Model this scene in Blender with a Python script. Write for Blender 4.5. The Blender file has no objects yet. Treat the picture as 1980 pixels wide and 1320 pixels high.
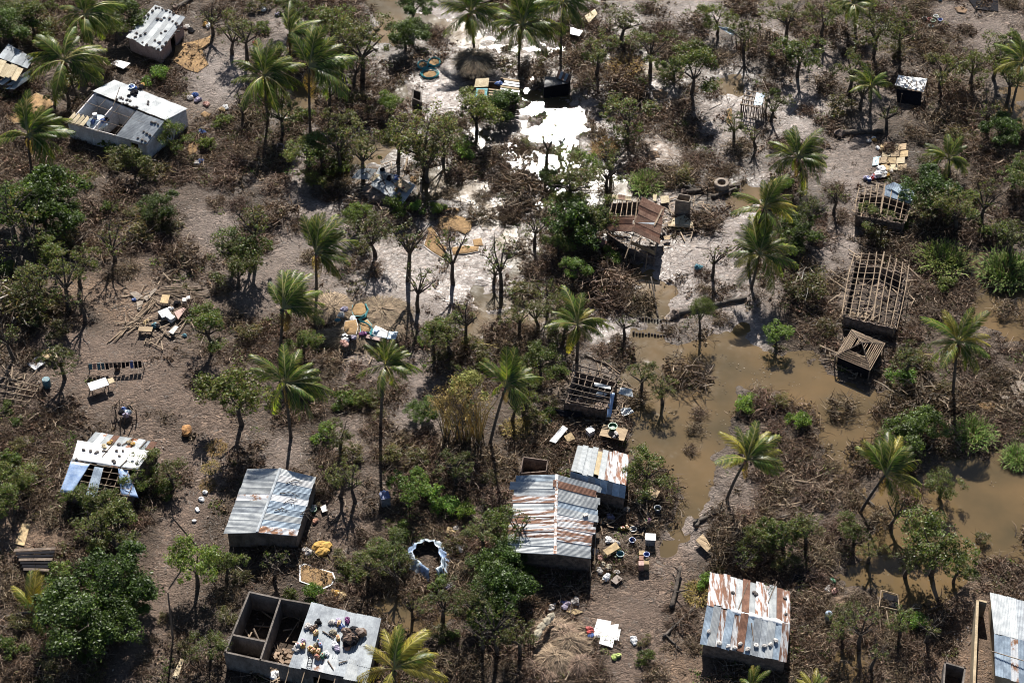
import bpy, math, random
import numpy as np
from mathutils import Vector, Matrix
from math import radians, sin, cos, tan, pi
random.seed(7); rng = np.random.default_rng(7)
S = bpy.context.scene
COL = S.collection
# ------------------------------------------------------------------ camera, sky, sun, exposure
FPX, DEP, DIST = 4000.0, radians(46.0), 220.0
HC = DIST * sin(DEP)
cam = bpy.data.objects.new('camera', bpy.data.cameras.new('camera'))
COL.objects.link(cam)
cam.location = (0, 0, HC)
cam.rotation_euler = (pi / 2 - DEP, 0, 0)
cam.data.sensor_width = 36.0
cam.data.lens = 36.0 * FPX / 1980.0
cam.data.clip_start = 1.0
cam.data.clip_end = 9000.0
S.camera = cam
SUN_EL, SUN_AZ = radians(39.8), radians(1.3)      # azimuth measured from +Y towards +X
w = bpy.data.worlds.new('World'); S.world = w; w.use_nodes = True
nt = w.node_tree
sky = nt.nodes.new('ShaderNodeTexSky'); sky.sky_type = 'NISHITA'; sky.sun_disc = False
sky.air_density = 0.75; sky.dust_density = 0.5
sky.sun_elevation = SUN_EL; sky.sun_rotation = SUN_AZ
nt.links.new(sky.outputs[0], nt.nodes['Background'].inputs[0])
nt.nodes['Background'].inputs[1].default_value = 0.05
sl = bpy.data.lights.new('sun', 'SUN'); sl.energy = 5.0; sl.angle = radians(0.5); sl.color = (1.0, 0.95, 0.88)
so = bpy.data.objects.new('sun', sl); COL.objects.link(so)
sd = Vector((sin(SUN_AZ) * cos(SUN_EL), cos(SUN_AZ) * cos(SUN_EL), sin(SUN_EL)))
so.rotation_euler = sd.to_track_quat('Z', 'Y').to_euler()
S.view_settings.view_transform = 'Standard'
S.view_settings.look = 'None'
S.view_settings.exposure = 1.05
S.view_settings.gamma = 1.0
S.cycles.filter_width = 1.0
S.view_settings.use_curve_mapping = False
try:
    S.cycles.max_bounces = 5; S.cycles.diffuse_bounces = 2; S.cycles.glossy_bounces = 2
    S.cycles.transmission_bounces = 2; S.cycles.transparent_max_bounces = 4
except Exception:
    pass
# ------------------------------------------------------------------ photograph pixel (1980 x 1320) -> point on a height
CAM = Vector((0, 0, HC)); FW = Vector((0, cos(DEP), -sin(DEP))); UP = Vector((0, sin(DEP), cos(DEP))); RT = Vector((1, 0, 0))
def ray(x, y):
    return FW * FPX + RT * (x - 990.0) + UP * (660.0 - y)
def P(x, y, z=0.0):
    r = ray(x, y)
    return CAM + r * ((z - HC) / r.z)
def PP(x, y, tri):
    a, b, c = tri
    n = (b - a).cross(c - a); r = ray(x, y)
    return CAM + r * (n.dot(a - CAM) / n.dot(r))
def gsd(y):
    return HC / sin(DEP + math.atan((y - 660.0) / FPX)) / FPX
def hz(y, dpx):                       # height in metres of dpx photograph pixels standing upright at row y
    return dpx * gsd(y) / cos(DEP + math.atan((y - 660.0) / FPX))
def pix(X, Y, Z=0.0):                 # vectorised world -> pixel
    dz = Z - HC
    dep = Y * FW.y + dz * FW.z
    return 990.0 + FPX * X / dep, 660.0 - FPX * (Y * UP.y + dz * UP.z) / dep
# ------------------------------------------------------------------ materials
def ND(t, ty, **kw):
    n = t.nodes.new(ty)
    for k, v in kw.items():
        if k.startswith('i_'):
            n.inputs[int(k[2:]) if k[2:].isdigit() else k[2:]].default_value = v
        else:
            setattr(n, k, v)
    return n
def ramp(t, stops, interp='LINEAR'):
    n = t.nodes.new('ShaderNodeValToRGB'); n.color_ramp.interpolation = interp
    e = n.color_ramp.elements
    while len(e) < len(stops):
        e.new(0.5)
    for k, (p, c) in enumerate(stops):
        e[k].position = p; e[k].color = (c[0], c[1], c[2], 1) if hasattr(c, '__len__') else (c, c, c, 1)
    return n
MATS = {}
def mat(name, col, col2=None, rough=0.8, metal=0.0, scale=1.5, lo=0.42, hi=0.62, var=0.25, bump=0.0, bscale=6.0, stretch=(1, 1, 1), spec=0.4):
    if name in MATS:
        return MATS[name]
    m = bpy.data.materials.new(name); m.use_nodes = True
    t = m.node_tree; b = t.nodes['Principled BSDF']
    g = ND(t, 'ShaderNodeNewGeometry'); oi = ND(t, 'ShaderNodeObjectInfo')
    mp = ND(t, 'ShaderNodeVectorMath', operation='MULTIPLY'); mp.inputs[1].default_value = stretch
    t.links.new(g.outputs['Position'], mp.inputs[0])
    ad = ND(t, 'ShaderNodeVectorMath', operation='ADD')
    sc = ND(t, 'ShaderNodeMath', operation='MULTIPLY'); sc.inputs[1].default_value = 37.0
    t.links.new(oi.outputs['Random'], sc.inputs[0]); t.links.new(mp.outputs[0], ad.inputs[0]); t.links.new(sc.outputs[0], ad.inputs[1])
    n1 = ND(t, 'ShaderNodeTexNoise', i_Scale=scale, i_Detail=6.0, i_Roughness=0.65)
    t.links.new(ad.outputs[0], n1.inputs['Vector'])
    c2 = col2 if col2 else tuple(c * (1 - var) for c in col)
    r = ramp(t, [(lo, c2), (hi, col)])
    t.links.new(n1.outputs[0], r.inputs[0])
    n2 = ND(t, 'ShaderNodeTexNoise', i_Scale=scale * 7, i_Detail=4.0)
    t.links.new(ad.outputs[0], n2.inputs['Vector'])
    r2 = ramp(t, [(0.3, 1 - var), (0.7, 1 + var * 0.4)])
    t.links.new(n2.outputs[0], r2.inputs[0])
    mx = ND(t, 'ShaderNodeMix', data_type='RGBA', blend_type='MULTIPLY'); mx.inputs[0].default_value = 1.0
    t.links.new(r.outputs[0], mx.inputs[6]); t.links.new(r2.outputs[0], mx.inputs[7])
    hv = ND(t, 'ShaderNodeHueSaturation')
    mr = ND(t, 'ShaderNodeMapRange', i_3=0.8, i_4=1.15); t.links.new(oi.outputs['Random'], mr.inputs[0])
    t.links.new(mr.outputs[0], hv.inputs['Value']); t.links.new(mx.outputs[2], hv.inputs['Color'])
    t.links.new(hv.outputs[0], b.inputs['Base Color'])
    b.inputs['Roughness'].default_value = rough; b.inputs['Metallic'].default_value = metal
    b.inputs['Specular IOR Level'].default_value = spec
    if bump:
        n3 = ND(t, 'ShaderNodeTexNoise', i_Scale=bscale, i_Detail=5.0)
        t.links.new(ad.outputs[0], n3.inputs['Vector'])
        bp = ND(t, 'ShaderNodeBump', i_Strength=bump, i_Distance=0.08)
        t.links.new(n3.outputs[0], bp.inputs['Height']); t.links.new(bp.outputs[0], b.inputs['Normal'])
    if metal > 0.3:                  # dull patches on sheet metal
        r3 = ramp(t, [(0.35, rough - 0.08), (0.7, min(1, rough + 0.25))])
        t.links.new(n1.outputs[0], r3.inputs[0]); t.links.new(r3.outputs[0], b.inputs['Roughness'])
    MATS[name] = m
    return m
def leaf_mat(name, transl=0.4, rough=0.45, tint=(1.25, 1.35, 0.7), spec=0.35):
    m = bpy.data.materials.new(name); m.use_nodes = True
    t = m.node_tree; b = t.nodes['Principled BSDF']; out = t.nodes['Material Output']
    at = ND(t, 'ShaderNodeAttribute', attribute_name='Col'); oi = ND(t, 'ShaderNodeObjectInfo')
    hv = ND(t, 'ShaderNodeHueSaturation')
    m1 = ND(t, 'ShaderNodeMapRange', i_3=0.75, i_4=1.3); m2 = ND(t, 'ShaderNodeMapRange', i_3=0.482, i_4=0.512)
    sp = ND(t, 'ShaderNodeMath', operation='MULTIPLY'); sp.inputs[1].default_value = 7.13
    fr = ND(t, 'ShaderNodeMath', operation='FRACT')
    t.links.new(oi.outputs['Random'], m1.inputs[0]); t.links.new(oi.outputs['Random'], sp.inputs[0]); t.links.new(sp.outputs[0], fr.inputs[0])
    t.links.new(fr.outputs[0], m2.inputs[0]); t.links.new(m1.outputs[0], hv.inputs['Value']); t.links.new(m2.outputs[0], hv.inputs['Hue'])
    t.links.new(at.outputs['Color'], hv.inputs['Color']); t.links.new(hv.outputs[0], b.inputs['Base Color'])
    b.inputs['Roughness'].default_value = rough; b.inputs['Specular IOR Level'].default_value = spec
    if transl > 0:
        tr = ND(t, 'ShaderNodeBsdfTranslucent'); mx = ND(t, 'ShaderNodeMix', data_type='RGBA', blend_type='MULTIPLY')
        mx.inputs[0].default_value = 1.0; mx.inputs[7].default_value = (*tint, 1)
        t.links.new(hv.outputs[0], mx.inputs[6]); t.links.new(mx.outputs[2], tr.inputs['Color'])
        ms = ND(t, 'ShaderNodeMixShader'); ms.inputs[0].default_value = transl
        t.links.new(b.outputs[0], ms.inputs[1]); t.links.new(tr.outputs[0], ms.inputs[2]); t.links.new(ms.outputs[0], out.inputs[0])
    MATS[name] = m
    return m
LEAF = leaf_mat('leaf', 0.45); FROND = leaf_mat('palm_frond', 0.5, 0.36, (1.5, 1.4, 0.5), 0.4)
DRY = leaf_mat('dry_foliage', 0.18, 0.7, (1.1, 1.0, 0.8), 0.2); LITTER = leaf_mat('litter', 0.0, 0.5, spec=0.3)
BARK = mat('bark', (0.12, 0.095, 0.075), (0.05, 0.04, 0.032), 0.9, scale=3, bump=0.6)
PALMBARK = mat('palm_bark', (0.13, 0.108, 0.088), (0.065, 0.053, 0.043), 0.85, scale=2, stretch=(1, 1, 4), bump=0.6)
POLE = mat('pole_wood', (0.36, 0.27, 0.18), (0.2, 0.145, 0.1), 0.8, scale=1.2)
POLED = mat('dark_pole_wood', (0.2, 0.15, 0.11), (0.1, 0.075, 0.058), 0.85, scale=1.2)
PLANK = mat('plank_wood', (0.42, 0.31, 0.18), (0.27, 0.19, 0.11), 0.75, scale=1.0, stretch=(1, 4, 1))
ZINC = mat('zinc_sheet', (0.49, 0.51, 0.51), (0.37, 0.39, 0.4), 0.45, 0.31, scale=0.9, var=0.1)
ZINCD = mat('dull_zinc_sheet', (0.38, 0.41, 0.43), (0.27, 0.29, 0.31), 0.5, 0.31, scale=0.9, var=0.15)
ZINCB = mat('bluish_and_shaded_zinc', (0.42, 0.5, 0.57), (0.3, 0.36, 0.42), 0.42, 0.5, scale=0.9, var=0.15)  # bluish sheets; also carries the weaker sun on lower slopes as colour
RUST = mat('rust_sheet', (0.24, 0.125, 0.08), (0.14, 0.07, 0.046), 0.75, 0.1, scale=1.4)
RUSTB = mat('brown_rust_sheet', (0.34, 0.215, 0.15), (0.22, 0.125, 0.085), 0.75, 0.1, scale=1.2)
RUSTZ = mat('half_rusted_sheet', (0.6, 0.61, 0.62), (0.3, 0.14, 0.075), 0.5, 0.4, scale=1.1, lo=0.5, hi=0.56, var=0.15)
RUSTY = mat('rust_streaked_sheet', (0.62, 0.63, 0.64), (0.36, 0.2, 0.12), 0.48, 0.42, scale=1.3, lo=0.42, hi=0.5, var=0.15)
RUSTX = mat('rust_streaks_across', (0.62, 0.63, 0.64), (0.27, 0.15, 0.1), 0.5, 0.4, scale=1.5, lo=0.47, hi=0.55, var=0.18, stretch=(0.28, 2.2, 1))
RUSTV = mat('rust_streaks_along', (0.63, 0.64, 0.65), (0.27, 0.15, 0.1), 0.5, 0.4, scale=1.5, lo=0.45, hi=0.53, var=0.18, stretch=(2.2, 0.28, 0.5))
BEIGE = mat('beige_board', (0.5, 0.42, 0.28), (0.4, 0.32, 0.2), 0.8)
WHITE = mat('white_plastic', (0.8, 0.8, 0.79), (0.62, 0.62, 0.62), 0.35, var=0.12, bump=0.3, bscale=2)
BLUET = mat('blue_tarp', (0.2, 0.3, 0.5), (0.32, 0.42, 0.58), 0.4, var=0.15, bump=0.4, bscale=2)
PLAST = mat('white_plaster', (0.7, 0.69, 0.7), (0.52, 0.5, 0.5), 0.9, scale=0.8)
PINKW = mat('pink_plaster', (0.42, 0.31, 0.28), (0.3, 0.21, 0.19), 0.9, scale=0.8)
BLOCK = mat('cement_block', (0.19, 0.165, 0.145), (0.09, 0.077, 0.066), 0.95, scale=1.1, lo=.38, hi=.6, bump=0.8, bscale=4, stretch=(1, 1, .5))
TANW = mat('tan_plaster', (0.5, 0.4, 0.26), (0.38, 0.29, 0.18), 0.9, scale=0.8)
MUDW = mat('mud_wall', (0.22, 0.165, 0.13), (0.1, 0.075, 0.062), 0.95, scale=2.2, bump=1.0, bscale=5)
CONC = mat('concrete', (0.3, 0.25, 0.2), (0.19, 0.155, 0.125), 0.9, scale=2, bump=0.3)
THATCH = mat('thatch', (0.27, 0.2, 0.13), (0.13, 0.095, 0.065), 0.95, scale=2, bump=1.0, bscale=9)
STONE = mat('stone', (0.16, 0.14, 0.13), (0.08, 0.07, 0.065), 0.9, scale=3)
DARK = mat('dark_cloth_and_shade', (0.018, 0.018, 0.022), None, 0.95, spec=0.08)  # black cloth; also paints the shade in openings, pen hollow and pit
GRAIN = mat('grain', (0.34, 0.215, 0.098), (0.22, 0.135, 0.062), 0.9, scale=1.6, bump=1.0, bscale=7, var=0.3)
SAND = mat('spilled_soil', (0.25, 0.16, 0.095), None, 0.9, bump=0.4)
def tint(n, c, rough=0.55):
    g_ = sum(c) / 3; c = tuple(.82 * q + .18 * (g_ * .6 + .09) for q in c)
    return mat(n, c, None, rough, var=0.35, bump=0.3, scale=2.5)
BLUE = tint('blue_plastic', (0.05, 0.13, 0.42), 0.35); TURQ = tint('turquoise_net', (0.04, 0.42, 0.46), 0.6); TEAL = tint('teal_plastic', (0.04, 0.2, 0.26), 0.4)
YELL = tint('yellow_plastic', (0.62, 0.33, 0.03), 0.4); GREEN = tint('green_plastic', (0.05, 0.25, 0.1), 0.4); RED = tint('red_cloth', (0.55, 0.04, 0.03))
PURP = tint('purple_cloth', (0.22, 0.03, 0.2)); PINK = tint('pink_cloth', (0.55, 0.27, 0.2)); CLOTH = tint('pale_cloth', (0.62, 0.57, 0.52)); LILAC = tint('lilac_cloth', (0.42, 0.36, 0.5))
BROWN = tint('brown_cloth', (0.16, 0.09, 0.055)); LIME = tint('lime_cloth', (0.5, 0.62, 0.12)); GREY = tint('grey_metal', (0.25, 0.27, 0.3), 0.4); CARD = tint('cardboard', (0.52, 0.36, 0.16), 0.8)
TERRA = tint('terracotta', (0.42, 0.19, 0.11), 0.8); SACK = tint('woven_sack', (0.42, 0.36, 0.25), 0.85)
# ------------------------------------------------------------------ objects, tags, mesh builder
def tag(o, label=None, cat=None, group=None, kind=None):
    if label: o['label'] = label
    if cat: o['category'] = cat
    if group: o['group'] = group
    if kind: o['kind'] = kind
    return o
def empty(name, loc, label, cat, group=None, kind=None):
    o = bpy.data.objects.new(name, None); o.empty_display_size = 0.2; COL.objects.link(o); o.location = loc
    return tag(o, label, cat, group, kind)
def np_mesh(name, V, Fc, colf=None, mats=(), smooth=False):
    V = np.asarray(V, dtype=np.float32); Fc = np.asarray(Fc, dtype=np.int32)
    k = Fc.shape[1]
    me = bpy.data.meshes.new(name)
    me.vertices.add(len(V)); me.vertices.foreach_set('co', V.ravel())
    me.loops.add(Fc.size); me.loops.foreach_set('vertex_index', Fc.ravel())
    me.polygons.add(len(Fc)); me.polygons.foreach_set('loop_start', np.arange(len(Fc), dtype=np.int32) * k)
    try:
        me.polygons.foreach_set('loop_total', np.full(len(Fc), k, dtype=np.int32))
    except Exception:
        pass
    if smooth:
        me.polygons.foreach_set('use_smooth', np.ones(len(Fc), dtype=bool))
    me.update(calc_edges=True)
    if colf is not None:
        a = me.attributes.new('Col', 'FLOAT_COLOR', 'FACE' if len(colf) == len(Fc) else 'POINT')
        c = np.ones((len(colf), 4), dtype=np.float32); c[:, :3] = colf
        a.data.foreach_set('color', c.ravel())
    for m in mats:
        me.materials.append(m)
    return me
class MB:
    def __init__(s):
        s.v = []; s.f = []
    def add(s, vs, fs):
        b = len(s.v); s.v += [tuple(v) for v in vs]; s.f += [tuple(i + b for i in f) for f in fs]; return s
    def hexa(s, p):                   # 8 points: lower ring 0-3, upper ring 4-7
        return s.add(p, [(3, 2, 1, 0), (4, 5, 6, 7), (0, 1, 5, 4), (1, 2, 6, 5), (2, 3, 7, 6), (3, 0, 4, 7)])
    def box(s, c, sz, rz=0.0, tilt=0.0):
        x, y, z = sz[0] / 2, sz[1] / 2, sz[2] / 2
        M = Matrix.Translation(Vector(c)) @ Matrix.Rotation(rz, 4, 'Z') @ Matrix.Rotation(tilt, 4, 'X')
        return s.hexa([M @ Vector(q) for q in ((-x, -y, -z), (x, -y, -z), (x, y, -z), (-x, y, -z), (-x, -y, z), (x, -y, z), (x, y, z), (-x, y, z))])
    def slab(s, pts, vec):            # polygon pushed along vec
        n = len(pts); vec = Vector(vec); q = [Vector(p) for p in pts]
        return s.add(q + [p + vec for p in q], [tuple(range(n - 1, -1, -1)), tuple(range(n, 2 * n))] + [(i, (i + 1) % n, n + (i + 1) % n, n + i) for i in range(n)])
    def path(s, pts, rads, n=6, cap=True):
        pts = [Vector(p) for p in pts]; rings = []
        for i, p in enumerate(pts):
            d = (pts[min(i + 1, len(pts) - 1)] - pts[max(i - 1, 0)])
            if d.length < 1e-6: d = Vector((0, 0, 1))
            d.normalize()
            a = d.cross(Vector((0, 0, 1)) if abs(d.z) < 0.9 else Vector((1, 0, 0))).normalized(); b = d.cross(a)
            rings.append([p + (a * cos(2 * pi * k / n) + b * sin(2 * pi * k / n)) * rads[i] for k in range(n)])
        vs = [q for r in rings for q in r]; fs = []
        for i in range(len(pts) - 1):
            for k in range(n):
                fs.append((i * n + k, i * n + (k + 1) % n, (i + 1) * n + (k + 1) % n, (i + 1) * n + k))
        if cap:
            fs.append(tuple(range(n - 1, -1, -1))); fs.append(tuple((len(pts) - 1) * n + k for k in range(n)))
        return s.add(vs, fs)
    def pole(s, a, b, r=0.05, bend=0.0, n=5):
        a = Vector(a); b = Vector(b); L = (b - a).length
        o = Vector((random.uniform(-1, 1), random.uniform(-1, 1), random.uniform(-.5, .5))) * bend * L
        return s.path([a, a.lerp(b, 0.35) + o, a.lerp(b, 0.7) + o * 0.7, b], [r * 1.1, r, r * 0.95, r * 0.8], n)
    def lathe(s, prof, c, n=14, wob=0.0):
        c = Vector(c); vs = []; fs = []
        for (r, z) in prof:
            for k in range(n):
                a = 2 * pi * k / n; rr = r * (1 + random.uniform(-wob, wob))
                vs.append(c + Vector((rr * cos(a), rr * sin(a), z)))
        for i in range(len(prof) - 1):
            for k in range(n):
                fs.append((i * n + k, i * n + (k + 1) % n, (i + 1) * n + (k + 1) % n, (i + 1) * n + k))
        fs.append(tuple(range(n - 1, -1, -1))); fs.append(tuple((len(prof) - 1) * n + k for k in range(n)))
        return s.add(vs, fs)
    def blob(s, c, r, wob=0.15, nu=8, nv=5, rz=0.0):
        c = Vector(c); vs = []; fs = []; R = Matrix.Rotation(rz, 3, 'Z')
        for j in range(nv + 1):
            t = pi * (0.04 + 0.92 * j / nv)
            for i in range(nu):
                a = 2 * pi * i / nu; q = 1 + random.uniform(-wob, wob)
                vs.append(c + R @ Vector((r[0] * q * sin(t) * cos(a), r[1] * q * sin(t) * sin(a), -r[2] * q * cos(t))))
        for j in range(nv):
            for i in range(nu):
                fs.append((j * nu + i, j * nu + (i + 1) % nu, (j + 1) * nu + (i + 1) % nu, (j + 1) * nu + i))
        fs.append(tuple(range(nu - 1, -1, -1))); fs.append(tuple(nv * nu + i for i in range(nu)))
        return s.add(vs, fs)
    def patch(s, A, B, C, D, nu, nv, fn=None, th=0.0):
        A, B, C, D = map(Vector, (A, B, C, D))
        n = (B - A).cross(D - A).normalized()
        if n.z < 0: n = -n
        vs = []
        for j in range(nv + 1):
            for i in range(nu + 1):
                u, v = i / nu, j / nv
                p = (A * (1 - u) + B * u) * (1 - v) + (D * (1 - u) + C * u) * v
                vs.append(p + n * (fn(u, v) if fn else 0.0))
        W = nu + 1
        fs = [(j * W + i, j * W + i + 1, (j + 1) * W + i + 1, (j + 1) * W + i) for j in range(nv) for i in range(nu)]
        if th:
            m = len(vs); vs += [p - n * th for p in vs]
            fs += [tuple(m + i for i in reversed(f)) for f in fs[:]]
            ring = [i for i in range(W)] + [j * W + nu for j in range(1, nv + 1)] + [nv * W + i for i in range(nu - 1, -1, -1)] + [j * W for j in range(nv - 1, 0, -1)]
            fs += [(ring[k], m + ring[k], m + ring[(k + 1) % len(ring)], ring[(k + 1) % len(ring)]) for k in range(len(ring))]
        return s.add(vs, fs)
    def build(s, name, m, parent=None, base=None, smooth=False, label=None):
        if base is None:
            base = root_loc(parent) if parent else Vector((0, 0, 0))
        me = bpy.data.meshes.new(name)
        me.from_pydata([tuple(Vector(v) - base) for v in s.v], [], s.f)
        if smooth:
            me.polygons.foreach_set('use_smooth', [True] * len(me.polygons))
        me.materials.append(m); me.update()
        o = bpy.data.objects.new(name, me); COL.objects.link(o)
        if parent: o.parent = parent
        else: o.location = base
        if label: o['label'] = label
        return o
def root_loc(o):
    while o.parent: o = o.parent
    return Vector(o.location)
# ------------------------------------------------------------------ terrain with flood pools
def vnoise(X, Y, sc, seed):
    r = np.random.default_rng(seed).random((256, 256)); x = X / sc; y = Y / sc
    xi = np.floor(x).astype(int); yi = np.floor(y).astype(int); fx = x - xi; fy = y - yi
    fx = fx * fx * (3 - 2 * fx); fy = fy * fy * (3 - 2 * fy)
    g = lambda a, b: r[a % 256, b % 256]
    return (g(xi, yi) * (1 - fx) + g(xi + 1, yi) * fx) * (1 - fy) + (g(xi, yi + 1) * (1 - fx) + g(xi + 1, yi + 1) * fx) * fy
def fnoise(X, Y, sc, seed):
    return sum(vnoise(X, Y, sc / 2 ** k, seed + k) * 0.5 ** k for k in range(4)) / 1.875
WATER = [
 [(1190,640),(1250,650),(1330,668),(1390,650),(1440,620),(1500,690),(1560,700),(1620,720),(1700,755),(1737,740),(1738,830),(1700,850),(1680,900),(1660,870),(1640,850),(1590,830),(1575,790),(1500,760),(1430,760),(1420,800),(1420,860),(1395,890),(1385,950),(1335,1000),(1320,1050),(1300,1100),(1278,1095),(1290,1000),(1312,950),(1300,900),(1260,880),(1215,872),(1200,840),(1210,790),(1235,760),(1200,720)],
 [(1575,800),(1640,850),(1685,880),(1640,940),(1680,985),(1740,945),(1790,885),(1850,880),(1900,900),(1990,890),(1990,1095),(1900,1100),(1870,1125),(1800,1172),(1740,1165),(1690,1140),(1640,1130),(1690,1050),(1705,1005),(1660,968),(1625,935),(1592,905),(1575,850)],
 [(1885,590),(1990,550),(1990,670),(1935,645),(1885,630)], [(1845,475),(1895,495),(1905,545),(1868,530)], [(1928,165),(1990,155),(1990,250),(1945,235),(1925,200)],
 [(695,1160),(760,1165),(810,1175),(870,1185),(928,1220),(922,1248),(880,1232),(810,1202),(740,1192)], [(1622,1268),(1657,1263),(1662,1302),(1622,1308)],
 [(572,172),(612,185),(602,212),(548,227),(553,203)], [(728,8),(790,-5),(792,25),(900,58),(932,85),(890,92),(850,72),(800,62),(745,78),(733,40)],
 [(928,72),(1000,78),(1100,88),(1200,108),(1292,133),(1302,147),(1240,142),(1180,117),(1090,107),(1000,112),(938,102)],
 [(1006,178),(1060,168),(1122,182),(1130,240),(1100,272),(1020,264)], [(948,268),(1010,288),(1060,298),(1092,328),(1112,345),(1202,348),(1207,382),(1150,388),(1090,422),(1038,402),(1068,362),(1038,332),(998,322),(958,292)],
 [(868,248),(932,238),(952,282),(898,283)], [(948,388),(988,383),(993,440),(1012,490),(1040,500),(1060,450),(1082,428),(1105,462),(1052,525),(990,565),(958,542),(968,470),(948,440)],
 [(838,333),(932,343),(962,370),(900,373),(836,362)], [(686,275),(760,263),(792,280),(760,302),(698,302)], [(890,558),(1000,568),(1062,588),(1085,606),(1020,612),(925,592)],
 [(738,178),(802,168),(803,202),(743,197)], [(1392,153),(1427,148),(1422,178),(1388,177)], [(638,328),(668,318),(653,388),(633,388)], [(1440,360),(1470,375),(1450,410),(1432,400)],
 [(905,600),(960,618),(950,690),(925,700),(908,650)], [(1230,520),(1290,560),(1270,612),(1215,615)]]
gx = np.concatenate([-np.geomspace(3000, 92, 22), np.arange(-84, 84.1, 0.33), np.geomspace(92, 3000, 22)])
gy = np.concatenate([-np.geomspace(3000, 20, 14), np.linspace(0, 90, 10), np.arange(96, 232.1, 0.33), np.geomspace(240, 4000, 22)])
GX, GY = np.meshgrid(gx, gy)
def poly_sd(poly, X, Y):              # signed distance, positive outside
    pts = np.array([[P(x, y).x, P(x, y).y] for x, y in poly]); n = len(pts)
    d2 = np.full(X.shape, 1e12); ins = np.zeros(X.shape, bool)
    for i in range(n):
        a = pts[i]; b = pts[(i + 1) % n]; e = b - a
        t = np.clip(((X - a[0]) * e[0] + (Y - a[1]) * e[1]) / (e @ e), 0, 1)
        d2 = np.minimum(d2, (X - a[0] - t * e[0]) ** 2 + (Y - a[1] - t * e[1]) ** 2)
        c = ((a[1] > Y) != (b[1] > Y)) & (X < (b[0] - a[0]) * (Y - a[1]) / (b[1] - a[1] + 1e-12) + a[0])
        ins ^= c
    return np.sqrt(d2) * np.where(ins, -1, 1)
SDW = np.full(GX.shape, 1e6); inner = (np.abs(GX) < 90) & (GY > 90) & (GY < 240)
for poly in WATER:
    xs = [P(x, y).x for x, y in poly]; ys = [P(x, y).y for x, y in poly]
    m = inner & (GX > min(xs) - 6) & (GX < max(xs) + 6) & (GY > min(ys) - 6) & (GY < max(ys) + 6)
    SDW[m] = np.minimum(SDW[m], poly_sd(poly, GX[m], GY[m]))
N1 = fnoise(GX, GY, 5.0, 3) - 0.5; N2 = fnoise(GX, GY, 1.3, 9) - 0.5; N3 = fnoise(GX, GY, 22.0, 15) - 0.5
PXG, PYG = pix(GX, GY)
def ell0(x, y, cx, cy, rx, ry):
    return np.clip(1.6 - 1.6 * np.sqrt(((x - cx) / rx) ** 2 + ((y - cy) / ry) ** 2), 0, 1)
E0 = np.clip(ell0(PXG, PYG, 1040, 330, 420, 420) * 1.3, 0, 1)
sdn = SDW - .35 * (1 - E0) + E0 * (-.15 + N2 * 3.2) + N1 * 4.6 + N2 * 2.4
GZ = np.clip(sdn * 0.14, -0.3, 0.16) + N1 * 0.12 + N2 * 0.09 + 0.02
GZ = np.where(SDW > 3.5, np.maximum(GZ, 0.03 + 0.05 * (N2 + 0.5)), GZ)
def zg(x, y):
    i = int(np.clip(np.searchsorted(gx, x) - 1, 0, len(gx) - 2)); j = int(np.clip(np.searchsorted(gy, y) - 1, 0, len(gy) - 2))
    u = (x - gx[i]) / (gx[i + 1] - gx[i]); v = (y - gy[j]) / (gy[j + 1] - gy[j])
    return max(0.0, (GZ[j, i] * (1 - u) + GZ[j, i + 1] * u) * (1 - v) + (GZ[j + 1, i] * (1 - u) + GZ[j + 1, i + 1] * u) * v)
def ell(x, y, cx, cy, rx, ry):
    return np.clip(1.6 - 1.6 * np.sqrt(((x - cx) / rx) ** 2 + ((y - cy) / ry) ** 2), 0, 1)
# bare ground (cx, cy, rx, ry, colour): trodden yards, paths, silt
CLEAR = [(230,720,190,90,0),(300,860,70,60,0),(400,900,40,90,0),(345,1040,40,110,0),(290,1180,45,110,0),(240,1300,50,70,0),(660,1020,60,60,0),(1190,1180,90,60,0),(1230,1270,60,50,0),
 (1300,1150,60,70,0),(1300,560,90,90,1),(1380,500,90,60,1),(1290,400,50,40,0),(1620,480,60,60,1),(1640,320,70,60,2),(1590,110,60,60,2),(1540,220,50,90,1),(1400,220,70,60,1),(1930,70,80,50,2),(1850,30,60,30,2),
 (1350,30,60,40,1),(1280,180,40,30,1),(1270,300,60,35,3),(880,170,90,60,1),(860,40,90,40,1),(560,60,60,50,1),(420,150,70,60,1),(200,60,50,40,3),(410,440,70,70,2),(500,560,60,60,2),(620,450,40,90,2),(580,350,25,80,2),
 (860,560,120,90,1),(760,540,70,70,1),(820,720,60,50,2),(700,715,80,40,2),(240,580,60,50,3),(150,560,60,30,3),(1450,960,60,60,2),(1560,980,70,50,2),(1350,1010,60,70,1),(1850,1190,60,70,3),(1880,1300,40,60,3),
 (1620,1230,50,80,3),(1780,1290,70,60,3),(1330,1290,60,50,3),(1150,230,60,60,1),(930,470,60,70,1),(800,810,60,40,1),(680,850,50,50,2),(550,890,60,50,2),(30,1030,60,50,3),(90,1040,60,30,3),(560,470,60,80,2),(1420,640,80,60,1),(1190,620,60,40,1)]
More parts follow.
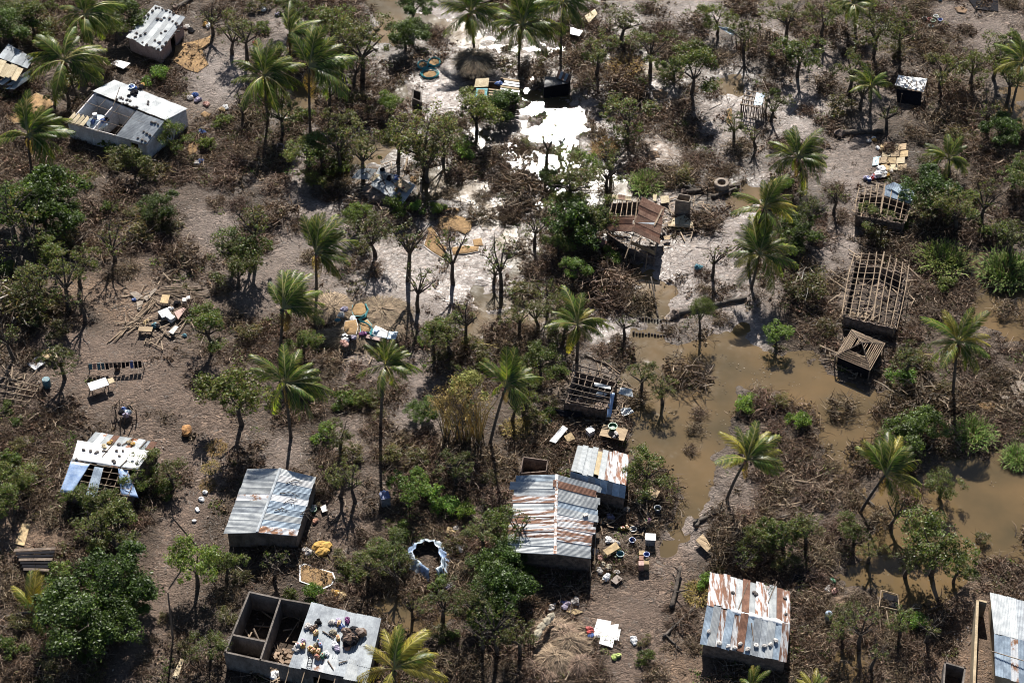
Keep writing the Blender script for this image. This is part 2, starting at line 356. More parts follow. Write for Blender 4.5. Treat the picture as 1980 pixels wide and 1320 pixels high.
for pl_, w_, k_ in (([(425,815),(405,920),(362,1010),(320,1100),(285,1200),(240,1340)], 30, 0), ([(1290,1085),(1240,1160),(1235,1240),(1215,1335)], 42, 0), ([(600,250),(585,330),(578,420),(540,520),(470,620)], 20, 2), ([(1480,60),(1560,110),(1590,170),(1555,240)], 26, 1), ([(1690,200),(1650,290),(1640,400),(1600,480)], 24, 2), ([(60,650),(180,680),(300,740),(400,820)], 40, 0), ([(1350,520),(1440,420),(1500,330)], 30, 1)):
    for (xa, ya), (xb, yb) in zip(pl_, pl_[1:]):
        n_ = max(1, int(math.hypot(xb - xa, yb - ya) / 24)); CLEAR += [(xa + (xb - xa) * q_ / n_, ya + (yb - ya) * q_ / n_, w_, w_ * .8, k_) for q_ in range(n_)]
CC = np.array([(0.135, 0.096, 0.073), (0.19, 0.155, 0.135), (0.15, 0.116, 0.096), (0.155, 0.104, 0.07)])
base = np.array((0.056, 0.039, 0.027))
mixn = np.clip((N3 + N1 * 0.7) * 2.2 + 0.5, 0, 1)[..., None]
GC = base * (1 - mixn) + np.array((0.105, 0.076, 0.055)) * mixn
for cx, cy, rx, ry, k in CLEAR:
    e = np.clip(ell(PXG, PYG, cx, cy, rx * 1.35, ry * 1.35) + (N1 * 0.9) * (ell(PXG, PYG, cx, cy, rx * 2, ry * 2) > 0), 0, 1)[..., None]
    GC = GC * (1 - e) + CC[k] * e
GC = GC * (0.8 + 0.8 * (N2 + 0.5)[..., None] * 0.5)
EW = np.clip(ell(PXG, PYG, 1080, 270, 760, 540) * 1.35 + (N1 * .9 + N2 * .5) * (ell(PXG, PYG, 1060, 290, 700, 560) > 0), 0, 1)
WET = EW * (.64 + .4 * np.clip(1.15 - np.clip(SDW, 0, 9) / 3.0, 0, 1)) + .18 * np.clip(1 - SDW / 2.0, 0, 1) + .3 * np.clip(E0 * 1.2 + N1 * 1.4 - .15, 0, 1)
WET = np.clip(WET, 0, 1)[..., None]
nyy, nxx = GX.shape
idx = np.arange(nyy * nxx).reshape(nyy, nxx)
quads = np.stack([idx[:-1, :-1], idx[:-1, 1:], idx[1:, 1:], idx[1:, :-1]], -1).reshape(-1, 4)
gm = bpy.data.materials.new('wet_soil'); gm.use_nodes = True
t = gm.node_tree; b = t.nodes['Principled BSDF']
at = ND(t, 'ShaderNodeAttribute', attribute_name='Col'); ge = ND(t, 'ShaderNodeNewGeometry')
vo = ND(t, 'ShaderNodeTexVoronoi', i_Scale=3.2); wn = ND(t, 'ShaderNodeTexNoise', i_Scale=1.6, i_Detail=3.0)
wa = ND(t, 'ShaderNodeVectorMath', operation='MULTIPLY_ADD'); wa.inputs[1].default_value = (1.2, 1.2, 1.2)
t.links.new(ge.outputs['Position'], wn.inputs['Vector']); t.links.new(wn.outputs['Color'], wa.inputs[0]); t.links.new(ge.outputs['Position'], wa.inputs[2])
st = ND(t, 'ShaderNodeVectorMath', operation='MULTIPLY'); st.inputs[1].default_value = (0.75, 1.5, 1); t.links.new(wa.outputs[0], st.inputs[0])
t.links.new(st.outputs[0], vo.inputs['Vector'])
nf = ND(t, 'ShaderNodeTexNoise', i_Scale=5.0, i_Detail=8.0, i_Roughness=0.7); t.links.new(st.outputs[0], nf.inputs['Vector'])
sepc = ND(t, 'ShaderNodeSeparateColor'); t.links.new(vo.outputs['Color'], sepc.inputs[0])
rr = ramp(t, [(0.0, (0.5, 0.48, 0.47)), (0.6, (0.9, 0.89, 0.88)), (0.92, (1.25, 1.24, 1.22)), (1.0, (1.9, 1.84, 1.75))]); t.links.new(sepc.outputs[0], rr.inputs[0])
pm = ND(t, 'ShaderNodeTexNoise', i_Scale=0.16, i_Detail=4.0); t.links.new(ge.outputs['Position'], pm.inputs['Vector']); pr_ = ramp(t, [(0.38, 0.4), (0.6, 1.0)]); t.links.new(pm.outputs[0], pr_.inputs[0])
rr_mix = ND(t, 'ShaderNodeMix', data_type='RGBA'); rr_mix.inputs[6].default_value = (0.95, 0.95, 0.95, 1); t.links.new(pr_.outputs[0], rr_mix.inputs[0]); t.links.new(rr.outputs[0], rr_mix.inputs[7])
lg = ND(t, 'ShaderNodeTexNoise', i_Scale=0.7, i_Detail=7.0, i_Roughness=0.62); t.links.new(ge.outputs['Position'], lg.inputs['Vector'])
rn = ramp(t, [(0.3, 0.5), (0.7, 1.5)]); t.links.new(nf.outputs[0], rn.inputs[0])
ma = ND(t, 'ShaderNodeMix', data_type='RGBA', blend_type='MULTIPLY'); ma.inputs[0].default_value = 1
mb_ = ND(t, 'ShaderNodeMix', data_type='RGBA', blend_type='MULTIPLY'); mb_.inputs[0].default_value = 1
t.links.new(at.outputs['Color'], ma.inputs[6]); t.links.new(rr_mix.outputs[2], ma.inputs[7]); t.links.new(ma.outputs[2], mb_.inputs[6]); t.links.new(rn.outputs[0], mb_.inputs[7])
t.links.new(mb_.outputs[2], b.inputs['Base Color'])
hs = ND(t, 'ShaderNodeMath', operation='MULTIPLY_ADD'); hm_ = ND(t, 'ShaderNodeMath', operation='MULTIPLY'); hm_.inputs[1].default_value = -1.1; t.links.new(pr_.outputs[0], hm_.inputs[0]); t.links.new(hm_.outputs[0], hs.inputs[1])
t.links.new(vo.outputs['Distance'], hs.inputs[0]); t.links.new(nf.outputs[0], hs.inputs[2])
bp = ND(t, 'ShaderNodeBump', i_Strength=0.9, i_Distance=0.16); t.links.new(hs.outputs[0], bp.inputs['Height']); t.links.new(bp.outputs[0], b.inputs['Normal'])
aw = ND(t, 'ShaderNodeAttribute', attribute_name='Wet'); rw = ND(t, 'ShaderNodeMapRange', i_3=0.7, i_4=0.3); wc_ = ramp(t, [(0.3, 0.05), (0.9, 1.25)]); t.links.new(sepc.outputs[1], wc_.inputs[0]); wmul = ND(t, 'ShaderNodeMath', operation='MULTIPLY'); t.links.new(wc_.outputs[0], wmul.inputs[0]); t.links.new(aw.outputs['Fac'], wmul.inputs[1]); t.links.new(wmul.outputs[0], rw.inputs[0]); t.links.new(rw.outputs[0], b.inputs['Roughness'])
bw = ND(t, 'ShaderNodeMapRange', i_3=1.0, i_4=0.33); t.links.new(aw.outputs['Fac'], bw.inputs[0]); t.links.new(bw.outputs[0], bp.inputs['Strength'])
sw_ = ND(t, 'ShaderNodeMapRange', i_3=0.22, i_4=0.5); t.links.new(aw.outputs['Fac'], sw_.inputs[0]); t.links.new(sw_.outputs[0], b.inputs['Specular IOR Level'])
go = bpy.data.objects.new('ground', np_mesh('ground', np.stack([GX, GY, GZ], -1).reshape(-1, 3), quads, GC.reshape(-1, 3), [gm], True)); COL.objects.link(go); go['kind'] = 'structure'
a_ = go.data.attributes.new('Wet', 'FLOAT', 'POINT'); a_.data.foreach_set('value', np.ascontiguousarray(WET[..., 0].ravel(), dtype=np.float32))
wm = bpy.data.materials.new('flood_water'); wm.use_nodes = True
t = wm.node_tree; b = t.nodes['Principled BSDF']
ge = ND(t, 'ShaderNodeNewGeometry'); n1 = ND(t, 'ShaderNodeTexNoise', i_Scale=0.12, i_Detail=4.0); n2 = ND(t, 'ShaderNodeTexNoise', i_Scale=2.2, i_Detail=4.0)
for n in (n1, n2): t.links.new(ge.outputs['Position'], n.inputs['Vector'])
r1 = ramp(t, [(0.35, (0.068, 0.052, 0.028)), (0.65, (0.13, 0.086, 0.042))]); t.links.new(n1.outputs[0], r1.inputs[0])
vs_ = ND(t, 'ShaderNodeTexVoronoi', i_Scale=1.7); t.links.new(ge.outputs['Position'], vs_.inputs['Vector'])
rs = ramp(t, [(0.0, 0.0), (0.06, 0.0)]); t.links.new(vs_.outputs['Distance'], rs.inputs[0])
mxw = ND(t, 'ShaderNodeMix', data_type='RGBA'); mxw.inputs[7].default_value = (0.34, 0.27, 0.17, 1)
t.links.new(rs.outputs[0], mxw.inputs[0]); t.links.new(r1.outputs[0], mxw.inputs[6]); t.links.new(mxw.outputs[2], b.inputs['Base Color'])
n4 = ND(t, 'ShaderNodeTexNoise', i_Scale=0.55, i_Detail=6.0, i_Roughness=0.7); t.links.new(ge.outputs['Position'], n4.inputs['Vector']); r4 = ramp(t, [(0.42, 0.06), (0.6, 0.085), (0.72, 0.16)]); t.links.new(n4.outputs[0], r4.inputs[0]); t.links.new(r4.outputs[0], b.inputs['Roughness'])
b.inputs['IOR'].default_value = 1.33
bp = ND(t, 'ShaderNodeBump', i_Strength=0.05, i_Distance=0.05); t.links.new(n2.outputs[0], bp.inputs['Height']); t.links.new(bp.outputs[0], b.inputs['Normal'])
wv = [(-84, 96, 0), (84, 96, 0), (84, 232, 0), (-84, 232, 0)]
wo = bpy.data.objects.new('flood_water', np_mesh('flood_water', wv, [(0, 1, 2, 3)], None, [wm])); COL.objects.link(wo); wo['kind'] = 'structure'
# ------------------------------------------------------------------ buildings
FOOT = []                             # pixel circles kept free of undergrowth
def quad_pt(A, B, C, D, u, v):
    return (A * (1 - u) + B * u) * (1 - v) + (D * (1 - u) + C * u) * v
def sheets(th, A, B, C, D, kinds, v=(0, 1), wild=0.02, gaps=(), waves=6, name='roof_sheet', over=0.06):
    """corrugated sheets side by side from edge A-B (top) down to D-C; kinds: one material per sheet or None."""
    n = len(kinds)
    for k, m in enumerate(kinds):
        if m is None: continue
        if isinstance(m, tuple): m, v0, v1 = m
        else: v0, v1 = v
        u0 = k / n - over / n; u1 = (k + 1) / n + over / n; v0 += random.uniform(-wild, wild); v1 += random.uniform(-wild, wild); sk = random.uniform(-wild, wild) * 0.5
        a, b2, c, d = quad_pt(A, B, C, D, u0, v0), quad_pt(A, B, C, D, u1, v0 + sk), quad_pt(A, B, C, D, u1, v1 + sk), quad_pt(A, B, C, D, u0, v1)
        lift = 0.03 + (0.02 if wild < .03 else .07) * (k % 2); sag = random.uniform(0, 0.05) * (1 if wild > 0.025 else 0.4)
        MB().patch(a, b2, c, d, waves * 2, 2, lambda u, vv: lift + 0.022 * (1 if int(round(u * waves * 2)) % 2 else -1) - sag * 4 * vv * (1 - vv)).build(name, m, th)
def wall_between(th, a, b, z0, za, zb, thick, m, name='wall', out=None, hole=None):
    """upright wall from ground point a to b, tops za and zb."""
    a = Vector((a[0], a[1], 0)); b = Vector((b[0], b[1], 0)); d = (b - a).normalized(); n = Vector((-d.y, d.x, 0)) * thick
    def piece(u0, u1, lo, hi):
        p, q = a.lerp(b, u0), a.lerp(b, u1)
        zt = lambda u: (za * (1 - u) + zb * u) if hi is None else hi
        mb.hexa([p + Vector((0, 0, lo)), q + Vector((0, 0, lo)), q + n + Vector((0, 0, lo)), p + n + Vector((0, 0, lo)), p + Vector((0, 0, zt(u0))), q + Vector((0, 0, zt(u1))), q + n + Vector((0, 0, zt(u1))), p + n + Vector((0, 0, zt(u0)))])
    mb = MB()
    if hole:
        u0, u1, h0, h1 = hole
        piece(0, u0, z0, None); piece(u1, 1, z0, None); piece(u0, u1, z0, h0)
        p, q = a.lerp(b, u0), a.lerp(b, u1); zu = za * (1 - (u0 + u1) / 2) + zb * (u0 + u1) / 2
        mb.hexa([p + Vector((0, 0, h1)), q + Vector((0, 0, h1)), q + n + Vector((0, 0, h1)), p + n + Vector((0, 0, h1))] + [p + Vector((0, 0, zu)), q + Vector((0, 0, zu)), q + n + Vector((0, 0, zu)), p + n + Vector((0, 0, zu))])
    else:
        piece(0, 1, z0, None)
    return mb.build(name, m, th)
def gable_end(th, pts, m, thick=0.15, name='gable_wall', hole=None):
    pts = [Vector(p) for p in pts]; c = pts[0]; d = (pts[-1] - pts[0]); d.z = 0; n = Vector((-d.y, d.x, 0)).normalized() * thick
    return MB().slab(pts, n).build(name, m, th)
def gable_house(label, R0, R1, A0, A1, B0, B1, ka, kb, wm_, cat='house', name='house', wild=0.02, inset=0.93, walls=True, hole=None, waves=6, z0=-0.3):
    """R ridge, A far or left eave, B near or right eave; each (px, py, z)."""
    R0, R1, A0, A1, B0, B1 = [P(*q) for q in (R0, R1, A0, A1, B0, B1)]
    c = (A0 + A1 + B0 + B1) / 4
    th = empty(name, (c.x, c.y, 0), label, cat)
    sheets(th, R0, R1, A1, A0, ka, wild=wild, waves=waves); sheets(th, R0, R1, B1, B0, kb, wild=wild, waves=waves)
    if walls:
        f = lambda p: Vector((c.x + (p.x - c.x) * inset, c.y + (p.y - c.y) * inset, p.z - 0.12))
        a0, a1, b0, b1, r0, r1 = map(f, (A0, A1, B0, B1, R0, R1))
        wall_between(th, a0, a1, z0, a0.z, a1.z, 0.16, wm_); wall_between(th, b0, b1, z0, b0.z, b1.z, 0.16, wm_, hole=hole)
        for a, r, b2 in ((a0, r0, b0), (a1, r1, b1)):
            g = lambda p, z: Vector((p.x, p.y, z))
            gable_end(th, [g(a, z0), a, r, b2, g(b2, z0)], wm_)
    return th, (R0, R1, A0, A1, B0, B1)
def bars(th, A, B, C, D, nu, nv, m, r=0.045, bend=0.012, name='rafter', name2='purlin', ext=0.03, lift=0.0):
    L = Vector((0, 0, lift))
    for i in range(nu):
        u = i / (nu - 1) if nu > 1 else 0.5; q = random.uniform(-.01, .01)
        MB().pole(quad_pt(A, B, C, D, u + q, -ext) + L, quad_pt(A, B, C, D, u - q, 1 + ext) + L, r, bend).build(name, m, th)
    for j in range(nv):
        v = j / (nv - 1) if nv > 1 else 0.5; q = random.uniform(-.01, .01)
        MB().pole(quad_pt(A, B, C, D, -ext, v + q) + L + Vector((0, 0, r * 2)), quad_pt(A, B, C, D, 1 + ext, v - q) + L + Vector((0, 0, r * 2)), r * 1.1, bend).build(name2, m, th)
def free_sheet(pts, m, label, cat='metal sheet', name='metal_sheet', waves=7, crumple=0.0, parent=None):
    A, B, C, D = [P(*p) for p in pts]
    ph = random.uniform(0, 6)
    c = (A + B + C + D) / 4
    o = MB().patch(A, B, C, D, waves * 2, 6, lambda u, v: 0.02 * (1 if int(round(u * waves * 2)) % 2 else -1) + crumple * (sin(5 * u + ph) * cos(4 * v + ph) + 0.5 * sin(11 * v + 7 * u)), 0.012).build(name, m, parent, None if parent else Vector((c.x, c.y, 0)))
    return o if parent else tag(o, label, cat)
def cloth(pts, m, label, cat='tarpaulin', name='tarpaulin', amp=0.06, th=0.02, nu=14, nv=10, parent=None, edge=0.0):
    A, B, C, D = [P(*p) for p in pts]; ph = random.uniform(0, 9); f = random.uniform(0.8, 1.3)
    c = (A + B + C + D) / 4
    fn = lambda u, v: amp * (sin(f * (7 * u + 3 * v) + ph) * 0.6 + sin(f * (4 * u - 9 * v) + 2 * ph) * 0.5 + random.uniform(-.35, .35)) - edge * (max(abs(u - .5), abs(v - .5)) > .45)
    o = MB().patch(A, B, C, D, nu, nv, fn, th).build(name, m, parent, None if parent else Vector((c.x, c.y, 0)), smooth=True)
    return o if parent else tag(o, label, cat)
Z, ZD, ZB, R_, RB, RZ, RS = ZINC, ZINCD, ZINCB, RUST, RUSTB, RUSTZ, RUSTY
def straw(h, c, rx, ry, rz_, n, seed, m=DRY, cols=None, L=.9):
    """loose straw lying down the slope of a mound: too fine to pick apart."""
    g = np.random.default_rng(seed); a = g.random(n) * 6.283; t_ = np.arccos(1 - g.random(n) * .95); nx, ny, nz = np.sin(t_) * np.cos(a), np.sin(t_) * np.sin(a), np.cos(t_)
    b = np.stack([rx * 1.02 * nx, ry * 1.02 * ny, rz_ * 1.03 * nz], 1); d = np.stack([rx * nx * .9 + g.normal(size=n) * .5, ry * ny * .9 + g.normal(size=n) * .5, -(rz_ * .5 + .3) * np.sin(t_) + g.normal(size=n) * .12], 1); d /= np.linalg.norm(d, axis=1)[:, None]
    e = b + d * (L * (.4 + .8 * g.random(n)))[:, None]; e[:, 2] = np.maximum(e[:, 2], .03); w_ = np.cross(d, np.array([0, 0, 1.0])); w_ /= np.linalg.norm(w_, axis=1)[:, None] + 1e-9; w_ *= .022
    V = np.stack([b - w_, b + w_, e + w_ * .4, e - w_ * .4], 1).reshape(-1, 3); C = np.array(cols or [(.3,.22,.15), (.2,.145,.1), (.38,.29,.2), (.12,.088,.062)])[g.integers(0, 4, n)] * (.7 + .6 * g.random(n))[:, None]
    o = bpy.data.objects.new('straw', np_mesh('straw', V + np.array(Vector(c) - root_loc(h)), np.arange(4 * n).reshape(-1, 4), C, [m])); COL.objects.link(o); o.parent = h; o['kind'] = 'stuff'
# --- the long white house, top left: far slope whole, near slope half stripped
R0, R1, A0, A1, B0, B1 = P(179,177,3.7), P(319,232,3.7), P(222,155,2.9), P(362,210,2.9), P(126,237,2.7), P(282,279,2.7)
c = (A0 + A1 + B0 + B1) / 4
h = empty('house', (c.x, c.y, 0), 'long white plastered house, near roof slope half stripped to its beams', 'house'); H1 = h
sheets(h, R0, R1, A1, A0, [Z] * 11, wild=0.008); sheets(h, R0, R1, B1, B0, [None] * 7 + [(ZD, 0.06, 1.0)] * 4, wild=0.008, waves=8)
bars(h, R0, R1, B1, B0, 6, 4, POLED, 0.035, lift=-0.1)
f = lambda p, q=0.96: Vector((c.x + (p.x - c.x) * q, c.y + (p.y - c.y) * q, p.z - 0.15))
a0, a1, b0, b1, r0, r1 = map(f, (A0, A1, B0, B1, R0, R1))
wall_between(h, a0, a1, -.3, a0.z, a1.z, .18, PLAST); wall_between(h, b0, b1, -.3, b0.z, b1.z, .18, PLAST, hole=(0.8, 0.9, 1.2, 2.2))
for a, r, q in ((a0, r0, b0), (a1, r1, b1)):
    gable_end(h, [Vector((a.x, a.y, -.3)), a, r, q, Vector((q.x, q.y, -.3))], PLAST)
for u in (0.3, 0.62):
    p, q = r0.lerp(r1, u), b0.lerp(b1, u); gable_end(h, [Vector((p.x, p.y, -.3)), p - Vector((0, 0, .25)), q - Vector((0, 0, .2)), Vector((q.x, q.y, -.3))], PLAST, 0.14, 'partition_wall')
wall_between(h, r0.lerp(r1, .02), r0.lerp(r1, .98), -.3, r0.z - .3, r1.z - .3, .14, PLAST, 'partition_wall')
wg = r1.lerp(b1, .45); d = (b1 - r1); d.z = 0; d.normalize()
n_ = Vector((-d.y, d.x, 0)); n_ = n_ if n_.x > 0 else -n_
MB().box(wg + n_ * 0.12 - Vector((0, 0, 1.5)), (0.9, 0.1, 0.9), math.atan2(d.y, d.x)).build('window', DARK, h)
for k in range(4):
    A, B = quad_pt(B0, B1, R1, R0, .0 + k * .055, .04), quad_pt(B0, B1, R1, R0, .05 + k * .055, .04)
    MB().patch(A, B, B + (R1 - B1) * .3, A + (R0 - B0) * .3, 2, 1, None, 0.05).build('ceiling_board', BEIGE, h)
MB().pole(P(219,205,3.8), P(232,168,4.3), .05).build('antenna_mast', POLED, h)
FOOT += [(245, 235, 120)]; H1F = (R0, R1, A1); H1N = (R0, R1, B1)
# --- flat stone-strewn white roof above it
cs = [P(300,10,2.6), P(346,28,2.6), P(358,49,2.6), P(307,101,2.3), P(252,78,2.3), P(243,61,2.4)]
T, U, V_, W_ = P(300,10,2.7), P(356,36,2.7), P(309,101,2.3), P(244,72,2.3)
c = (T + U + V_ + W_) / 4
h = empty('house', (c.x, c.y, 0), 'pinkish walled house under a white lean-to roof strewn with stones', 'house'); H2 = h
sheets(h, T, U, V_, W_, [Z, Z, ZD, Z, Z, Z, ZD], wild=0.035, waves=5)
f = lambda p: Vector((c.x + (p.x - c.x) * .93, c.y + (p.y - c.y) * .93, p.z - .12))
q = [f(p) for p in (T, U, V_, W_)]
for i in range(4):
    wall_between(h, q[i], q[(i + 1) % 4], -.3, q[i].z, q[(i + 1) % 4].z, -.16, PINKW, hole=(.35, .55, 0.05, 1.9) if i == 1 else None)
FOOT += [(303, 60, 75)]; H2R = (T, U, V_)
# --- shack at the left edge
T, U, V_, W_ = P(-12,98,2.4), P(16,86,2.5), P(64,112,2.4), P(40,135,2.3)
c = P(20, 130, 0); h = empty('shack', c, 'broken shack at the frame edge with grey and beige roof sheets', 'shack'); H3 = h
sheets(h, P(16,86,2.6), P(64,112,2.5), P(52,133,2.4), P(-4,112,2.4), [ZD, ZD, ZD, ZD, ZD], wild=.03)
sheets(h, P(-10,113,2.45), P(45,133,2.35), P(30,158,2.2), P(-22,138,2.2), [(BEIGE, 0, 1)] * 5, wild=.05, waves=3, name='roof_board')
sheets(h, P(36,131,2.2), P(64,149,1.8), P(30,172,1.5), P(-12,165,1.5), [ZD, ZINC, None, ZD, ZB, ZINC], wild=.12)
q = [P(12,92,2.3), P(58,114,2.3), P(22,168,1.6), P(-30,145,1.6)]
for i in range(4): wall_between(h, q[i], q[(i + 1) % 4], -.3, q[i].z, q[(i + 1) % 4].z, -.12, MUDW)
for k in range(7):
    a = P(58 + random.uniform(-5, 20), 112 + random.uniform(-6, 14), 2.0); MB().pole(a, a + Vector((random.uniform(.8, 1.8), random.uniform(-.8, .6), -random.uniform(.4, 1.4))), .05).build('roof_batten', POLE, h)
FOOT += [(20, 130, 60)]
# --- grey two-slope house
GH, (R0, R1, A0, A1, B0, B1) = gable_house('grey two-slope sheet metal house with branches on its roof', (542,906,3.2), (497,1029,3.2), (478,907,2.5), (433,1031,2.5), (611,923,2.4), (574,1036,2.4), [ZINC, ZD, ZINC, ZINC, RS, ZINC, ZD, ZINC, ZINC, ZINC], [ZINC, WHITE, ZB, ZB, WHITE, ZB, ZB, ZINC, ZB, RS], BLOCK, wild=.012)
GHN = (R0, R1, B1); FOOT += [(520, 985, 105)]
MB().patch(R0 + Vector((-.12, 0, .02)), R0 + Vector((.12, 0, .0)), R1 + Vector((.12, 0, 0)), R1 + Vector((-.12, 0, .02)), 2, 6, lambda u, v: .09 + .05 * (abs(u - .5) < .2), .02).build('ridge_cap', ZD, GH)
for k in range(6):
    a = PP(random.uniform(530, 585), random.uniform(930, 1010), GHN) + Vector((0, 0, .12)); an = random.uniform(-.4, .6)
    b = a + Vector((cos(an) * random.uniform(1.2, 2.4), sin(an) * 1.0, 0)); b.z = a.z - .18 * (b.x - a.x) * 1.6
    o = MB().path([a, a.lerp(b, .5) + Vector((0, .3, .15)), b], [.05, .04, .015], 5)
    for s_ in range(3):
        q = a.lerp(b, .3 + .2 * s_); o.path([q, q + Vector((random.uniform(.1, .5), random.uniform(-.7, .7), .05))], [.03, .01], 4)
    tag(o.build('fallen_branch', BARK, None, Vector(a)), 'bare broken branch lying on the grey two-slope roof', 'branch', 'branches on the grey two-slope roof')
# --- white tarped roof, left
R0, R1, A0, A1, B0, B1 = P(137,890,3.0), P(266,909,3.0), P(185,835,2.5), P(304,855,2.5), P(115,950,2.2), P(243,970,2.2)
c = (A0 + A1 + B0 + B1) / 4
h = empty('house', (c.x, c.y, 0), 'house with a white sunlit upper roof and blue tarps hanging over open rafters', 'house'); H16 = h
sheets(h, R0, R1, A1, A0, [ZINC, (RS, 0, 1), ZINC, (R_, .72, 1), ZINC, ZINC, (RZ, 0, 1), ZINC, ZD, (R_, .7, 1)], wild=.012)
bars(h, R0, R1, B1, B0, 9, 6, POLE, .035, lift=-.08)
cloth([(150,851,2.75),(292,872,2.72),(266,907,3.06),(139,888,3.06)], WHITE, None, amp=.03, parent=h, name='white_sheeting')
cloth([(137,891,3.06),(174,897,3.05),(140,952,2.28),(116,951,2.28)], BLUET, None, amp=.04, parent=h, name='tarpaulin')
cloth([(228,903,3.02),(246,908,2.9),(268,962,2.2),(234,957,2.25)], BLUET, None, amp=.07, parent=h, name='tarpaulin')
MB().patch(P(183,902,3.02), P(200,905,3.02), P(186,962,2.15), P(166,956,2.15), 12, 2, lambda u, v: .05 + .02 * (int(round(u * 12)) % 2)).build('roof_sheet', ZINCB, h)
f = lambda p: Vector((c.x + (p.x - c.x) * .92, c.y + (p.y - c.y) * .92, p.z - .15))
a0, a1, b0, b1, r0, r1 = map(f, (A0, A1, B0, B1, R0, R1))
wall_between(h, a0, a1, -.3, a0.z, a1.z, .14, MUDW); wall_between(h, b0, b1, -.3, b0.z, b1.z, .14, MUDW)
for a, r, q in ((a0, r0, b0), (a1, r1, b1)): gable_end(h, [Vector((a.x, a.y, -.3)), a, r, q, Vector((q.x, q.y, -.3))], MUDW)
H16U = (R0, R1, A1); FOOT += [(210, 895, 95)]
# --- roofless block house with one grey roof
c = P(580, 1235, 0); h = empty('house', c, 'roofless cement block house with one grey roof covered in salvaged belongings', 'house'); H15 = h
def top(x, y, z=2.8): return P(x, y, z)
nw, nm, ne = top(480,1144), top(540,1157), top(603,1168); sw, sm, se = top(433,1260), top(501,1275), top(561,1288); xw, xm = top(449,1227), top(512,1240); NE, SE = top(730,1197), top(702,1318)
for a, b in ((nw, nm), (nm, ne), (ne, NE), (sw, sm), (sm, se), (se, SE), (nw, sw), (nm, sm), (xw, xm), (ne, se), (NE, SE)):
    wall_between(h, a, b, -.3, 2.75, 2.75, .17, BLOCK, hole=(.3, .6, -.2, 2.0) if (a is sm or a is se) else None)
rT, rU, rV, rW = P(603,1165,3.05), P(736,1195,3.05), P(708,1320,2.9), P(560,1287,2.9)
sheets(h, rT, rU, rV, rW, [ZD] * 6, v=(0, .76), wild=.012); sheets(h, rT, rU, rV, rW, [ZD, ZINC, RS, ZINC, ZD, ZINC, ZD], v=(.7, 1), wild=.02)
for k in range(6):
    u = k / 5.0; a = rW.lerp(rV, u) - Vector((0, 0, .1)); MB().pole(a + (rT - rW) * .05, a - (rT - rW) * .28 - Vector((0, 0, .5)), .05).build('porch_rafter', POLE, h)
RUB = tint('brick_rubble', (0.4, 0.27, 0.17), .9)
H15R = (rT, rU, rV); FOOT += [(580, 1240, 150)]
# --- white lean-to and the big rust-streaked roof
h, _ = gable_house('house with a white upper roof slope rusting at one end, beside the channel', (1104,911,3.1), (1210,938,3.1), (1118,860,2.5), (1216,879,2.5), (1101,937,2.2), (1207,963,2.2), [ZINC, ZINC, ZINC, ZINC, (BEIGE, .1, .95), ZINC, RUSTV, RUSTV, RUSTV, RUSTV], [ZB, ZB, ZB, ZD, ZB, ZB, ZD, ZB, ZB], MUDW, wild=.03); H10 = h  # lower slope in the bluer sheet: its lesser sun is put into the colour
FOOT += [(1158, 912, 75)]
h, (R0, R1, A0, A1, B0, B1) = gable_house('big two-slope house roofed in rust-streaked sheets with bent edges', (1077,918,3.5), (1073,1071,3.4), (994,920,2.7), (984,1066,2.7), (1159,940,2.7), (1142,1080,2.6), [ZB, (ZINC, -.02, 1.05), ZD, RUSTX, ZINC, RUSTX, RUSTX, RUSTX, RUSTX, ZINC, ZINC], [(ZD, 0, 1.02), (R_, -.05, .9), (ZINC, 0, 1.1), ZINC, ZB, (ZINC, 0, 1.02), RUSTX, RUSTX, RUSTX, RUSTX, ZINC, ZINC], MUDW, wild=.05); H11 = h
FOOT += [(1072, 1000, 110)]; H11R = (R0, R1, B1)
MB().patch(R0 + Vector((-.16, 0, 0)), R0 + Vector((.12, 0, 0)), R1 + Vector((.14, 0, 0)), R1 + Vector((-.14, 0, 0)), 4, 14, lambda u, v: .08 + .05 * (1 - abs(2 * u - 1)) + random.uniform(-.03, .03)).build('ridge_cap', RUSTX, h)
MB().pole(P(1153,985,2.7), P(1149,1110,0), .06).build('corner_post', POLE, h); MB().pole(P(1141,1082,2.5), P(1142,1120,0), .06).build('corner_post', POLE, h)
# --- rust striped roof, lower right
h, (R0, R1, A0, A1, B0, B1) = gable_house('house with a rust-striped tin roof and sagging white ridge cover', (1368,1168,3.2), (1527,1206,3.2), (1374,1105,2.5), (1527,1142,2.5), (1354,1244,2.3), (1520,1282,2.3), [RUSTV, RUSTV, RUSTV, RUSTV, ZINC, R_, ZINC, RUSTV, RUSTV, ZINC, R_, RUSTV], [ZB, ZINC, RUSTV, ZB, RUSTV, R_, ZB, ZD, ZD, ZINC, ZB, RUSTV], MUDW, wild=.035); H12 = h
H12U, H12L = (R0, R1, A1), (R0, R1, B1); FOOT += [(1440, 1195, 115)]
a, b = R0.lerp(R1, .28), R1
MB().patch(a + Vector((0, .3, -.05)), b + Vector((0, .3, -.05)), b + Vector((0, -.35, -.08)), a + Vector((0, -.35, -.08)), 18, 4, lambda u, v: .16 - .3 * abs(v - .5) + .05 * sin(19 * u) + random.uniform(0, .05), .02).build('ridge_cover', WHITE, h, smooth=True)
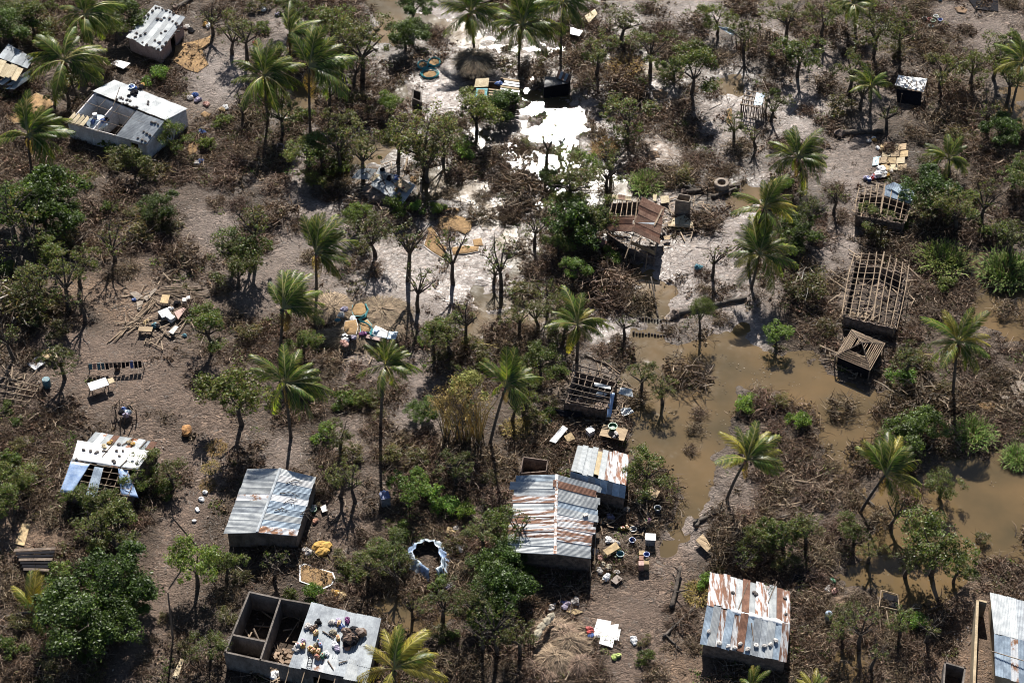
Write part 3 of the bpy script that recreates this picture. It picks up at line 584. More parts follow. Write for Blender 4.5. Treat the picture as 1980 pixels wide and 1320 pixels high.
# --- house at the lower right edge with a block boundary wall
h, (R0, R1, A0, A1, B0, B1) = gable_house('house cut by the frame edge with patched white and grey tin roof', (1923,1224,3.1), (2030,1252,3.1), (1915,1145,2.6), (2030,1176,2.6), (1925,1306,2.4), (2030,1335,2.4), [ZINC, (ZINC, 0, 1), ZINC, ZD, ZINC, ZINC, ZINC], [ZB, ZB, (RS, 0, 1), ZB, ZB, RS, ZB], TANW, wild=.02); H13 = h
MB().pole(P(1916,1258,3.0), P(1990,1280,3.2), .05).build('roof_pole', POLE, h)
c = P(1895, 1240, 0); o = empty('boundary_wall', c, 'tan plastered boundary wall beside the patched roof at the frame edge', 'wall')
wall_between(o, P(1893,1160,2.4), P(1886,1330,2.4), -.3, 2.4, 2.4, -.25, TANW, 'wall_face'); wall_between(o, P(1894,1158,2.4), P(1909,1162,2.4), -.3, 2.4, 2.4, -.2, TANW, 'wall_face')
FOOT += [(1930, 1240, 90)]
# --- sagging rust-brown house in the middle
R0, R1, E0, E1 = P(1241,381,3.7), P(1222,447,3.5), P(1284,401,3.0), P(1275,472,2.8)
c = (R0 + R1 + E0 + E1) / 4; h = empty('house', (c.x, c.y, 0), 'sagging rust-brown tin house broken open, with rafters and a plank front', 'house'); H8 = h
sheets(h, R0, R1, E1, E0, [RB, RB, R_, RB, RB, RB, R_, RB], wild=.03)
sheets(h, P(1228,417,3.5), P(1222,449,3.4), P(1169,447,2.6), P(1174,420,2.7), [RB, R_, RB, RB], wild=.04)
sheets(h, P(1184,376,3.0), P(1220,380,3.1), P(1220,389,2.9), P(1185,386,2.9), [BEIGE, (RB, 0, 1), BEIGE], wild=.03, waves=3, name='roof_board')
bars(h, P(1185,386,2.9), P(1223,390,3.0), P(1221,420,3.3), P(1178,420,2.7), 5, 2, POLE, .05)
MB().slab([P(1233,432,3.5), P(1266,431,3.1), P(1267,436,3.0), P(1233,434,3.4)], (0, 0, .1)).build('loose_batten', ZINCD, h); MB().pole(P(1281,404,3.1), P(1265,437,3.2), .12).build('loose_beam', POLE, h)
for (x0, y0), (x1, y1) in (((1233, 384), (1226, 446)), ((1226, 450), (1208, 500)), ((1238, 458), (1236, 474)), ((1258, 467), (1255, 482)), ((1268, 472), (1266, 489))):
    MB().pole(P(x0, y0, 3.3), P(x1, y1, 2.2), .07).build('post', POLE, h)
MB().slab([P(1220,466,2.2), P(1267,487,2.0), P(1267,494,1.4), P(1217,471,1.5)], (0, .12, 0)).build('plank_band', PLANK, h)
for a, b in (((1218,470),(1266,491)), ((1218,470),(1176,440)), ((1266,491),(1280,402)), ((1176,440),(1182,384)), ((1182,384),(1240,380))):
    wall_between(h, P(*a, 2.0), P(*b, 2.0), -.3, 1.2, 1.2, .1, MUDW)
for x, y in ((1210, 512), (1248, 520), (1226, 505), (1184, 380), (1183, 440)): q = P(x, y, 0); MB().pole(q, q + Vector((.1, .1, 2.2)), .06).build('post', POLE, h)
FOOT += [(1228, 440, 70)]
# --- pole frame houses
SHADESOIL = mat('shade_dark_earth', (.07, .05, .038), (.04, .03, .024), .95, bump=.6)  # floor colour darkened to stand in for deep shade inside the frames
def frame_house(label, R0, R1, L0, L1, E0, E1, nr, npur, m, wallm, wh=1.7, name='pole_frame_house', cov=None):
    R0, R1, L0, L1, E0, E1 = [P(*q) for q in (R0, R1, L0, L1, E0, E1)]
    c = (L0 + L1 + E0 + E1) / 4; h = empty(name, (c.x, c.y, 0), label, 'house frame')
    bars(h, L0, L1, R1, R0, nr, npur, m, .05, .015); bars(h, E0, E1, R1, R0, nr, npur, m, .05, .015)
    MB().pole(R0, R1, .09, .01).build('ridge_pole', m, h)
    q = [Vector((c.x + (p.x - c.x) * .9, c.y + (p.y - c.y) * .9, p.z - .1)) for p in (L0, L1, E1, E0)]
    for i in range(4):
        a, b = q[i], q[(i + 1) % 4]
        MB().pole(Vector((a.x, a.y, -.2)), a, .08).build('post', m, h)
        n = max(4, int((b - a).length / .55)); mb = MB(); A = Vector((a.x, a.y, wh)); B = Vector((b.x, b.y, wh))
        mb.patch(A, B, B - Vector((0, 0, wh + .3)), A - Vector((0, 0, wh + .3)), n * 2, 5, lambda u, v: random.uniform(-.09, .09), .12).build('mud_wall', wallm, h)
        for k in range(1, n):
            p = a.lerp(b, k / n); MB().pole((p.x, p.y, 0), (p.x, p.y, p.z * random.uniform(.75, 1)), .035).build('wall_stick', m, h)
    MB().slab([Vector((p.x, p.y, .06 + zg(p.x, p.y))) for p in q], (0, 0, .12)).build('shaded_earth_floor', SHADESOIL, h)
    for k in range(9):
        u, v = random.random(), random.random(); p = quad_pt(*[Vector((t_.x, t_.y, .25)) for t_ in q], .1 + .8 * u, .1 + .8 * v); MB().blob(p, (random.uniform(.4, 1.1), random.uniform(.3, .7), random.uniform(.2, .5)), .3, 8, 5, random.uniform(0, 3)).build('rubble_mound', MUDW if k % 3 else THATCH, h)
    for k in range(10):
        p = quad_pt(*[Vector((t_.x, t_.y, .4)) for t_ in q], random.uniform(.1, .9), random.uniform(.1, .9)); a = random.uniform(0, 6.28); MB().pole(p, p + Vector((cos(a) * 1.4, sin(a) * 1.4, random.uniform(0, .8))), .04).build('fallen_stick', POLE, h)
    return h, (R0, R1, L0, L1, E0, E1)
H6, _ = frame_house('long bare pole frame of a house stripped of its roof', (1709,492,3.3), (1688,617,3.3), (1652,493,2.3), (1628,607,2.3), (1757,517,2.3), (1734,634,2.3), 11, 5, POLE, MUDW)
FOOT += [(1695, 570, 100)]
H5, q = frame_house('bare pole frame house with one pale blue roof sheet left', (1711,358,3.1), (1702,415,3.1), (1661,366,2.2), (1652,411,2.2), (1766,377,2.2), (1752,428,2.2), 6, 5, POLE, MUDW)
sheets(H5, q[0], q[0].lerp(q[1], .34), q[4].lerp(q[5], .34), q[4], [ZB, ZB], wild=.01)
MB().patch(P(1712,360,3.2), P(1728,353,3.3), P(1768,371,2.5), P(1763,391,2.3), 14, 2, lambda u, v: .12 + .02 * (int(round(u * 14)) % 2)).build('roof_sheet', ZINCB, H5)
FOOT += [(1708, 395, 65)]
H9, q = frame_house('grid-like rafter frame house beside the channel with torn white sheets', (1105,741,3.0), (1180,761,3.0), (1110,706,2.3), (1198,728,2.3), (1086,773,2.3), (1176,789,2.3), 7, 4, POLED, MUDW)
for pts, m in (([(1149,740,3.0),(1181,747,3.0),(1181,753,2.9),(1150,747,2.9)], ZINC), ([(1199,749,2.2),(1222,752,1.9),(1224,768,1.5),(1195,761,1.9)], ZINC), ([(1155,757,2.9),(1176,760,2.9),(1168,768,2.6),(1150,766,2.6)], ZINC)):
    A, B, C, D = [P(*p) for p in pts]; MB().patch(A, B, C, D, 12, 3, lambda u, v: .1 + .02 * (int(round(u * 12)) % 2) + .06 * sin(3 * v + 4 * u)).build('torn_sheet', m, H9)
cloth([(1180,758,2.9),(1189,760,2.7),(1181,806,1.2),(1173,806,1.4)], BLUET, None, parent=H9, amp=.05)
free_sheet([(1199,791,.6),(1218,786,.8),(1226,797,.9),(1203,804,.5)], ZINC, 'bent white roof sheet lying beside the grid-like rafter frame', crumple=.12)
FOOT += [(1145, 755, 80)]
# pyramid lattice hut
bl, br, fr, fl = P(1647,637,1.9), P(1711,664,1.9), P(1682,716,1.7), P(1616,688,1.7); ap = (bl + br + fr + fl) / 4 + Vector((0, 0, 1.1))
c = (bl + br + fr + fl) / 4; h = empty('lattice_hut', (c.x, c.y, 0), 'small square hut with a pyramid roof of bare parallel poles', 'hut'); H7 = h
for k in range(10):
    s_ = 1 - k / 11.0
    for a, b in ((bl, br), (br, fr), (fr, fl), (fl, bl)):
        if k > 5 and random.random() < .3: continue
        MB().pole(ap.lerp(a, s_) + Vector((0, 0, random.uniform(-.05, .05))), ap.lerp(b, s_), .055, .01).build('roof_pole', POLE, h)
for a in (bl, br, fr, fl): MB().pole(ap, a, .07).build('hip_rafter', POLED, h); MB().pole((a.x, a.y, -.3), a, .08).build('post', POLED, h)
for a, b in ((fl, fr), (fr, br), (bl, fl), (bl, br)):
    i = [Vector((c.x + (p.x - c.x) * .9, c.y + (p.y - c.y) * .9, 0)) for p in (a, b)]; wall_between(h, i[0], i[1], -.3, 1.5, 1.5, .1, DARK)
FOOT += [(1662, 678, 60)]
# small hut with pale blue sheet (upper right), with poles around
T, U, V_, W_ = P(1444,177,2.2), P(1484,185,2.2), P(1476,212,1.9), P(1432,203,1.9); c = (T + U + V_ + W_) / 4
h = empty('pole_hut', (c.x, c.y, 0), 'small round-sided pole hut with one pale blue sheet on top', 'hut'); H18 = h
bars(h, T, U, V_, W_, 5, 4, POLE, .06)
MB().patch(P(1463,179,2.35), P(1480,181,2.35), P(1473,204,2.1), P(1457,203,2.1), 12, 2, lambda u, v: .02 * (int(round(u * 12)) % 2)).build('roof_sheet', ZINCB, h)
for k in range(26):
    a = 2 * pi * k / 26; q = c + Vector((cos(a) * 1.5, sin(a) * 1.3, 0)); MB().pole((q.x, q.y, -.2), (q.x + random.uniform(-.1, .1), q.y, random.uniform(1.4, 2.1)), .06).build('wall_stick', POLED, h)
FOOT += [(1455, 205, 50)]
# crumpled white sheet hut
c = P(1762, 190, 0); h = empty('sheet_hut', c, 'low hut under crumpled white sheets held down by poles', 'hut'); H4 = h
A, B, C, D = P(1737,146,2.2), P(1793,152,2.2), P(1786,178,1.8), P(1730,165,1.9); MB().patch(A, B, C, D, 14, 8, lambda u, v: random.uniform(-.12, .12), .03).build('white_sheeting', WHITE, h)
A, B, C, D = P(1733,172,1.8), P(1783,178,1.7), P(1780,205,.5), P(1735,198,.4); MB().patch(A, B, C, D, 12, 8, lambda u, v: .08 * sin(9 * u) + random.uniform(-.05, .05), .03).build('dark_sheeting', DARK, h)
for k in range(7): a = P(1740 + 8 * k, 150 + 2 * k, 2.4); MB().pole(a, a + Vector((random.uniform(-1.2, 1.0), -1.3, -.3)), .05).build('holding_pole', POLED, h)
for p in (A, B, C, D): pass
for x, y in ((1740, 205), (1784, 210), (1790, 178), (1735, 172)): q = P(x, y, 0); MB().pole((q.x, q.y, -.2), (q.x, q.y, 1.9), .07).build('post', POLED, h)
FOOT += [(1762, 180, 40)]
# patched shack top centre
c = P(962, 180, 0); h = empty('shack', c, 'patched shack roofed with white planks and brown boards', 'shack'); H19 = h
A, B, C, D = P(920,153,2.2), P(946,151,2.2), P(944,168,2.1), P(917,169,2.1); MB().patch(A, B, C, D, 8, 6, lambda u, v: random.uniform(0, .06), .05).build('roof_board', BEIGE, h)
A, B, C, D = P(921,171,2.1), P(943,171,2.1), P(941,188,1.9), P(918,187,1.9); MB().patch(A, B, C, D, 8, 6, lambda u, v: random.uniform(0, .04), .05).build('tarpaulin', TURQ, h); MB().patch(A.lerp(C, .2), B.lerp(D, .25), C.lerp(A, .2), D.lerp(B, .2), 6, 5, lambda u, v: .1 + random.uniform(0, .05), .03).build('grain_layer', GRAIN, h)
for k in range(7): A, B = P(968, 151 + 5 * k, 2.25), P(1004, 156 + 5.2 * k, 2.1); MB().slab([A, B, B + Vector((0, -.28, -.02)), A + Vector((0, -.28, -.02))], (0, 0, .07)).build('roof_plank', WHITE if k % 3 else PLANK, h)
for k in range(4): A, B = P(945, 172 + 5 * k, 2.1), P(975, 175 + 5 * k, 2.1); MB().slab([A, B, B + Vector((0, -.2, 0)), A + Vector((0, -.2, 0))], (0, 0, .06)).build('roof_plank', PLANK, h)
q = [P(922,155,2.0), P(1000,160,2.0), P(995,190,1.8), P(922,186,1.8)]
for i in range(4): wall_between(h, q[i], q[(i + 1) % 4], -.3, 1.9, 1.9, -.1, MUDW)
FOOT += [(960, 172, 50)]
# dark thatch hut and rusty little roof near the top
def thatch_roof(h, c, r, z0, z1, m=THATCH, n=30, rag=.25, sq=1.0):
    mb = MB(); prof = [(r, z0), (r * .72, z0 + (z1 - z0) * .34), (r * .4, z0 + (z1 - z0) * .68), (r * .06, z1)]
    mb.lathe(prof, c, n, rag * .35); mb.build('thatch', m, h); straw(h, Vector(c) + Vector((0, 0, z0 - .1)), r, r, z1 - z0 + .1, 1200, 5, cols=[(.13,.1,.07), (.09,.07,.05), (.17,.13,.09), (.06,.045,.035)])
c = P(916, 140, 0); h = empty('thatch_hut', c, 'dark weathered thatch hut under the tall palm', 'hut'); H20 = h
thatch_roof(h, Vector(c), 2.2, 1.5, 2.3); MB().lathe([(1.6, -.2), (1.6, 1.6)], c, 14, .05).build('wall', MUDW, h); MB().box(Vector(c) + Vector((0, -1.62, .8)), (1.0, .12, 1.5)).build('doorway', DARK, h)
c = P(1080, 160, 0); h = empty('shed', c, 'dark shed with a small striped rusty roof', 'shed'); H21 = h
sheets(h, P(1080,136,2.3), P(1105,146,2.3), P(1098,160,2.0), P(1075,151,2.0), [RB, (Z, 0, 1), RB, (Z, 0, 1), RB], wild=.02)
q = [P(1054,150,1.6), P(1103,150,1.9), P(1099,162,1.8), P(1052,170,1.6)]
for i in range(4): wall_between(h, q[i], q[(i + 1) % 4], -.3, 1.6, 1.6, -.1, DARK)
MB().slab([q[0], q[1], q[2], q[3]], (0, 0, .1)).build('flat_roof', tint('tar_felt', (.07, .07, .075)), h)
FOOT += [(916, 135, 40), (1078, 160, 40)]
# collapsed grey roof
c = P(755, 365, 0); h = empty('collapsed_roof', c, 'collapsed grey sheet roof lying over a heap of household goods', 'collapsed roof'); H17 = h
sheets(h, P(733,325,1.8), P(802,360,1.0), P(777,397,.7), P(717,358,1.4), [ZINC, ZD, ZINC, ZINC, ZD, ZINC], wild=.05); sheets(h, P(696,327,1.7), P(729,327,1.7), P(712,348,1.3), P(678,346,1.2), [ZD, ZINC, ZINC], wild=.06)
A, B, C, D = P(774,346,1.55), P(797,360,1.25), P(785,374,1.15), P(762,358,1.45); MB().patch(A, B, C, D, 8, 8, lambda u, v: .1 + random.uniform(0, .05), .06).build('slatted_frame', PLANK, h)
A, B, C, D = P(728,336,1.9), P(735,338,1.9), P(722,350,1.6), P(715,348,1.6); MB().patch(A, B, C, D, 2, 6, None, .08).build('wooden_frame', BEIGE, h)
for k in range(9): a = P(680 + random.uniform(0, 40), 350 + random.uniform(0, 30), .2); MB().pole(a, a + Vector((random.uniform(.5, 2.4), random.uniform(-1, 1), random.uniform(.2, 1.0))), .05).build('broken_rafter', POLE, h)
MB().blob(P(745,372,.2), (2.6, 1.8, .9), .2, 12, 6).build('rubble_mound', MUDW, h)
FOOT += [(745, 365, 60)]
# fallen thatch with grain mats
c = P(665, 640, 0); h = empty('fallen_thatch', c, 'fallen grey-brown thatch roof of a round house', 'fallen thatch'); H22 = h
for (x, y, rx, ry, rz_) in ((690, 655, 4.4, 2.0, 1.1), (735, 610, 3.4, 2.6, .9), (640, 605, 2.4, 2.8, .8), (755, 645, 2.0, 1.5, .8)):
    q = P(x, y, 0); MB().blob(q, (rx, ry, rz_), .12, 20, 8).build('thatch_mass', THATCH, h); straw(h, q, rx, ry, rz_, 1500, int(x))
FOOT += [(685, 630, 90)]
c = P(1085, 1250, 0); h = empty('fallen_thatch', c, 'brown collapsed thatch hut with sacks on its top by the trodden yard', 'fallen thatch'); H32 = h
for (x, y, rx, ry, rz_) in ((1100, 1250, 1.8, 1.5, 1.2), (1075, 1275, 2.3, 1.6, 1.0), (1048, 1290, 2.2, 1.8, .6), (1122, 1290, 1.3, 1.2, 1.0), (1070, 1214, 2.6, .8, .8), (1085, 1232, 1.6, 1.2, 1.2)):
    MB().blob(P(x, y, 0), (rx, ry, rz_), .1, 20, 8).build('thatch_mass', THATCH, h); straw(h, P(x, y, 0), rx, ry, rz_, 1500, int(x))
FOOT += [(1085, 1250, 70)]
# concrete latrine, tank ring, small boxes
def open_box(label, pts, z, th_, m, name, cat, door=None):
    q = [P(x, y, z) for x, y in pts]; c = sum(q, Vector()) / len(q); h = empty(name, (c.x, c.y, 0), label, cat)
    for i in range(len(q)): wall_between(h, q[i], q[(i + 1) % len(q)], -.3, z, z, th_, m)
    return h
h = open_box('dark roofless latrine box with a pale rim and open legs', [(1312,374),(1337,378),(1334,391),(1306,387)], 2.6, -.1, CONC, 'latrine', 'latrine'); H27 = h
c = P(1394, 366, 0); h = empty('water_tank', c, 'round open concrete tank beside the fallen trunk', 'water tank'); MB().lathe([(.86, -.2), (.86, 1.0), (.78, 1.1), (.5, 1.1), (.44, 1.0), (.44, .2)], c, 22).build('tank_ring', CONC, h)
c = P(837, 776, 0); tag(MB().lathe([(.62, 0), (.64, .16), (.6, .22), (.2, .24), (.14, .2), (.12, .02)], c, 18, .01).build('well_cover', CONC, None, Vector(c)), 'round pale concrete disc with a central hole on bare ground', 'concrete disc')
open_box('small roofless enclosure edged with turquoise paint beside the rust-streaked roof', [(1011,882),(1060,889),(1057,911),(1005,915)], 2.0, -.1, MUDW, 'washroom', 'enclosure')
for a, b in (((1011,882),(1060,889)), ((1011,882),(1005,915)), ((1005,915),(1040,915))):
    pass
open_box('low roofless block room cut by the bottom frame edge', [(1826,1278),(1868,1290),(1862,1335),(1822,1335)], 1.8, -.16, BLOCK, 'block_room', 'room')
open_box('small dark block hutch standing in the brown puddle', [(798,172),(815,178),(815,198),(797,190)], 1.3, -.12, BLOCK, 'block_hutch', 'hutch')
open_box('small pinkish brick hearth frame beside the silt path', [(537,276),(550,279),(548,290),(533,287)], .8, -.12, PINKW, 'hearth', 'hearth')
c = P(60, 1085, 0); h = empty('burnt_platform', c, 'dark charred platform of boards in the bottom left yard', 'platform'); H29 = h
for k in range(7): A, B = P(28 + k * 3, 1062 + k * 6, .9), P(108 - k * 2, 1058 + k * 7, .8); MB().slab([A, B, B + Vector((0, -.3, 0)), A + Vector((0, -.3, 0))], (0, 0, .08)).build('charred_board', DARK if k % 3 else POLED, h)
for x, y in ((30, 1085), (100, 1075), (95, 1120), (40, 1125)): q = P(x, y, 0); MB().pole(q, q + Vector((0, 0, .9)), .08).build('post', POLED, h)
c = P(1722, 1165, 0); h = empty('animal_pen', c, 'small pole pen round a dark hollow below the spreading tree', 'pen'); H31 = h
for (x0, y0), (x1, y1) in (((1704,1140),(1700,1172)), ((1736,1150),(1739,1178)), ((1706,1141),(1737,1150)), ((1704,1172),(1740,1180)), ((1700,1178),(1703,1225)), ((1714,1180),(1722,1235)), ((1730,1182),(1736,1232))): MB().pole(P(x0, y0, 1.0), P(x1, y1, .9 if y1 < 1200 else .2), .06).build('pen_pole', POLE, h)
A, B, C, D = P(1708,1145,.4), P(1735,1153,.4), P(1737,1176,.3), P(1705,1170,.3); MB().slab([A, B, C, D], (0, 0, .1)).build('hollow_shade', DARK, h)  # near-black slab paints the shade of the hollow
PALEPL = mat('pale_blue_plastic', (.55, .64, .7), (.34, .42, .5), .4, var=.2, bump=.4, bscale=2)
# plastic ringed pit (heart shaped wall of sheeting)
ring = [(788,1068),(800,1050),(820,1040),(842,1042),(855,1058),(860,1080),(858,1100),(846,1106),(830,1108),(812,1096),(796,1084)]
c = P(825, 1078, 0); h = empty('ringed_pit', c, 'washing enclosure ringed with grey-blue plastic sheeting, open on top', 'enclosure'); H30 = h
for i in range(len(ring)):
    a, b = P(*ring[i], .9), P(*ring[(i + 1) % len(ring)], .9); o_ = Vector(((a.x + b.x) / 2 - c.x, (a.y + b.y) / 2 - c.y, 0)).normalized()
    if i == 7: continue
    MB().patch(a - o_ * .5 + Vector((0, 0, .05)), b - o_ * .5 + Vector((0, 0, .05)), b + o_ * .55 - Vector((0, 0, .75)), a + o_ * .55 - Vector((0, 0, .75)), 8, 6, lambda u, v: .07 * sin(9 * u) + random.uniform(-.06, .06) + .12 * (v < .4), .03).build('plastic_sheet', (BLUET, PALEPL, PALEPL, ZINCB)[i % 4], h, smooth=True); MB().pole((a.x, a.y, -.2), a + Vector((0, 0, .15)), .05).build('stake', POLE, h)
FOOT += [(825, 1078, 45)]
# flattened pole house, left, and the collapsed frame at the left edge
c = P(300, 620, 0); h = empty('flattened_house', c, 'flattened pole and mud house with its poles fanned out on the ground', 'collapsed house'); H24 = h
for k in range(26):
    u = k / 25; a = P(210 + 75 * u + random.uniform(-6, 6), 665 - 60 * u + random.uniform(-8, 8), .15 + .2 * random.random()); b = P(285 + 20 * u + random.uniform(-5, 5), 595 - 22 * u + random.uniform(-8, 8), .2 + .3 * random.random()); MB().pole(a, b, .05, .03).build('fallen_pole', POLE, h)
for k in range(24):
    u = k / 23; a = P(300 + 75 * u, 568 - 8 * sin(pi * u) + random.uniform(-8, 10), .2 + .2 * random.random()); b = a + Vector((random.uniform(1.2, 3.0), random.uniform(-1.0, .6), random.uniform(-.1, .2))); MB().pole(a, b, .045, .03).build('fallen_pole', POLE, h)
for k in range(12): a = P(372 + 3 * k + random.uniform(-3, 3), 575 + k, .5); MB().pole(a, a + Vector((random.uniform(-.5, .2), -random.uniform(1.4, 2.6), -.3)), .05).build('leaning_pole', POLE, h)
A, B, C, D = P(320,556,.7), P(352,556,.7), P(350,568,.4), P(316,568,.4); bars(h, A, B, C, D, 16, 4, POLE, .03, name='lattice_stick', name2='lattice_rail')
for pts in ([(250,566,.5),(263,563,.5),(277,572,.5),(265,580,.4)], [(276,576,.5),(300,557,.5),(303,560,.5),(284,582,.4)], [(264,583,.4),(278,580,.4),(271,600,.4),(265,598,.4)]):
    q = [P(*p) for p in pts]; MB().patch(*q, 4, 4, lambda u, v: random.uniform(0, .05), .06).build('wall_board', CONC, h)
FOOT += [(310, 605, 80)]
c = P(30, 730, 0); h = empty('collapsed_frame', c, 'collapsed roof frame of thin poles at the left frame edge', 'collapsed frame'); H23 = h
bars(h, P(-20,722,.9), P(75,748,.7), P(55,778,.3), P(-20,768,.4), 6, 4, POLE, .05, .02)
for k in range(14): a = P(random.uniform(-5, 75), random.uniform(695, 775), .2); MB().pole(a, a + Vector((random.uniform(-1.4, 1.6), random.uniform(-1.2, 1.2), random.uniform(0, .6))), .05, .02).build('fallen_pole', POLE, h)
MB().pole(P(25,770,.2), P(72,715,.7), .07).build('fallen_pole', POLE, h)
FOOT += [(35, 735, 50)]
# ------------------------------------------------------------------ vegetation meshes
def leaves(n_cl, per, R, lr, size, cols, flat=.8, up=.5, shell=True, seed=0, hang=0.0, asp=.5, lobes=0):
    """kite-shaped leaves in clumps through a crown of radius R; with lobes the crown is several uneven masses."""
    g = np.random.default_rng(seed)
    d = g.normal(size=(n_cl, 3)); d /= np.linalg.norm(d, axis=1)[:, None]
    if lobes:
        la = g.random() * 6.28 + np.arange(lobes) * 6.283 / lobes + g.normal(size=lobes) * .45; ld = R * (.3 + .5 * g.random(lobes)); ld[0] = 0
        lc = np.stack([ld * np.cos(la), ld * np.sin(la), R * flat * (.75 * g.random(lobes) - .42)], 1); lc[0, 2] = R * flat * .3
        lrad = R * (.26 + .26 * g.random(lobes)); li = g.integers(0, lobes, n_cl)
        d[:, 2] = np.where(d[:, 2] < -.3, -d[:, 2], d[:, 2])
        cc = lc[li] + d * (lrad[li] * (.55 + .5 * g.random(n_cl)))[:, None] * np.array([1, 1, flat])
    else:
        d[:, 2] = np.abs(d[:, 2]) * .9 - .25
        rad = R * (.45 + .55 * g.random(n_cl) ** .6) if shell else R * g.random(n_cl) ** .5
        cc = d * rad[:, None] * np.array([1, 1, flat])
    cr = lr * (.5 + 1.0 * g.random(n_cl))
    cb = .65 + .7 * g.random(n_cl)
    k = np.repeat(np.arange(n_cl), per); N = len(k)
    o = g.normal(size=(N, 3)); o /= np.linalg.norm(o, axis=1)[:, None]
    p = cc[k] + o * (cr[k] * g.random(N) ** .45)[:, None] * np.array([1, 1, .7])
    nrm = o * .6 + g.normal(size=(N, 3)) * .55 + np.array([0, 0, up]); nrm /= np.linalg.norm(nrm, axis=1)[:, None]
    t_ = np.cross(nrm, g.normal(size=(N, 3))); t_[:, 2] -= hang; t_ /= np.linalg.norm(t_, axis=1)[:, None] + 1e-9; bt = np.cross(nrm, t_)
    s = size * (.6 + .8 * g.random(N))[:, None]
    V = np.stack([p - t_ * s, p + bt * s * asp - nrm * s * .12, p + t_ * s, p - bt * s * asp - nrm * s * .12], 1).reshape(-1, 3)
    ci = g.integers(0, len(cols), N); C = np.array(cols)[ci] * (cb[k] * (.65 + .7 * g.random(N)))[:, None]
    return V, np.arange(N * 4).reshape(-1, 4), C
def sticks(n, R, L, wd, cols, seed, flat=.5):
    """broken twigs pointing every way through a low uneven mound."""
    g = np.random.default_rng(seed); a = g.random(n) * 6.283; r = R * np.sqrt(g.random(n)); b = np.stack([r * np.cos(a), r * np.sin(a), flat * R * g.random(n) * (1 - (r / R) ** 2 * .7)], 1)
    d = g.normal(size=(n, 3)) * np.array([1, 1, .55]); d[:, 2] = np.abs(d[:, 2]) * .8 - .15; d /= np.linalg.norm(d, axis=1)[:, None]
    l = L * (.3 + .9 * g.random(n))[:, None]; e = b + d * l; m = (b + e) / 2 + g.normal(size=(n, 3)) * L * .08
    w_ = np.cross(d, g.normal(size=(n, 3))); w_ /= np.linalg.norm(w_, axis=1)[:, None] + 1e-9; w_ = w_ * wd * (.6 + .8 * g.random(n))[:, None]
    V = np.stack([b - w_, b + w_, m + w_ * .8, m - w_ * .8, e + w_ * .3, e - w_ * .3], 1).reshape(-1, 3); i = np.arange(n)[:, None] * 6
    F = np.concatenate([i + np.array([[0, 1, 2, 3]]), i + np.array([[3, 2, 4, 5]])], 1).reshape(-1, 4)
    return V, F, np.repeat(np.array(cols)[g.integers(0, len(cols), n)] * (.6 + .8 * g.random(n))[:, None], 2, 0)
def blades(n, R, L, wd, cols, seed, rise=1.0, droop=.6, spread=1.0, tip=None, base_r=None):
    """thin bent strips (twigs, grass blades, dead stems): two quads each."""
    g = np.random.default_rng(seed); a = g.random(n) * 2 * pi; r = (base_r if base_r else R) * np.sqrt(g.random(n))
    b = np.stack([r * np.cos(a), r * np.sin(a), np.zeros(n)], 1)
    a2 = a + g.normal(size=n) * 1.1 * spread; el = (.25 + .9 * g.random(n)) * rise
    d = np.stack([np.cos(a2) * np.cos(el), np.sin(a2) * np.cos(el), np.sin(el)], 1)
    l = L * (.5 + .8 * g.random(n))[:, None]
    m = b + d * l * .55; e = b + d * l; e[:, 2] -= (droop * l[:, 0] * .5); sd_ = np.cross(d, np.array([0, 0, 1.0])); sd_ /= np.linalg.norm(sd_, axis=1)[:, None] + 1e-9
    sd_ = sd_ * wd * (.6 + .8 * g.random(n))[:, None]
    V = np.stack([b - sd_, b + sd_, m + sd_ * .8, m - sd_ * .8, e + sd_ * .2, e - sd_ * .2], 1).reshape(-1, 3)
    i = np.arange(n)[:, None] * 6
    F = np.concatenate([i + np.array([[0, 1, 2, 3]]), i + np.array([[3, 2, 4, 5]])], 1).reshape(-1, 4)
    C = np.repeat(np.array(cols)[g.integers(0, len(cols), n)] * (.6 + .8 * g.random(n))[:, None], 2, 0)
    if tip is not None:
        C[1::2] = np.array(tip)[g.integers(0, len(tip), n)] * (.7 + .6 * g.random(n))[:, None]
    return V, F, C
def join(*parts):
    V, F, C, o = [], [], [], 0
    for v, f, c in parts:
        V.append(v); F.append(f + o); C.append(c); o += len(v)
    return np.concatenate(V), np.concatenate(F), np.concatenate(C)
G1 = [(.085,.13,.025), (.06,.1,.022), (.12,.16,.035), (.14,.14,.04)]
G2 = [(.045,.075,.02), (.055,.09,.022), (.075,.11,.028)]
G3 = [(.11,.2,.035), (.15,.22,.04), (.085,.15,.03), (.18,.22,.05)]
GO = [(.1,.105,.04), (.13,.115,.05), (.08,.09,.034), (.13,.1,.055)]
GB = [(.13,.09,.056), (.085,.06,.04), (.19,.14,.095), (.06,.045,.034), (.11,.068,.044)]
GT = [(.2,.15,.11), (.28,.22,.16), (.13,.095,.07)]
GY_ = [(.24,.17,.05), (.3,.21,.06), (.2,.13,.05), (.15,.13,.04)]
GM = [(.1,.17,.03), (.14,.2,.05), (.18,.21,.06)]
CROWN = {}
def crowns(key, n, fn, m):
    CROWN[key] = []
    for i in range(n):
        V, F, C = fn(1000 + 17 * i + len(CROWN) * 331); CROWN[key].append(np_mesh('crown_' + key, V, F, C, [m]))
crowns('green_tree', 6, lambda s: leaves(100, 54, 1.08, .18, .036, G1 + GO[:2], .9, seed=s, lobes=5 + s % 4), LEAF)
crowns('dense_tree', 4, lambda s: leaves(180, 62, 1.1, .2, .038, G2 + G1[:1], .85, seed=s, lobes=7 + s % 3), LEAF)
crowns('vivid_tree', 4, lambda s: leaves(96, 58, 1.08, .18, .038, G3, .85, seed=s, lobes=5 + s % 4), LEAF)
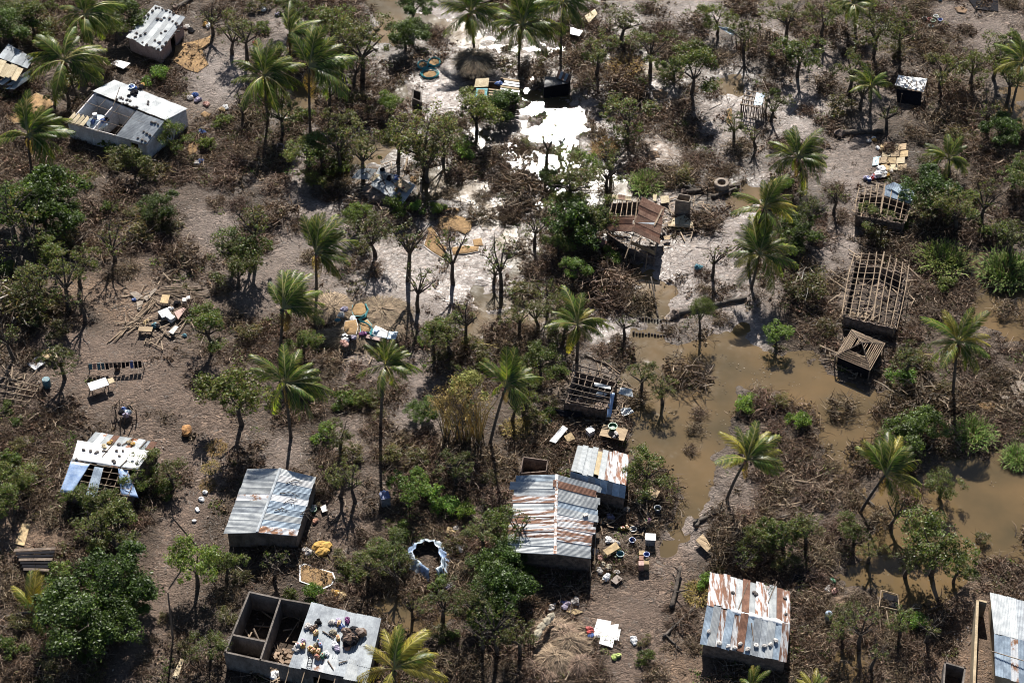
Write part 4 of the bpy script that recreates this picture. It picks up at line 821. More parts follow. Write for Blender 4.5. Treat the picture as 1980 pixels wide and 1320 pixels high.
crowns('thin_tree', 6, lambda s: leaves(84, 40, 1.12, .15, .035, GO + G1[:1], .95, seed=s, lobes=6 + s % 4), LEAF)
crowns('green_bush', 5, lambda s: leaves(48, 46, 1.0, .23, .056, G1, .7, seed=s, lobes=4 + s % 3), LEAF)
crowns('vivid_bush', 5, lambda s: leaves(48, 48, 1.0, .22, .056, G3, .7, seed=s, lobes=4 + s % 3), LEAF)
crowns('olive_bush', 5, lambda s: join(leaves(40, 42, 1.0, .22, .055, GO, .65, seed=s, lobes=5), sticks(90, .9, .7, .016, GB + GT, s + 1, .7)), LEAF)
crowns('brown_bush', 8, lambda s: join(leaves(40, 26, 1.05, .24, .06, GB, .5, up=.2, seed=s, lobes=5 + s % 4), sticks(230, 1.05, .62, .016, GB + GT, s + 1, .5), leaves(3, 22, .8, .2, .06, GO, .5, seed=s + 5, lobes=2)), DRY)
crowns('bare_tree', 4, lambda s: leaves(30, 12, 1.0, .13, .045, GO + G1[:2], .8, seed=s, lobes=6), LEAF)
crowns('grass_mound', 3, lambda s: join(blades(700, .9, .5, .022, GB + GT, s, 1.1, .5, tip=GM), blades(420, .6, .6, .02, GM, s + 2, 1.25, .3)), DRY)
crowns('dry_grass', 3, lambda s: join(blades(520, .85, .5, .022, GB + GY_, s, .9, .6, tip=GY_), sticks(120, .9, .5, .02, GY_, s + 3, .4)), DRY)
crowns('feathery_tree', 2, lambda s: leaves(90, 60, .95, .22, .05, [(.06,.08,.035), (.085,.1,.05), (.05,.065,.03)], 1.0, up=.1, seed=s, hang=1.2, asp=.22), LEAF)
def limbs(zc, R, nb, m, r0=.16, spread=.85, top=.55, lean=(0, 0), twigs=2):
    mb = MB(); fork = zc * random.uniform(.45, .65)
    ln = Vector((lean[0], lean[1], 0))
    p0 = Vector((0, 0, -.3)) - ln; p1 = Vector((random.uniform(-.2, .2), random.uniform(-.2, .2), fork)) - ln * .4
    mb.path([p0, p0.lerp(p1, .5) + Vector((random.uniform(-.15, .15), random.uniform(-.1, .1), 0)), p1], [r0 * 1.25, r0, r0 * .8], 7)
    for k in range(nb):
        a = 2 * pi * k / nb + random.uniform(-.4, .4); rr = R * spread * random.uniform(.55, 1); e = Vector((cos(a) * rr, sin(a) * rr, zc + R * random.uniform(-.1, top)))
        md = p1.lerp(e, .5) + Vector((random.uniform(-.25, .25) * R * .5, random.uniform(-.25, .25) * R * .5, R * .12))
        mb.path([p1, md, e], [r0 * .55, r0 * .35, r0 * .1], 5)
        for q in range(twigs):
            s_ = md.lerp(e, random.uniform(0, .8)); mb.path([s_, s_ + Vector((random.uniform(-.45, .45) * R, random.uniform(-.45, .45) * R, random.uniform(.05, .4) * R))], [r0 * .2, r0 * .05], 4)
    return mb
KIND = {  # code: (crown key, name, category, description, tree?)
 'G': ('green_tree', 'leafy_tree', 'tree', 'leafy mid-green tree', 1.15), 'D': ('dense_tree', 'dense_tree', 'tree', 'dense dark green tree', .95), 'V': ('vivid_tree', 'leafy_tree', 'tree', 'bright green leafy tree', 1.1),
 'O': ('thin_tree', 'thin_tree', 'tree', 'thin-crowned olive tree', 1.3), 'B': ('bare_tree', 'bare_tree', 'tree', 'nearly leafless bare tree', 1.5), 'c': ('feathery_tree', 'feathery_tree', 'tree', 'slender feathery grey-green tree', 1.4),
 'g': ('green_bush', 'green_bush', 'bush', 'round green bush', .5), 'v': ('vivid_bush', 'green_bush', 'bush', 'bright green bush', .5), 'o': ('olive_bush', 'olive_bush', 'bush', 'dull olive bush', .5),
 'b': ('brown_bush', 'withered_bush', 'bush', 'withered brown bush', .2), 'm': ('grass_mound', 'grass_mound', 'grass clump', 'mound of green-topped grass', .1), 'y': ('dry_grass', 'dry_grass_clump', 'grass clump', 'clump of dry yellow grass', .1)}
VEG = """
D 20 50 36;D 250 24 32;g 100 8 14;o 92 45 28;B 410 35 28 70;B 473 65 30 122;v 303 141 26;b 322 166 24;G 338 262 27 300;g 240 292 26;v 268 303 20;o 222 312 24;g 400 280 19;g 434 236 18;b 446 318 26;O 55 220 20 250;O 104 178 18 215;b 20 215 20;b 430 350 24;b 470 290 22;o 190 20 26;b 150 60 30;b 200 130 26;b 420 20 24;o 500 10 20
O 702 78 50 155;D 788 68 28 95;G 570 16 32 55;g 512 50 16;V 752 200 26 250;o 717 216 16;G 620 285 36 340;O 662 238 28 285;O 815 262 55 330;O 775 268 32 330;G 924 214 38 290;D 968 204 28 262;v 893 287 24;b 885 240 16;b 845 66 22;D 803 10 24 40;b 650 20 36;b 610 10 30;o 520 180 22;b 560 250 24;b 530 300 30;o 690 190 22;b 700 225 26;o 660 300 24;b 740 230 20;g 765 255 16
G 1346 128 48 205;G 1386 34 28 66;b 1340 46 28;O 1210 44 34 80;b 1197 178 44;O 1215 222 44 262;v 1126 311 32;O 1063 274 30 325;g 1240 162 13;y 1170 287 26;y 1208 131 30;b 1430 287 24;b 1380 182 16;b 1150 260 20;b 1230 285 22;o 1290 150 20;b 1285 60 20;b 1450 95 26;b 1480 70 24;o 1110 40 22;b 1165 55 26;b 1250 15 18;b 1440 10 26;b 1140 145 18;o 1180 205 20
G 1543 103 38 168;O 1700 56 42 115;b 1606 58 30;b 1778 78 36;b 1600 166 30;o 1626 207 28;B 1715 218 26 245;O 1884 121 30 185;O 1934 106 32 175;g 1960 74 22;D 1937 250 26 300;b 1540 40 26;b 1750 40 22;b 1840 165 34;b 1860 215 36;b 1820 235 30;b 1700 135 26;o 1730 100 24;b 1650 100 22;b 1580 25 24;b 1890 290 30;b 1950 310 30;o 1850 260 22;b 1770 260 26;b 1600 240 22;b 1560 215 18;g 1495 180 12;b 1970 380 26;b 1870 60 16;b 1960 10 16
D 85 385 50 455;G 104 494 34 540;B 20 395 42 475;g 207 404 18;o 254 410 17;D 308 402 28 430;o 268 448 32;B 215 468 36 510;b 358 500 36;G 476 476 38 560;B 118 534 46 600;o 45 580 54;g 15 525 22;G 400 632 42 720;b 222 530 20;b 165 400 34;b 170 470 26;b 420 395 18;b 30 640 34;o 110 640 28;b 60 690 28;b 300 470 26;o 160 350 22;b 230 370 30;b 350 340 22;b 430 560 20;o 500 420 26;b 460 400 22;b 250 520 22;b 90 590 26
b 533 362 27;b 540 418 36;b 636 375 20;G 603 345 20 440;V 692 413 26 450;v 765 398 25;v 803 404 17;v 848 406 18;O 716 446 36 500;B 790 450 44 575;B 808 540 32 625;B 868 472 36 603;B 963 490 36 585;B 897 610 28 660;b 870 373 16;b 1015 370 48;b 930 415 26;G 846 642 36 690;b 985 410 24;b 660 360 18;b 600 500 20;b 720 520 22;b 990 670 30;b 900 600 22;b 955 640 26;b 580 440 20;b 640 640 22;o 700 480 20;b 740 430 22;b 930 380 16
O 1107 348 44 412;D 1122 428 44 480;v 1187 498 23;V 1112 518 28 580;b 1048 514 30;b 1172 556 46;b 1226 583 32;m 1250 356 30;b 1366 434 30;c 1358 598 24 665;b 1391 616 17;O 1034 597 26 640;b 1362 530 17;B 1387 495 22 545;b 1090 600 24;b 1140 620 22;o 1070 640 24;b 1020 640 22;b 1300 345 26;b 1330 330 24;b 1280 330 24;b 1210 520 20;b 1130 480 30;b 1080 480 22;D 1070 345 18 385;b 1410 330 16;b 1340 310 20
D 1543 452 30 516;o 1566 553 40;v 1523 358 18;b 1582 424 20;g 1746 432 18;o 1700 456 25;O 1806 394 36 430;g 1886 418 22;g 1934 450 28;m 1822 506 44;m 1944 528 48;g 1832 548 20;o 1600 630 22;V 1503 644 24 690;g 1880 382 18;b 1780 440 30;b 1850 450 28;b 1900 360 26;b 1820 350 30;b 1960 420 26;b 1950 600 26;b 1780 560 22;b 1760 650 24;b 1900 690 26;o 1770 690 22;b 1580 640 18;b 1630 420 20;b 1615 370 24;b 1800 610 22;b 1860 575 20
G 455 758 60 860;g 14 786 16;g 34 815 15;o 40 860 22;g 18 896 30;o 62 905 24;G 20 962 34 1010;G 290 890 30 960;G 264 924 26 985;G 203 968 38 1030;G 151 958 25 1010;g 324 948 25;y 418 868 18;y 408 905 16;y 402 940 16;O 112 690 32 800;b 70 960 24;b 20 840 20;o 480 640 24;b 540 690 24;b 640 720 20;b 270 1010 24
g 661 769 22;g 707 774 22;v 631 837 28;D 818 796 22 815;o 680 870 26;o 755 878 24;V 790 934 34 985;v 829 956 29;v 866 972 27;v 900 984 25;B 680 925 26 985;o 945 926 18;o 860 690 26;b 560 800 28;b 610 790 24;b 820 850 26;b 780 850 22;b 850 895 28;b 900 920 30;b 940 890 26;b 720 830 22;b 590 720 20;y 1000 830 26;o 1030 800 26;b 1020 860 24;b 960 960 26;b 870 870 26;b 640 900 22;b 990 700 22;o 925 680 30;o 735 800 16
g 1056 686 28;g 1080 716 20;o 1060 776 18;O 1242 724 26 800;O 1280 750 24 800;b 1324 724 42;v 1444 781 25;b 1482 782 32;b 1352 800 15;b 1345 830 16;b 1338 870 13;G 1252 911 36 950;b 1040 740 20;b 1055 830 22;b 1270 965 20;b 1030 715 22;b 1230 770 22;b 1200 660 18;b 1160 680 20;b 1110 660 26;b 1030 670 24;b 1360 560 15
o 1505 776 24;v 1550 810 26;b 1629 789 30;b 1783 788 58;m 1879 842 38;m 1966 886 26;b 1670 885 34;G 1822 934 28 990;v 1745 726 26;o 1825 755 22;b 1850 790 30;b 1720 850 26;b 1740 900 30;b 1600 960 30;b 1640 930 22;b 1560 960 24;b 1480 960 22;b 1530 870 22;b 1560 880 16;b 1700 1000 24;b 1950 800 22;b 1920 770 24;b 1450 800 22;b 1770 730 22;b 1650 960 22
D 232 1122 52 1190;D 152 1188 58 1250;G 222 1012 36 1075;V 380 1090 46 1150;o 460 1115 22;G 404 1248 28 1318;o 354 1250 19;o 316 1192 13;b 292 1240 15;b 282 1272 16;o 440 1190 22;g 20 1250 28;b 40 1300 30;b 440 1150 22;b 130 1300 34;b 80 1280 26;o 180 1300 26;b 30 1150 26;b 150 1030 18;b 270 1300 16
v 598 1146 28;g 682 1100 26;G 740 1070 30 1110;g 772 1028 22;G 965 1014 36 1080;D 980 1135 40 1200;B 955 1195 40 1265;B 795 1165 18 1215;o 845 1222 22;g 865 1228 18;B 535 1085 28 1120;b 700 1040 22;b 720 1120 24;b 800 1140 26;b 900 1110 30;b 930 1060 30;b 900 1160 28;b 960 1240 34;b 1000 1200 28;b 860 1280 32;b 800 1260 26;b 920 1290 34;o 880 1050 22;g 1000 1062 22;D 1000 1095 24 1130;b 520 1110 20;g 560 1150 18;b 640 1160 20;b 990 1290 26;b 760 1130 24;g 850 1130 22;B 1480 1140 16 1180
g 1253 1272 18;y 1352 1148 26;v 1362 1120 20;b 1418 1062 44;v 1490 1032 22;b 1385 1030 26;b 1460 1080 30;b 1330 1190 22;b 1300 1210 14;b 1270 1300 20;b 1400 1000 26;b 1440 1000 24;b 1480 990 26;b 1020 1170 22;b 1030 1310 28;b 1150 1310 26;b 1340 1250 18;b 1260 1020 20;b 1220 1000 20;o 1245 1240 13;b 1290 1180 10;o 1390 1100 12
G 1513 1030 38 1085;o 1522 1088 25;G 1652 1024 26 1120;O 1688 1064 22 1140;G 1822 1054 58 1142;G 1858 1095 28 1150;G 1790 1020 30 1100;v 1773 1196 25;b 1836 1182 32;B 1665 1200 32 1275;b 1600 1180 22;b 1612 1212 26;b 1585 1250 24;B 1700 1260 24 1305;b 1560 1180 18;b 1640 1250 18;b 1760 1240 24;b 1780 1280 30;b 1700 1180 24;b 1660 1160 22;b 1580 1120 24;b 1600 1070 26;b 1560 1040 24;b 1740 1300 26;b 1820 1240 22;b 1550 1310 24;o 1640 1180 18;b 1620 1020 22;g 1598 1262 11;o 1900 1040 15;b 1540 1240 14
G 10 15 30;G 60 30 34 80;g 90 75 22;O 130 160 30 205;b 190 60 26;G 225 50 28;o 180 130 24;b 60 160 24;o 10 175 20;b 110 230 22;g 215 285 24;G 255 305 30 335;o 300 330 26;b 330 300 18
g 590 225 20;G 590 290 34 345;G 650 275 34 330;O 700 290 40 345;O 830 300 40 350;G 860 250 34 310;g 650 320 22;b 610 330 26;O 545 215 30 260;b 490 230 28;b 470 200 22;G 640 35 34 75;O 660 80 34 130;b 690 130 24;o 590 100 26;g 535 100 24;b 640 170 26;O 450 60 30 110
b 1000 330 30;b 985 350 28;O 1150 420 34 470;b 1000 290 24;b 1030 300 20;o 1010 275 18;b 1060 340 26;O 1100 310 30 370;b 1120 360 22;b 1170 370 20;b 965 300 22;B 1085 262 22 300;b 980 420 18;b 1035 440 24;b 1060 410 22;b 900 270 16;b 880 340 20;b 1000 480 22;b 1030 520 24;b 960 520 20;b 1110 420 26;B 1180 300 26 350;b 1150 90 18;b 1060 105 14;b 980 95 14;b 1220 125 16;b 1160 510 34;b 1110 560 32;b 1200 555 34;b 1190 590 30;G 1080 470 24 520;b 1060 560 26;o 1010 560 24;b 1210 620 22;G 1090 390 28 440;O 1180 330 28 370;b 1230 320 26;b 1265 355 24;o 1320 340 26;b 1380 360 24;O 1090 590 34 640;G 1000 610 26 650
D 40 400 44;G 60 440 42 500;D 120 420 36;G 30 480 36 530;o 130 470 28;O 70 540 40 600;b 20 610 40;o 80 600 34;b 10 650 30;b 150 580 26;O 150 510 34 560;b 190 490 28;b 250 480 24;o 290 430 26;G 490 430 34 500;G 460 520 36 580;O 440 480 30 540;b 510 470 24;o 330 440 24;b 380 600 26;b 450 620 24
D 1800 370 36;O 1850 400 36 450;G 1910 380 34 430;b 1830 430 30;b 1880 450 30;O 1960 450 36 500;b 1780 490 30;b 1870 560 26;G 1970 330 34 380;b 1920 330 30;o 1800 320 26;b 1750 340 22;O 1690 420 26 460;b 1740 470 26;b 1720 290 18;o 1620 380 24;b 1590 460 24;G 1570 400 30 450
b 1740 790 40;b 1800 830 44;D 1770 830 36;b 1720 800 30;b 1830 770 34;o 1780 700 28;b 1860 700 30;b 1880 750 34;b 1930 730 30;b 1900 820 22;O 1760 690 30 740;b 1840 860 30;b 1760 960 30;b 1740 980 26;G 1760 1080 30 1130;b 1610 900 14
g 110 1100 24;D 200 1210 44;g 150 1250 30;o 100 1290 30;b 180 1260 30;D 255 1160 30;o 40 1200 24;b 30 1120 26;g 190 1060 22;G 180 1020 32 1060;o 250 1040 22;b 100 1000 26;b 130 930 20;G 330 915 24 960;o 50 930 30;G 10 930 34 980;b 100 870 18;o 420 1080 20;G 440 1090 28 1130
G 930 1030 30 1075;G 1005 1010 26 1060;D 985 1080 34;D 955 1110 34;b 935 1130 30;O 920 1160 36 1210;b 980 1180 32;O 1000 1230 34 1290;b 930 1220 30;b 1010 1270 28;D 940 1180 30;O 860 1160 32 1210;b 830 1180 24;o 780 1090 26;G 770 1060 26 1100;O 710 1090 30 1135;b 670 1140 22;o 660 1080 20;b 760 1100 24
O 860 650 34 700;b 890 680 26;o 900 720 26;G 1040 700 30 740;O 1020 760 30 810;b 1000 780 26;g 1060 800 20;b 970 900 30;b 920 870 24;O 880 900 30 950;b 840 920 26;o 810 880 24;b 790 900 22;O 650 840 30 890;b 600 760 26;b 570 700 22;G 590 660 26 700;b 640 700 24;o 720 770 20;b 690 720 22;b 560 920 18;O 660 920 30 970;b 620 950 20
b 1500 830 24;b 1480 920 26;b 1510 950 28;b 1540 1000 26;b 1470 1020 28;b 1440 1080 24;G 1460 1050 26 1090;O 1560 1020 30 1070;b 1580 1160 22;O 1630 1200 30 1260;b 1680 1230 24;b 1720 1240 24;O 1740 1200 26 1250;b 1800 1210 26;b 1620 1300 24;b 1680 1300 24
O 1160 100 34 150;b 1120 110 24;O 1260 90 34 140;b 1300 100 24;G 1300 130 26;b 1390 110 26;O 1440 60 30 110;b 1500 110 24;O 1520 30 34 80;b 1570 80 24;O 1650 130 34 180;b 1670 170 26;O 1740 60 34 110;b 1800 100 28;O 1830 130 34 180;b 1850 190 30;O 1960 150 30 200;b 1910 210 28;b 1990 270 30;O 1600 30 30 75;b 1700 20 26;b 1770 20 24;O 1420 240 22 280;b 1460 260 20;b 1510 280 22;O 1500 200 24 240
"""
PLANTS = []                           # (object, description, px, py) for the labels
for li_, line in enumerate(VEG.strip().split('\n')):
    for it in line.split(';'):
        f = it.split(); code = f[0]
        if code == 'G' and li_ > 16 and len(f) > 4 and random.random() < .5: code = random.choice('OOB')
        if code in 'bo' and li_ > 16 and random.random() < .13: code = 'B'; f = f[:4] + [str(float(f[2]) + 1.5 * float(f[3]))]
        f[0] = code; x, y, r = map(float, f[1:4]); key, nm, cat, desc, zf = KIND[code]
        R = r * gsd(y) * {'G': 1.22, 'D': 1.32, 'V': 1.15, 'O': 1.2, 'B': 1.15}.get(code, 1.12)
        if len(f) > 4:
            by = float(f[4]); zc = max(R * .6, hz(y, by - y))
            zc = min(zc, R * 2.5 if code in 'Bc' else R * {'O': 1.6, 'D': .95}.get(code, 1.25))
        else:
            zc = R * zf
        q = P(x, y, zc); gz = zg(q.x, q.y)
        szw = 'small ' if r < 19 else ('big ' if r >= 42 else '')
        root = empty(nm, (q.x, q.y, gz), None, cat)
        me = random.choice(CROWN[key])
        o = bpy.data.objects.new('crown' if zf >= .9 else 'foliage', me); COL.objects.link(o); o.parent = root; o.location = (0, 0, zc - gz)
        sx = R * random.uniform(.95, 1.12); o.scale = (sx, R * random.uniform(.95, 1.12), R * random.uniform(.85, 1.05) * (1.45 if code == 'c' else 1)); o.rotation_euler = (0, 0, random.uniform(0, 6.28))
        if zf >= .9:
            limbs(zc - gz, R, {'B': 7, 'O': 6, 'c': 3}.get(code, 5), BARK, (.1 + .035 * R) * (1.2 if code in 'BO' else 1), {'B': 1.0, 'O': .9}.get(code, .75), {'B': .75, 'O': .6}.get(code, .4), (random.uniform(-.5, .5), random.uniform(-.3, .3)), {'B': 4, 'O': 3}.get(code, 1)).build('trunk', BARK, root, Vector((0, 0, 0)))
        elif code in 'gvo':
            mb = MB()
            for k in range(4):
                a = random.uniform(0, 6.28); mb.path([(0, 0, -.2), (cos(a) * R * .3, sin(a) * R * .3, zc * .6), (cos(a) * R * .6, sin(a) * R * .6, zc + R * .2)], [.06, .045, .015], 4)
            mb.build('stems', BARK, root, Vector((0, 0, 0)))
        PLANTS.append([root, szw + desc, x, y, cat])
# ------------------------------------------------------------------ coconut palms
def frond_mesh(i, droop, hang, cols, npair=26, broken=0.0, rib=((.32,.3,.13))):
    g = np.random.default_rng(500 + i); V, F, C = [], [], []
    def pt(s):
        return np.array([s * (1 - .16 * droop * s), 0, .05 * sin(pi * s) - droop * s * s * .55])
    ns = 10; pr = [pt(k / ns) for k in range(ns + 1)]
    for k in range(ns):
        for sgn in (1,):
            w0, w1 = .016 * (1 - k / ns) + .004, .016 * (1 - (k + 1) / ns) + .004; o = len(V)
            for p_, w_ in ((pr[k], w0), (pr[k + 1], w1)):
                V += [p_ + [0, -w_, 0], p_ + [0, 0, w_ * 1.4], p_ + [0, w_, 0]]
            F += [(o, o + 1, o + 4, o + 3), (o + 1, o + 2, o + 5, o + 4)]; C += [rib, rib]
    for k in range(npair):
        s = .14 + .86 * (k + .5) / npair
        if g.random() < broken: continue
        p = pt(s); tg = pt(min(1, s + .02)) - pt(s - .02); tg /= np.linalg.norm(tg); up = np.array([-tg[2], 0, tg[0]])
        for sd_ in (-1, 1):
            l = .2 * (sin(pi * (.12 + .85 * s)) ** .7) * (.8 + .4 * g.random()) + .03
            dr = np.array([0, sd_, 0]) * (.72 - .2 * hang) + tg * (.55 + .4 * s) + up * (.14 - .55 * hang + .2 * (g.random() - .5)); dr /= np.linalg.norm(dr)
            e = p + dr * l; e[2] -= l * (.15 + .5 * hang); m = p + dr * l * .55 + [0, 0, .012]; wv = np.cross(dr, up); wv = tg * .0125 * (.9 + .4 * g.random())
            o = len(V); V += [p - wv * .6, p + wv * .6, m + wv, m - wv, e + wv * .12, e - wv * .12]; F += [(o, o + 1, o + 2, o + 3), (o + 3, o + 2, o + 4, o + 5)]
            c = np.array(cols[g.integers(0, len(cols))]) * (.7 + .6 * g.random()); C += [c, c * 1.08]
    return np_mesh('frond', np.array(V), np.array(F), np.array(C), [FROND])
FG = [(.09,.145,.028), (.13,.185,.035), (.07,.11,.022), (.19,.2,.045), (.045,.07,.018)]; FY = [(.34,.3,.06), (.26,.24,.05), (.18,.18,.04)]; FB = [(.16,.11,.06), (.11,.08,.05), (.2,.15,.08)]
FR = [frond_mesh(i, (.45, .75, 1.0, .6, .3, .9, .8, 1.15)[i], (.4, .7, .85, .55, .3, .75, .95, .9)[i], FG, 30, (0, 0, .12, .05, 0, .2, .3, .15)[i]) for i in range(8)]
FRY = [frond_mesh(20 + i, (.5, .85)[i], (.4, .6)[i], FY, 26, rib=(.42,.36,.12)) for i in range(2)]
FRB = [frond_mesh(30 + i, 1.1, .9, FB, 18, .25, (.2,.15,.08)) for i in range(2)]
PB = Vector((0, -cos(DEP), sin(DEP)))   # towards the viewer side, used to fan the crown
def palm(label, cx, cy, bx, by, rad, angs=None, sweep=None, yellow=0.0, dead=5):
    z = hz(by, max(12.0, by - cy)) * .97; b0 = P(bx, by, 0); gz = zg(b0.x, b0.y)
    top = P(cx, cy, z); top = Vector((top.x, b0.y + (top.y - b0.y) * .85, z))
    root = empty('coconut_palm', (b0.x, b0.y, gz), label, 'palm tree', 'coconut palms')
    rt = top - Vector((b0.x, b0.y, gz)); md = rt * .5 + Vector((-rt.x * .12, 0, 0)) + Vector((random.uniform(-.2, .2), 0, 0))
    mb = MB(); pts = []; rad_ = []; n = 14
    for k in range(n + 1):
        s = k / n; q = md * (2 * s * (1 - s)) + rt * (s * s) + (Vector((0, 0, -.4)) * (1 - s) ** 2); pts.append(q); rad_.append((.26 if s < .07 else .17 - .05 * s) * (1.08 if k % 2 else .95))
    mb.path(pts, rad_, 8).build('trunk', PALMBARK, root, Vector((0, 0, 0)), smooth=True)
    L = rad * gsd(cy) * 1.2
    if angs is None:
        rad *= 1.15; angs = [random.uniform(0, 180) for _ in range(8)] + [a + random.uniform(-12, 12) for a in range(0, 360, 21)]
    else:
        angs = list(angs) + [(random.uniform(20, 160), .85) for _ in range(5)] + [(random.uniform(0, 360), .8) for _ in range(3)] if len(angs) > 8 else angs
    camu = UP
    for k, a in enumerate(angs):
        ln = 1.0
        if isinstance(a, tuple): a, ln = a
        t_ = radians(a); d = RT * cos(t_) + camu * sin(t_) + PB * random.uniform(-.15, .4)
        if sin(t_) < -.2: d += Vector((0, 0, .35))
        if sweep is None: d += Vector((.4, .18, .05)) * random.uniform(0, 1.3)
        if sweep: d += Vector(sweep) * random.uniform(.6, 1.2)
        if random.random() < .14: d.z -= random.uniform(.6, 1.4); ln *= .85
        d.normalize(); yv = Vector((0, 0, 1)).cross(d); yv = yv.normalized() if yv.length > 1e-3 else Vector((0, 1, 0)); zv = d.cross(yv)
        me = random.choice(FRY) if random.random() < yellow else random.choice(FR if d.z < .55 else [FR[0], FR[4], FR[3], FR[4]])
        o = bpy.data.objects.new('frond', me); COL.objects.link(o); o.parent = root
        M = Matrix((d, yv, zv)).transposed() @ Matrix.Rotation(random.uniform(-.35, .35), 3, 'X')
        l = L * ln * random.uniform(.72, 1.15)
        o.matrix_local = Matrix.Translation(rt + d * .05) @ M.to_4x4() @ Matrix.Diagonal((l, l * 1.1, l, 1))
    for k in range(dead):
        t_ = random.uniform(0, 6.28); d = Vector((cos(t_) * .6, sin(t_) * .6, -.75)).normalized(); yv = Vector((0, 0, 1)).cross(d).normalized(); zv = d.cross(yv)
        o = bpy.data.objects.new('dead_frond', random.choice(FRB)); COL.objects.link(o); o.parent = root; l = L * random.uniform(.4, .75)
        o.matrix_local = Matrix.Translation(rt - Vector((0, 0, .15))) @ Matrix((d, yv, zv)).transposed().to_4x4() @ Matrix.Diagonal((l, l, l, 1))
    mb = MB()
    for k in range(5): a = random.uniform(0, 6.28); mb.blob(rt + Vector((cos(a) * .28, sin(a) * .28, -.25)), (.14, .14, .17), .05, 6, 4)
    if random.random() < .6:
        for k in range(5):
            a = random.uniform(0, 6.28); MB().blob(rt + Vector((cos(a) * .3, sin(a) * .3, -.25 - .1 * random.random())), (.15, .15, .18), .05, 6, 4).build('coconut', GREENC if k % 2 else TERRA, root, Vector((0, 0, 0)))

GREENC = tint('coconut_green', (.14, .16, .04), .5)
SW = (.75, .35, .1)
rad_ = 0
palm('coconut palm between the frame-edge shack and the stone-strewn roof', 124, 118, 150, 190, 66)
palm('coconut palm at the upper left, behind the stone-strewn white roof', 164, 30, 182, 110, 56)
palm('coconut palm with wide drooping fronds in front of the long white house', 55, 262, 62, 335, 66, [115, 70, 60, 25, 5, -10, -30, -50, -65, -85, 165, 190, 40, 130])
palm('shaggy windblown palm just left of the tall leaning one by the grey pool', 512, 148, 518, 240, 60, sweep=(.5, .2, 0), dead=5)
palm('tall slim palm with windswept crown beside the small grey pool', 598, 130, 600, 258, 72, [120, 105, 90, 80, 60, 45, 30, 20, 8, -10, -35, -55, -75, 100, 70, 50], SW)
palm('windblown palm standing just behind the tall slim one', 560, 66, 562, 125, 52, [110, 60, 40, 20, 0, -20, 90, 140, -50, 70], SW)
palm('tall dark palm over the weathered thatch hut', 910, 25, 917, 95, 58)
palm('broad palm right of the thatch hut, beside the shining pool', 1010, 50, 1003, 118, 64)
palm('dark palm right of the broad one, cut by the top frame edge', 1090, 5, 1084, 105, 50)
palm('palm cut by the top frame edge in the upper right', 1650, 8, 1655, 58, 42)
palm('young palm with few upright fronds left of the crumpled white sheet hut', 1684, 168, 1682, 222, 36, [110, 95, 75, 60, 130, 150, 30, 170, -20, 200], dead=1)
palm('palm with wide spread fronds below the silt path in the upper right', 1543, 304, 1552, 360, 56, [125, 95, 75, 50, 30, 10, -5, -20, -40, -60, -90, 165, 190, 210, 60], yellow=.2)
palm('low young palm right of the brown board pile', 1834, 308, 1836, 345, 46, [95, 55, 75, 25, 5, 150, 165, 185, -25, -50, 120], dead=1)
palm('palm at the right frame edge beside the brown pool', 1977, 122, 1957, 205, 46, yellow=.3)
palm('leaning palm above its twin, right of the sagging rust-brown house', 1478, 402, 1446, 520, 60, [95, 75, 50, 25, 0, -20, 145, 170, 200, -60, -95, 120, 60], yellow=.15)
palm('bushy palm below the leaning one, on the silt flat', 1468, 492, 1452, 560, 62, [100, 80, 62, 45, 25, 8, -10, -30, -50, 165, 185, 210, 235, 130, -80], yellow=.1)
palm('low palm with pale fronds left of the casuarina, at the water edge', 1116, 628, 1115, 700, 54, [(112, 1.2), (75, .9), 45, 15, -10, -30, 165, 195, 230, -60, 95], yellow=.2)
palm('windswept palm with its fronds blown to one side above the fallen thatch', 611, 490, 612, 575, 66, [115, 100, 85, 70, 55, 40, 160, 185, -5, -15, -30, -50, -70, -90, 78], SW)
palm('big windswept palm left of the fallen thatch with grain mats', 547, 598, 540, 690, 72, [110, 98, 88, 80, 70, 60, 48, 35, 22, 8, -8, 92, 75, 130, -30, -60], (.55, .55, .2))
palm('palm on a pale straight trunk above the grey two-slope house', 553, 742, 563, 848, 70, [118, 100, 85, 70, 55, 35, 15, 0, -15, -35, -60, -85, 210, 150], (.35, .2, 0))
palm('slender palm whose long shadow runs to the hedge', 746, 706, 736, 830, 48, [120, 100, 82, 65, 45, 20, 0, -25, -55, 210, 240, -90, 140, -10], dead=4)
palm('full-crowned palm standing in the yellow bamboo', 978, 748, 946, 862, 58, [115, 98, 85, 68, 50, 32, 15, -2, -20, -45, -70, 150, 130, 78, -90])
palm('short leaning palm at the channel edge with yellowish fronds', 1444, 888, 1404, 968, 64, [(157, 1.0), 128, 105, 88, 76, 58, 40, 22, -8, -22, -45, 200, 65], yellow=.4, dead=2)
palm('fan-crowned palm leaning over the lower pool', 1712, 918, 1662, 990, 66, [128, 112, 98, 90, 78, 64, 50, 38, (-18, 1.1), 105, 70, -40], yellow=.3, dead=6)
palm('palm with splayed drooping fronds left of the orange-brown pool', 1852, 662, 1842, 770, 66, [105, 85, 65, 140, 155, 165, 20, 5, -15, -35, -55, -80, 215, 235], yellow=.25)
palm('palm with yellow upright fronds leaning in from the bottom left edge', 62, 1182, -6, 1196, 62, [104, 78, 60, 50, 42, 65, 55, 35, 88], yellow=.75, dead=4)
palm('bright palm beside the grey roof with belongings, cut by the bottom edge', 762, 1292, 765, 1345, 80, [112, 100, 92, 84, 76, 62, 48, 32, 18, 8, -5, 120, 70, 25], yellow=.6, dead=1)
palm('palm top showing at the bottom edge left of the rust-striped house', 1452, 1328, 1452, 1390, 34, [110, 95, 80, 130, 60, 100], yellow=.5, dead=0)
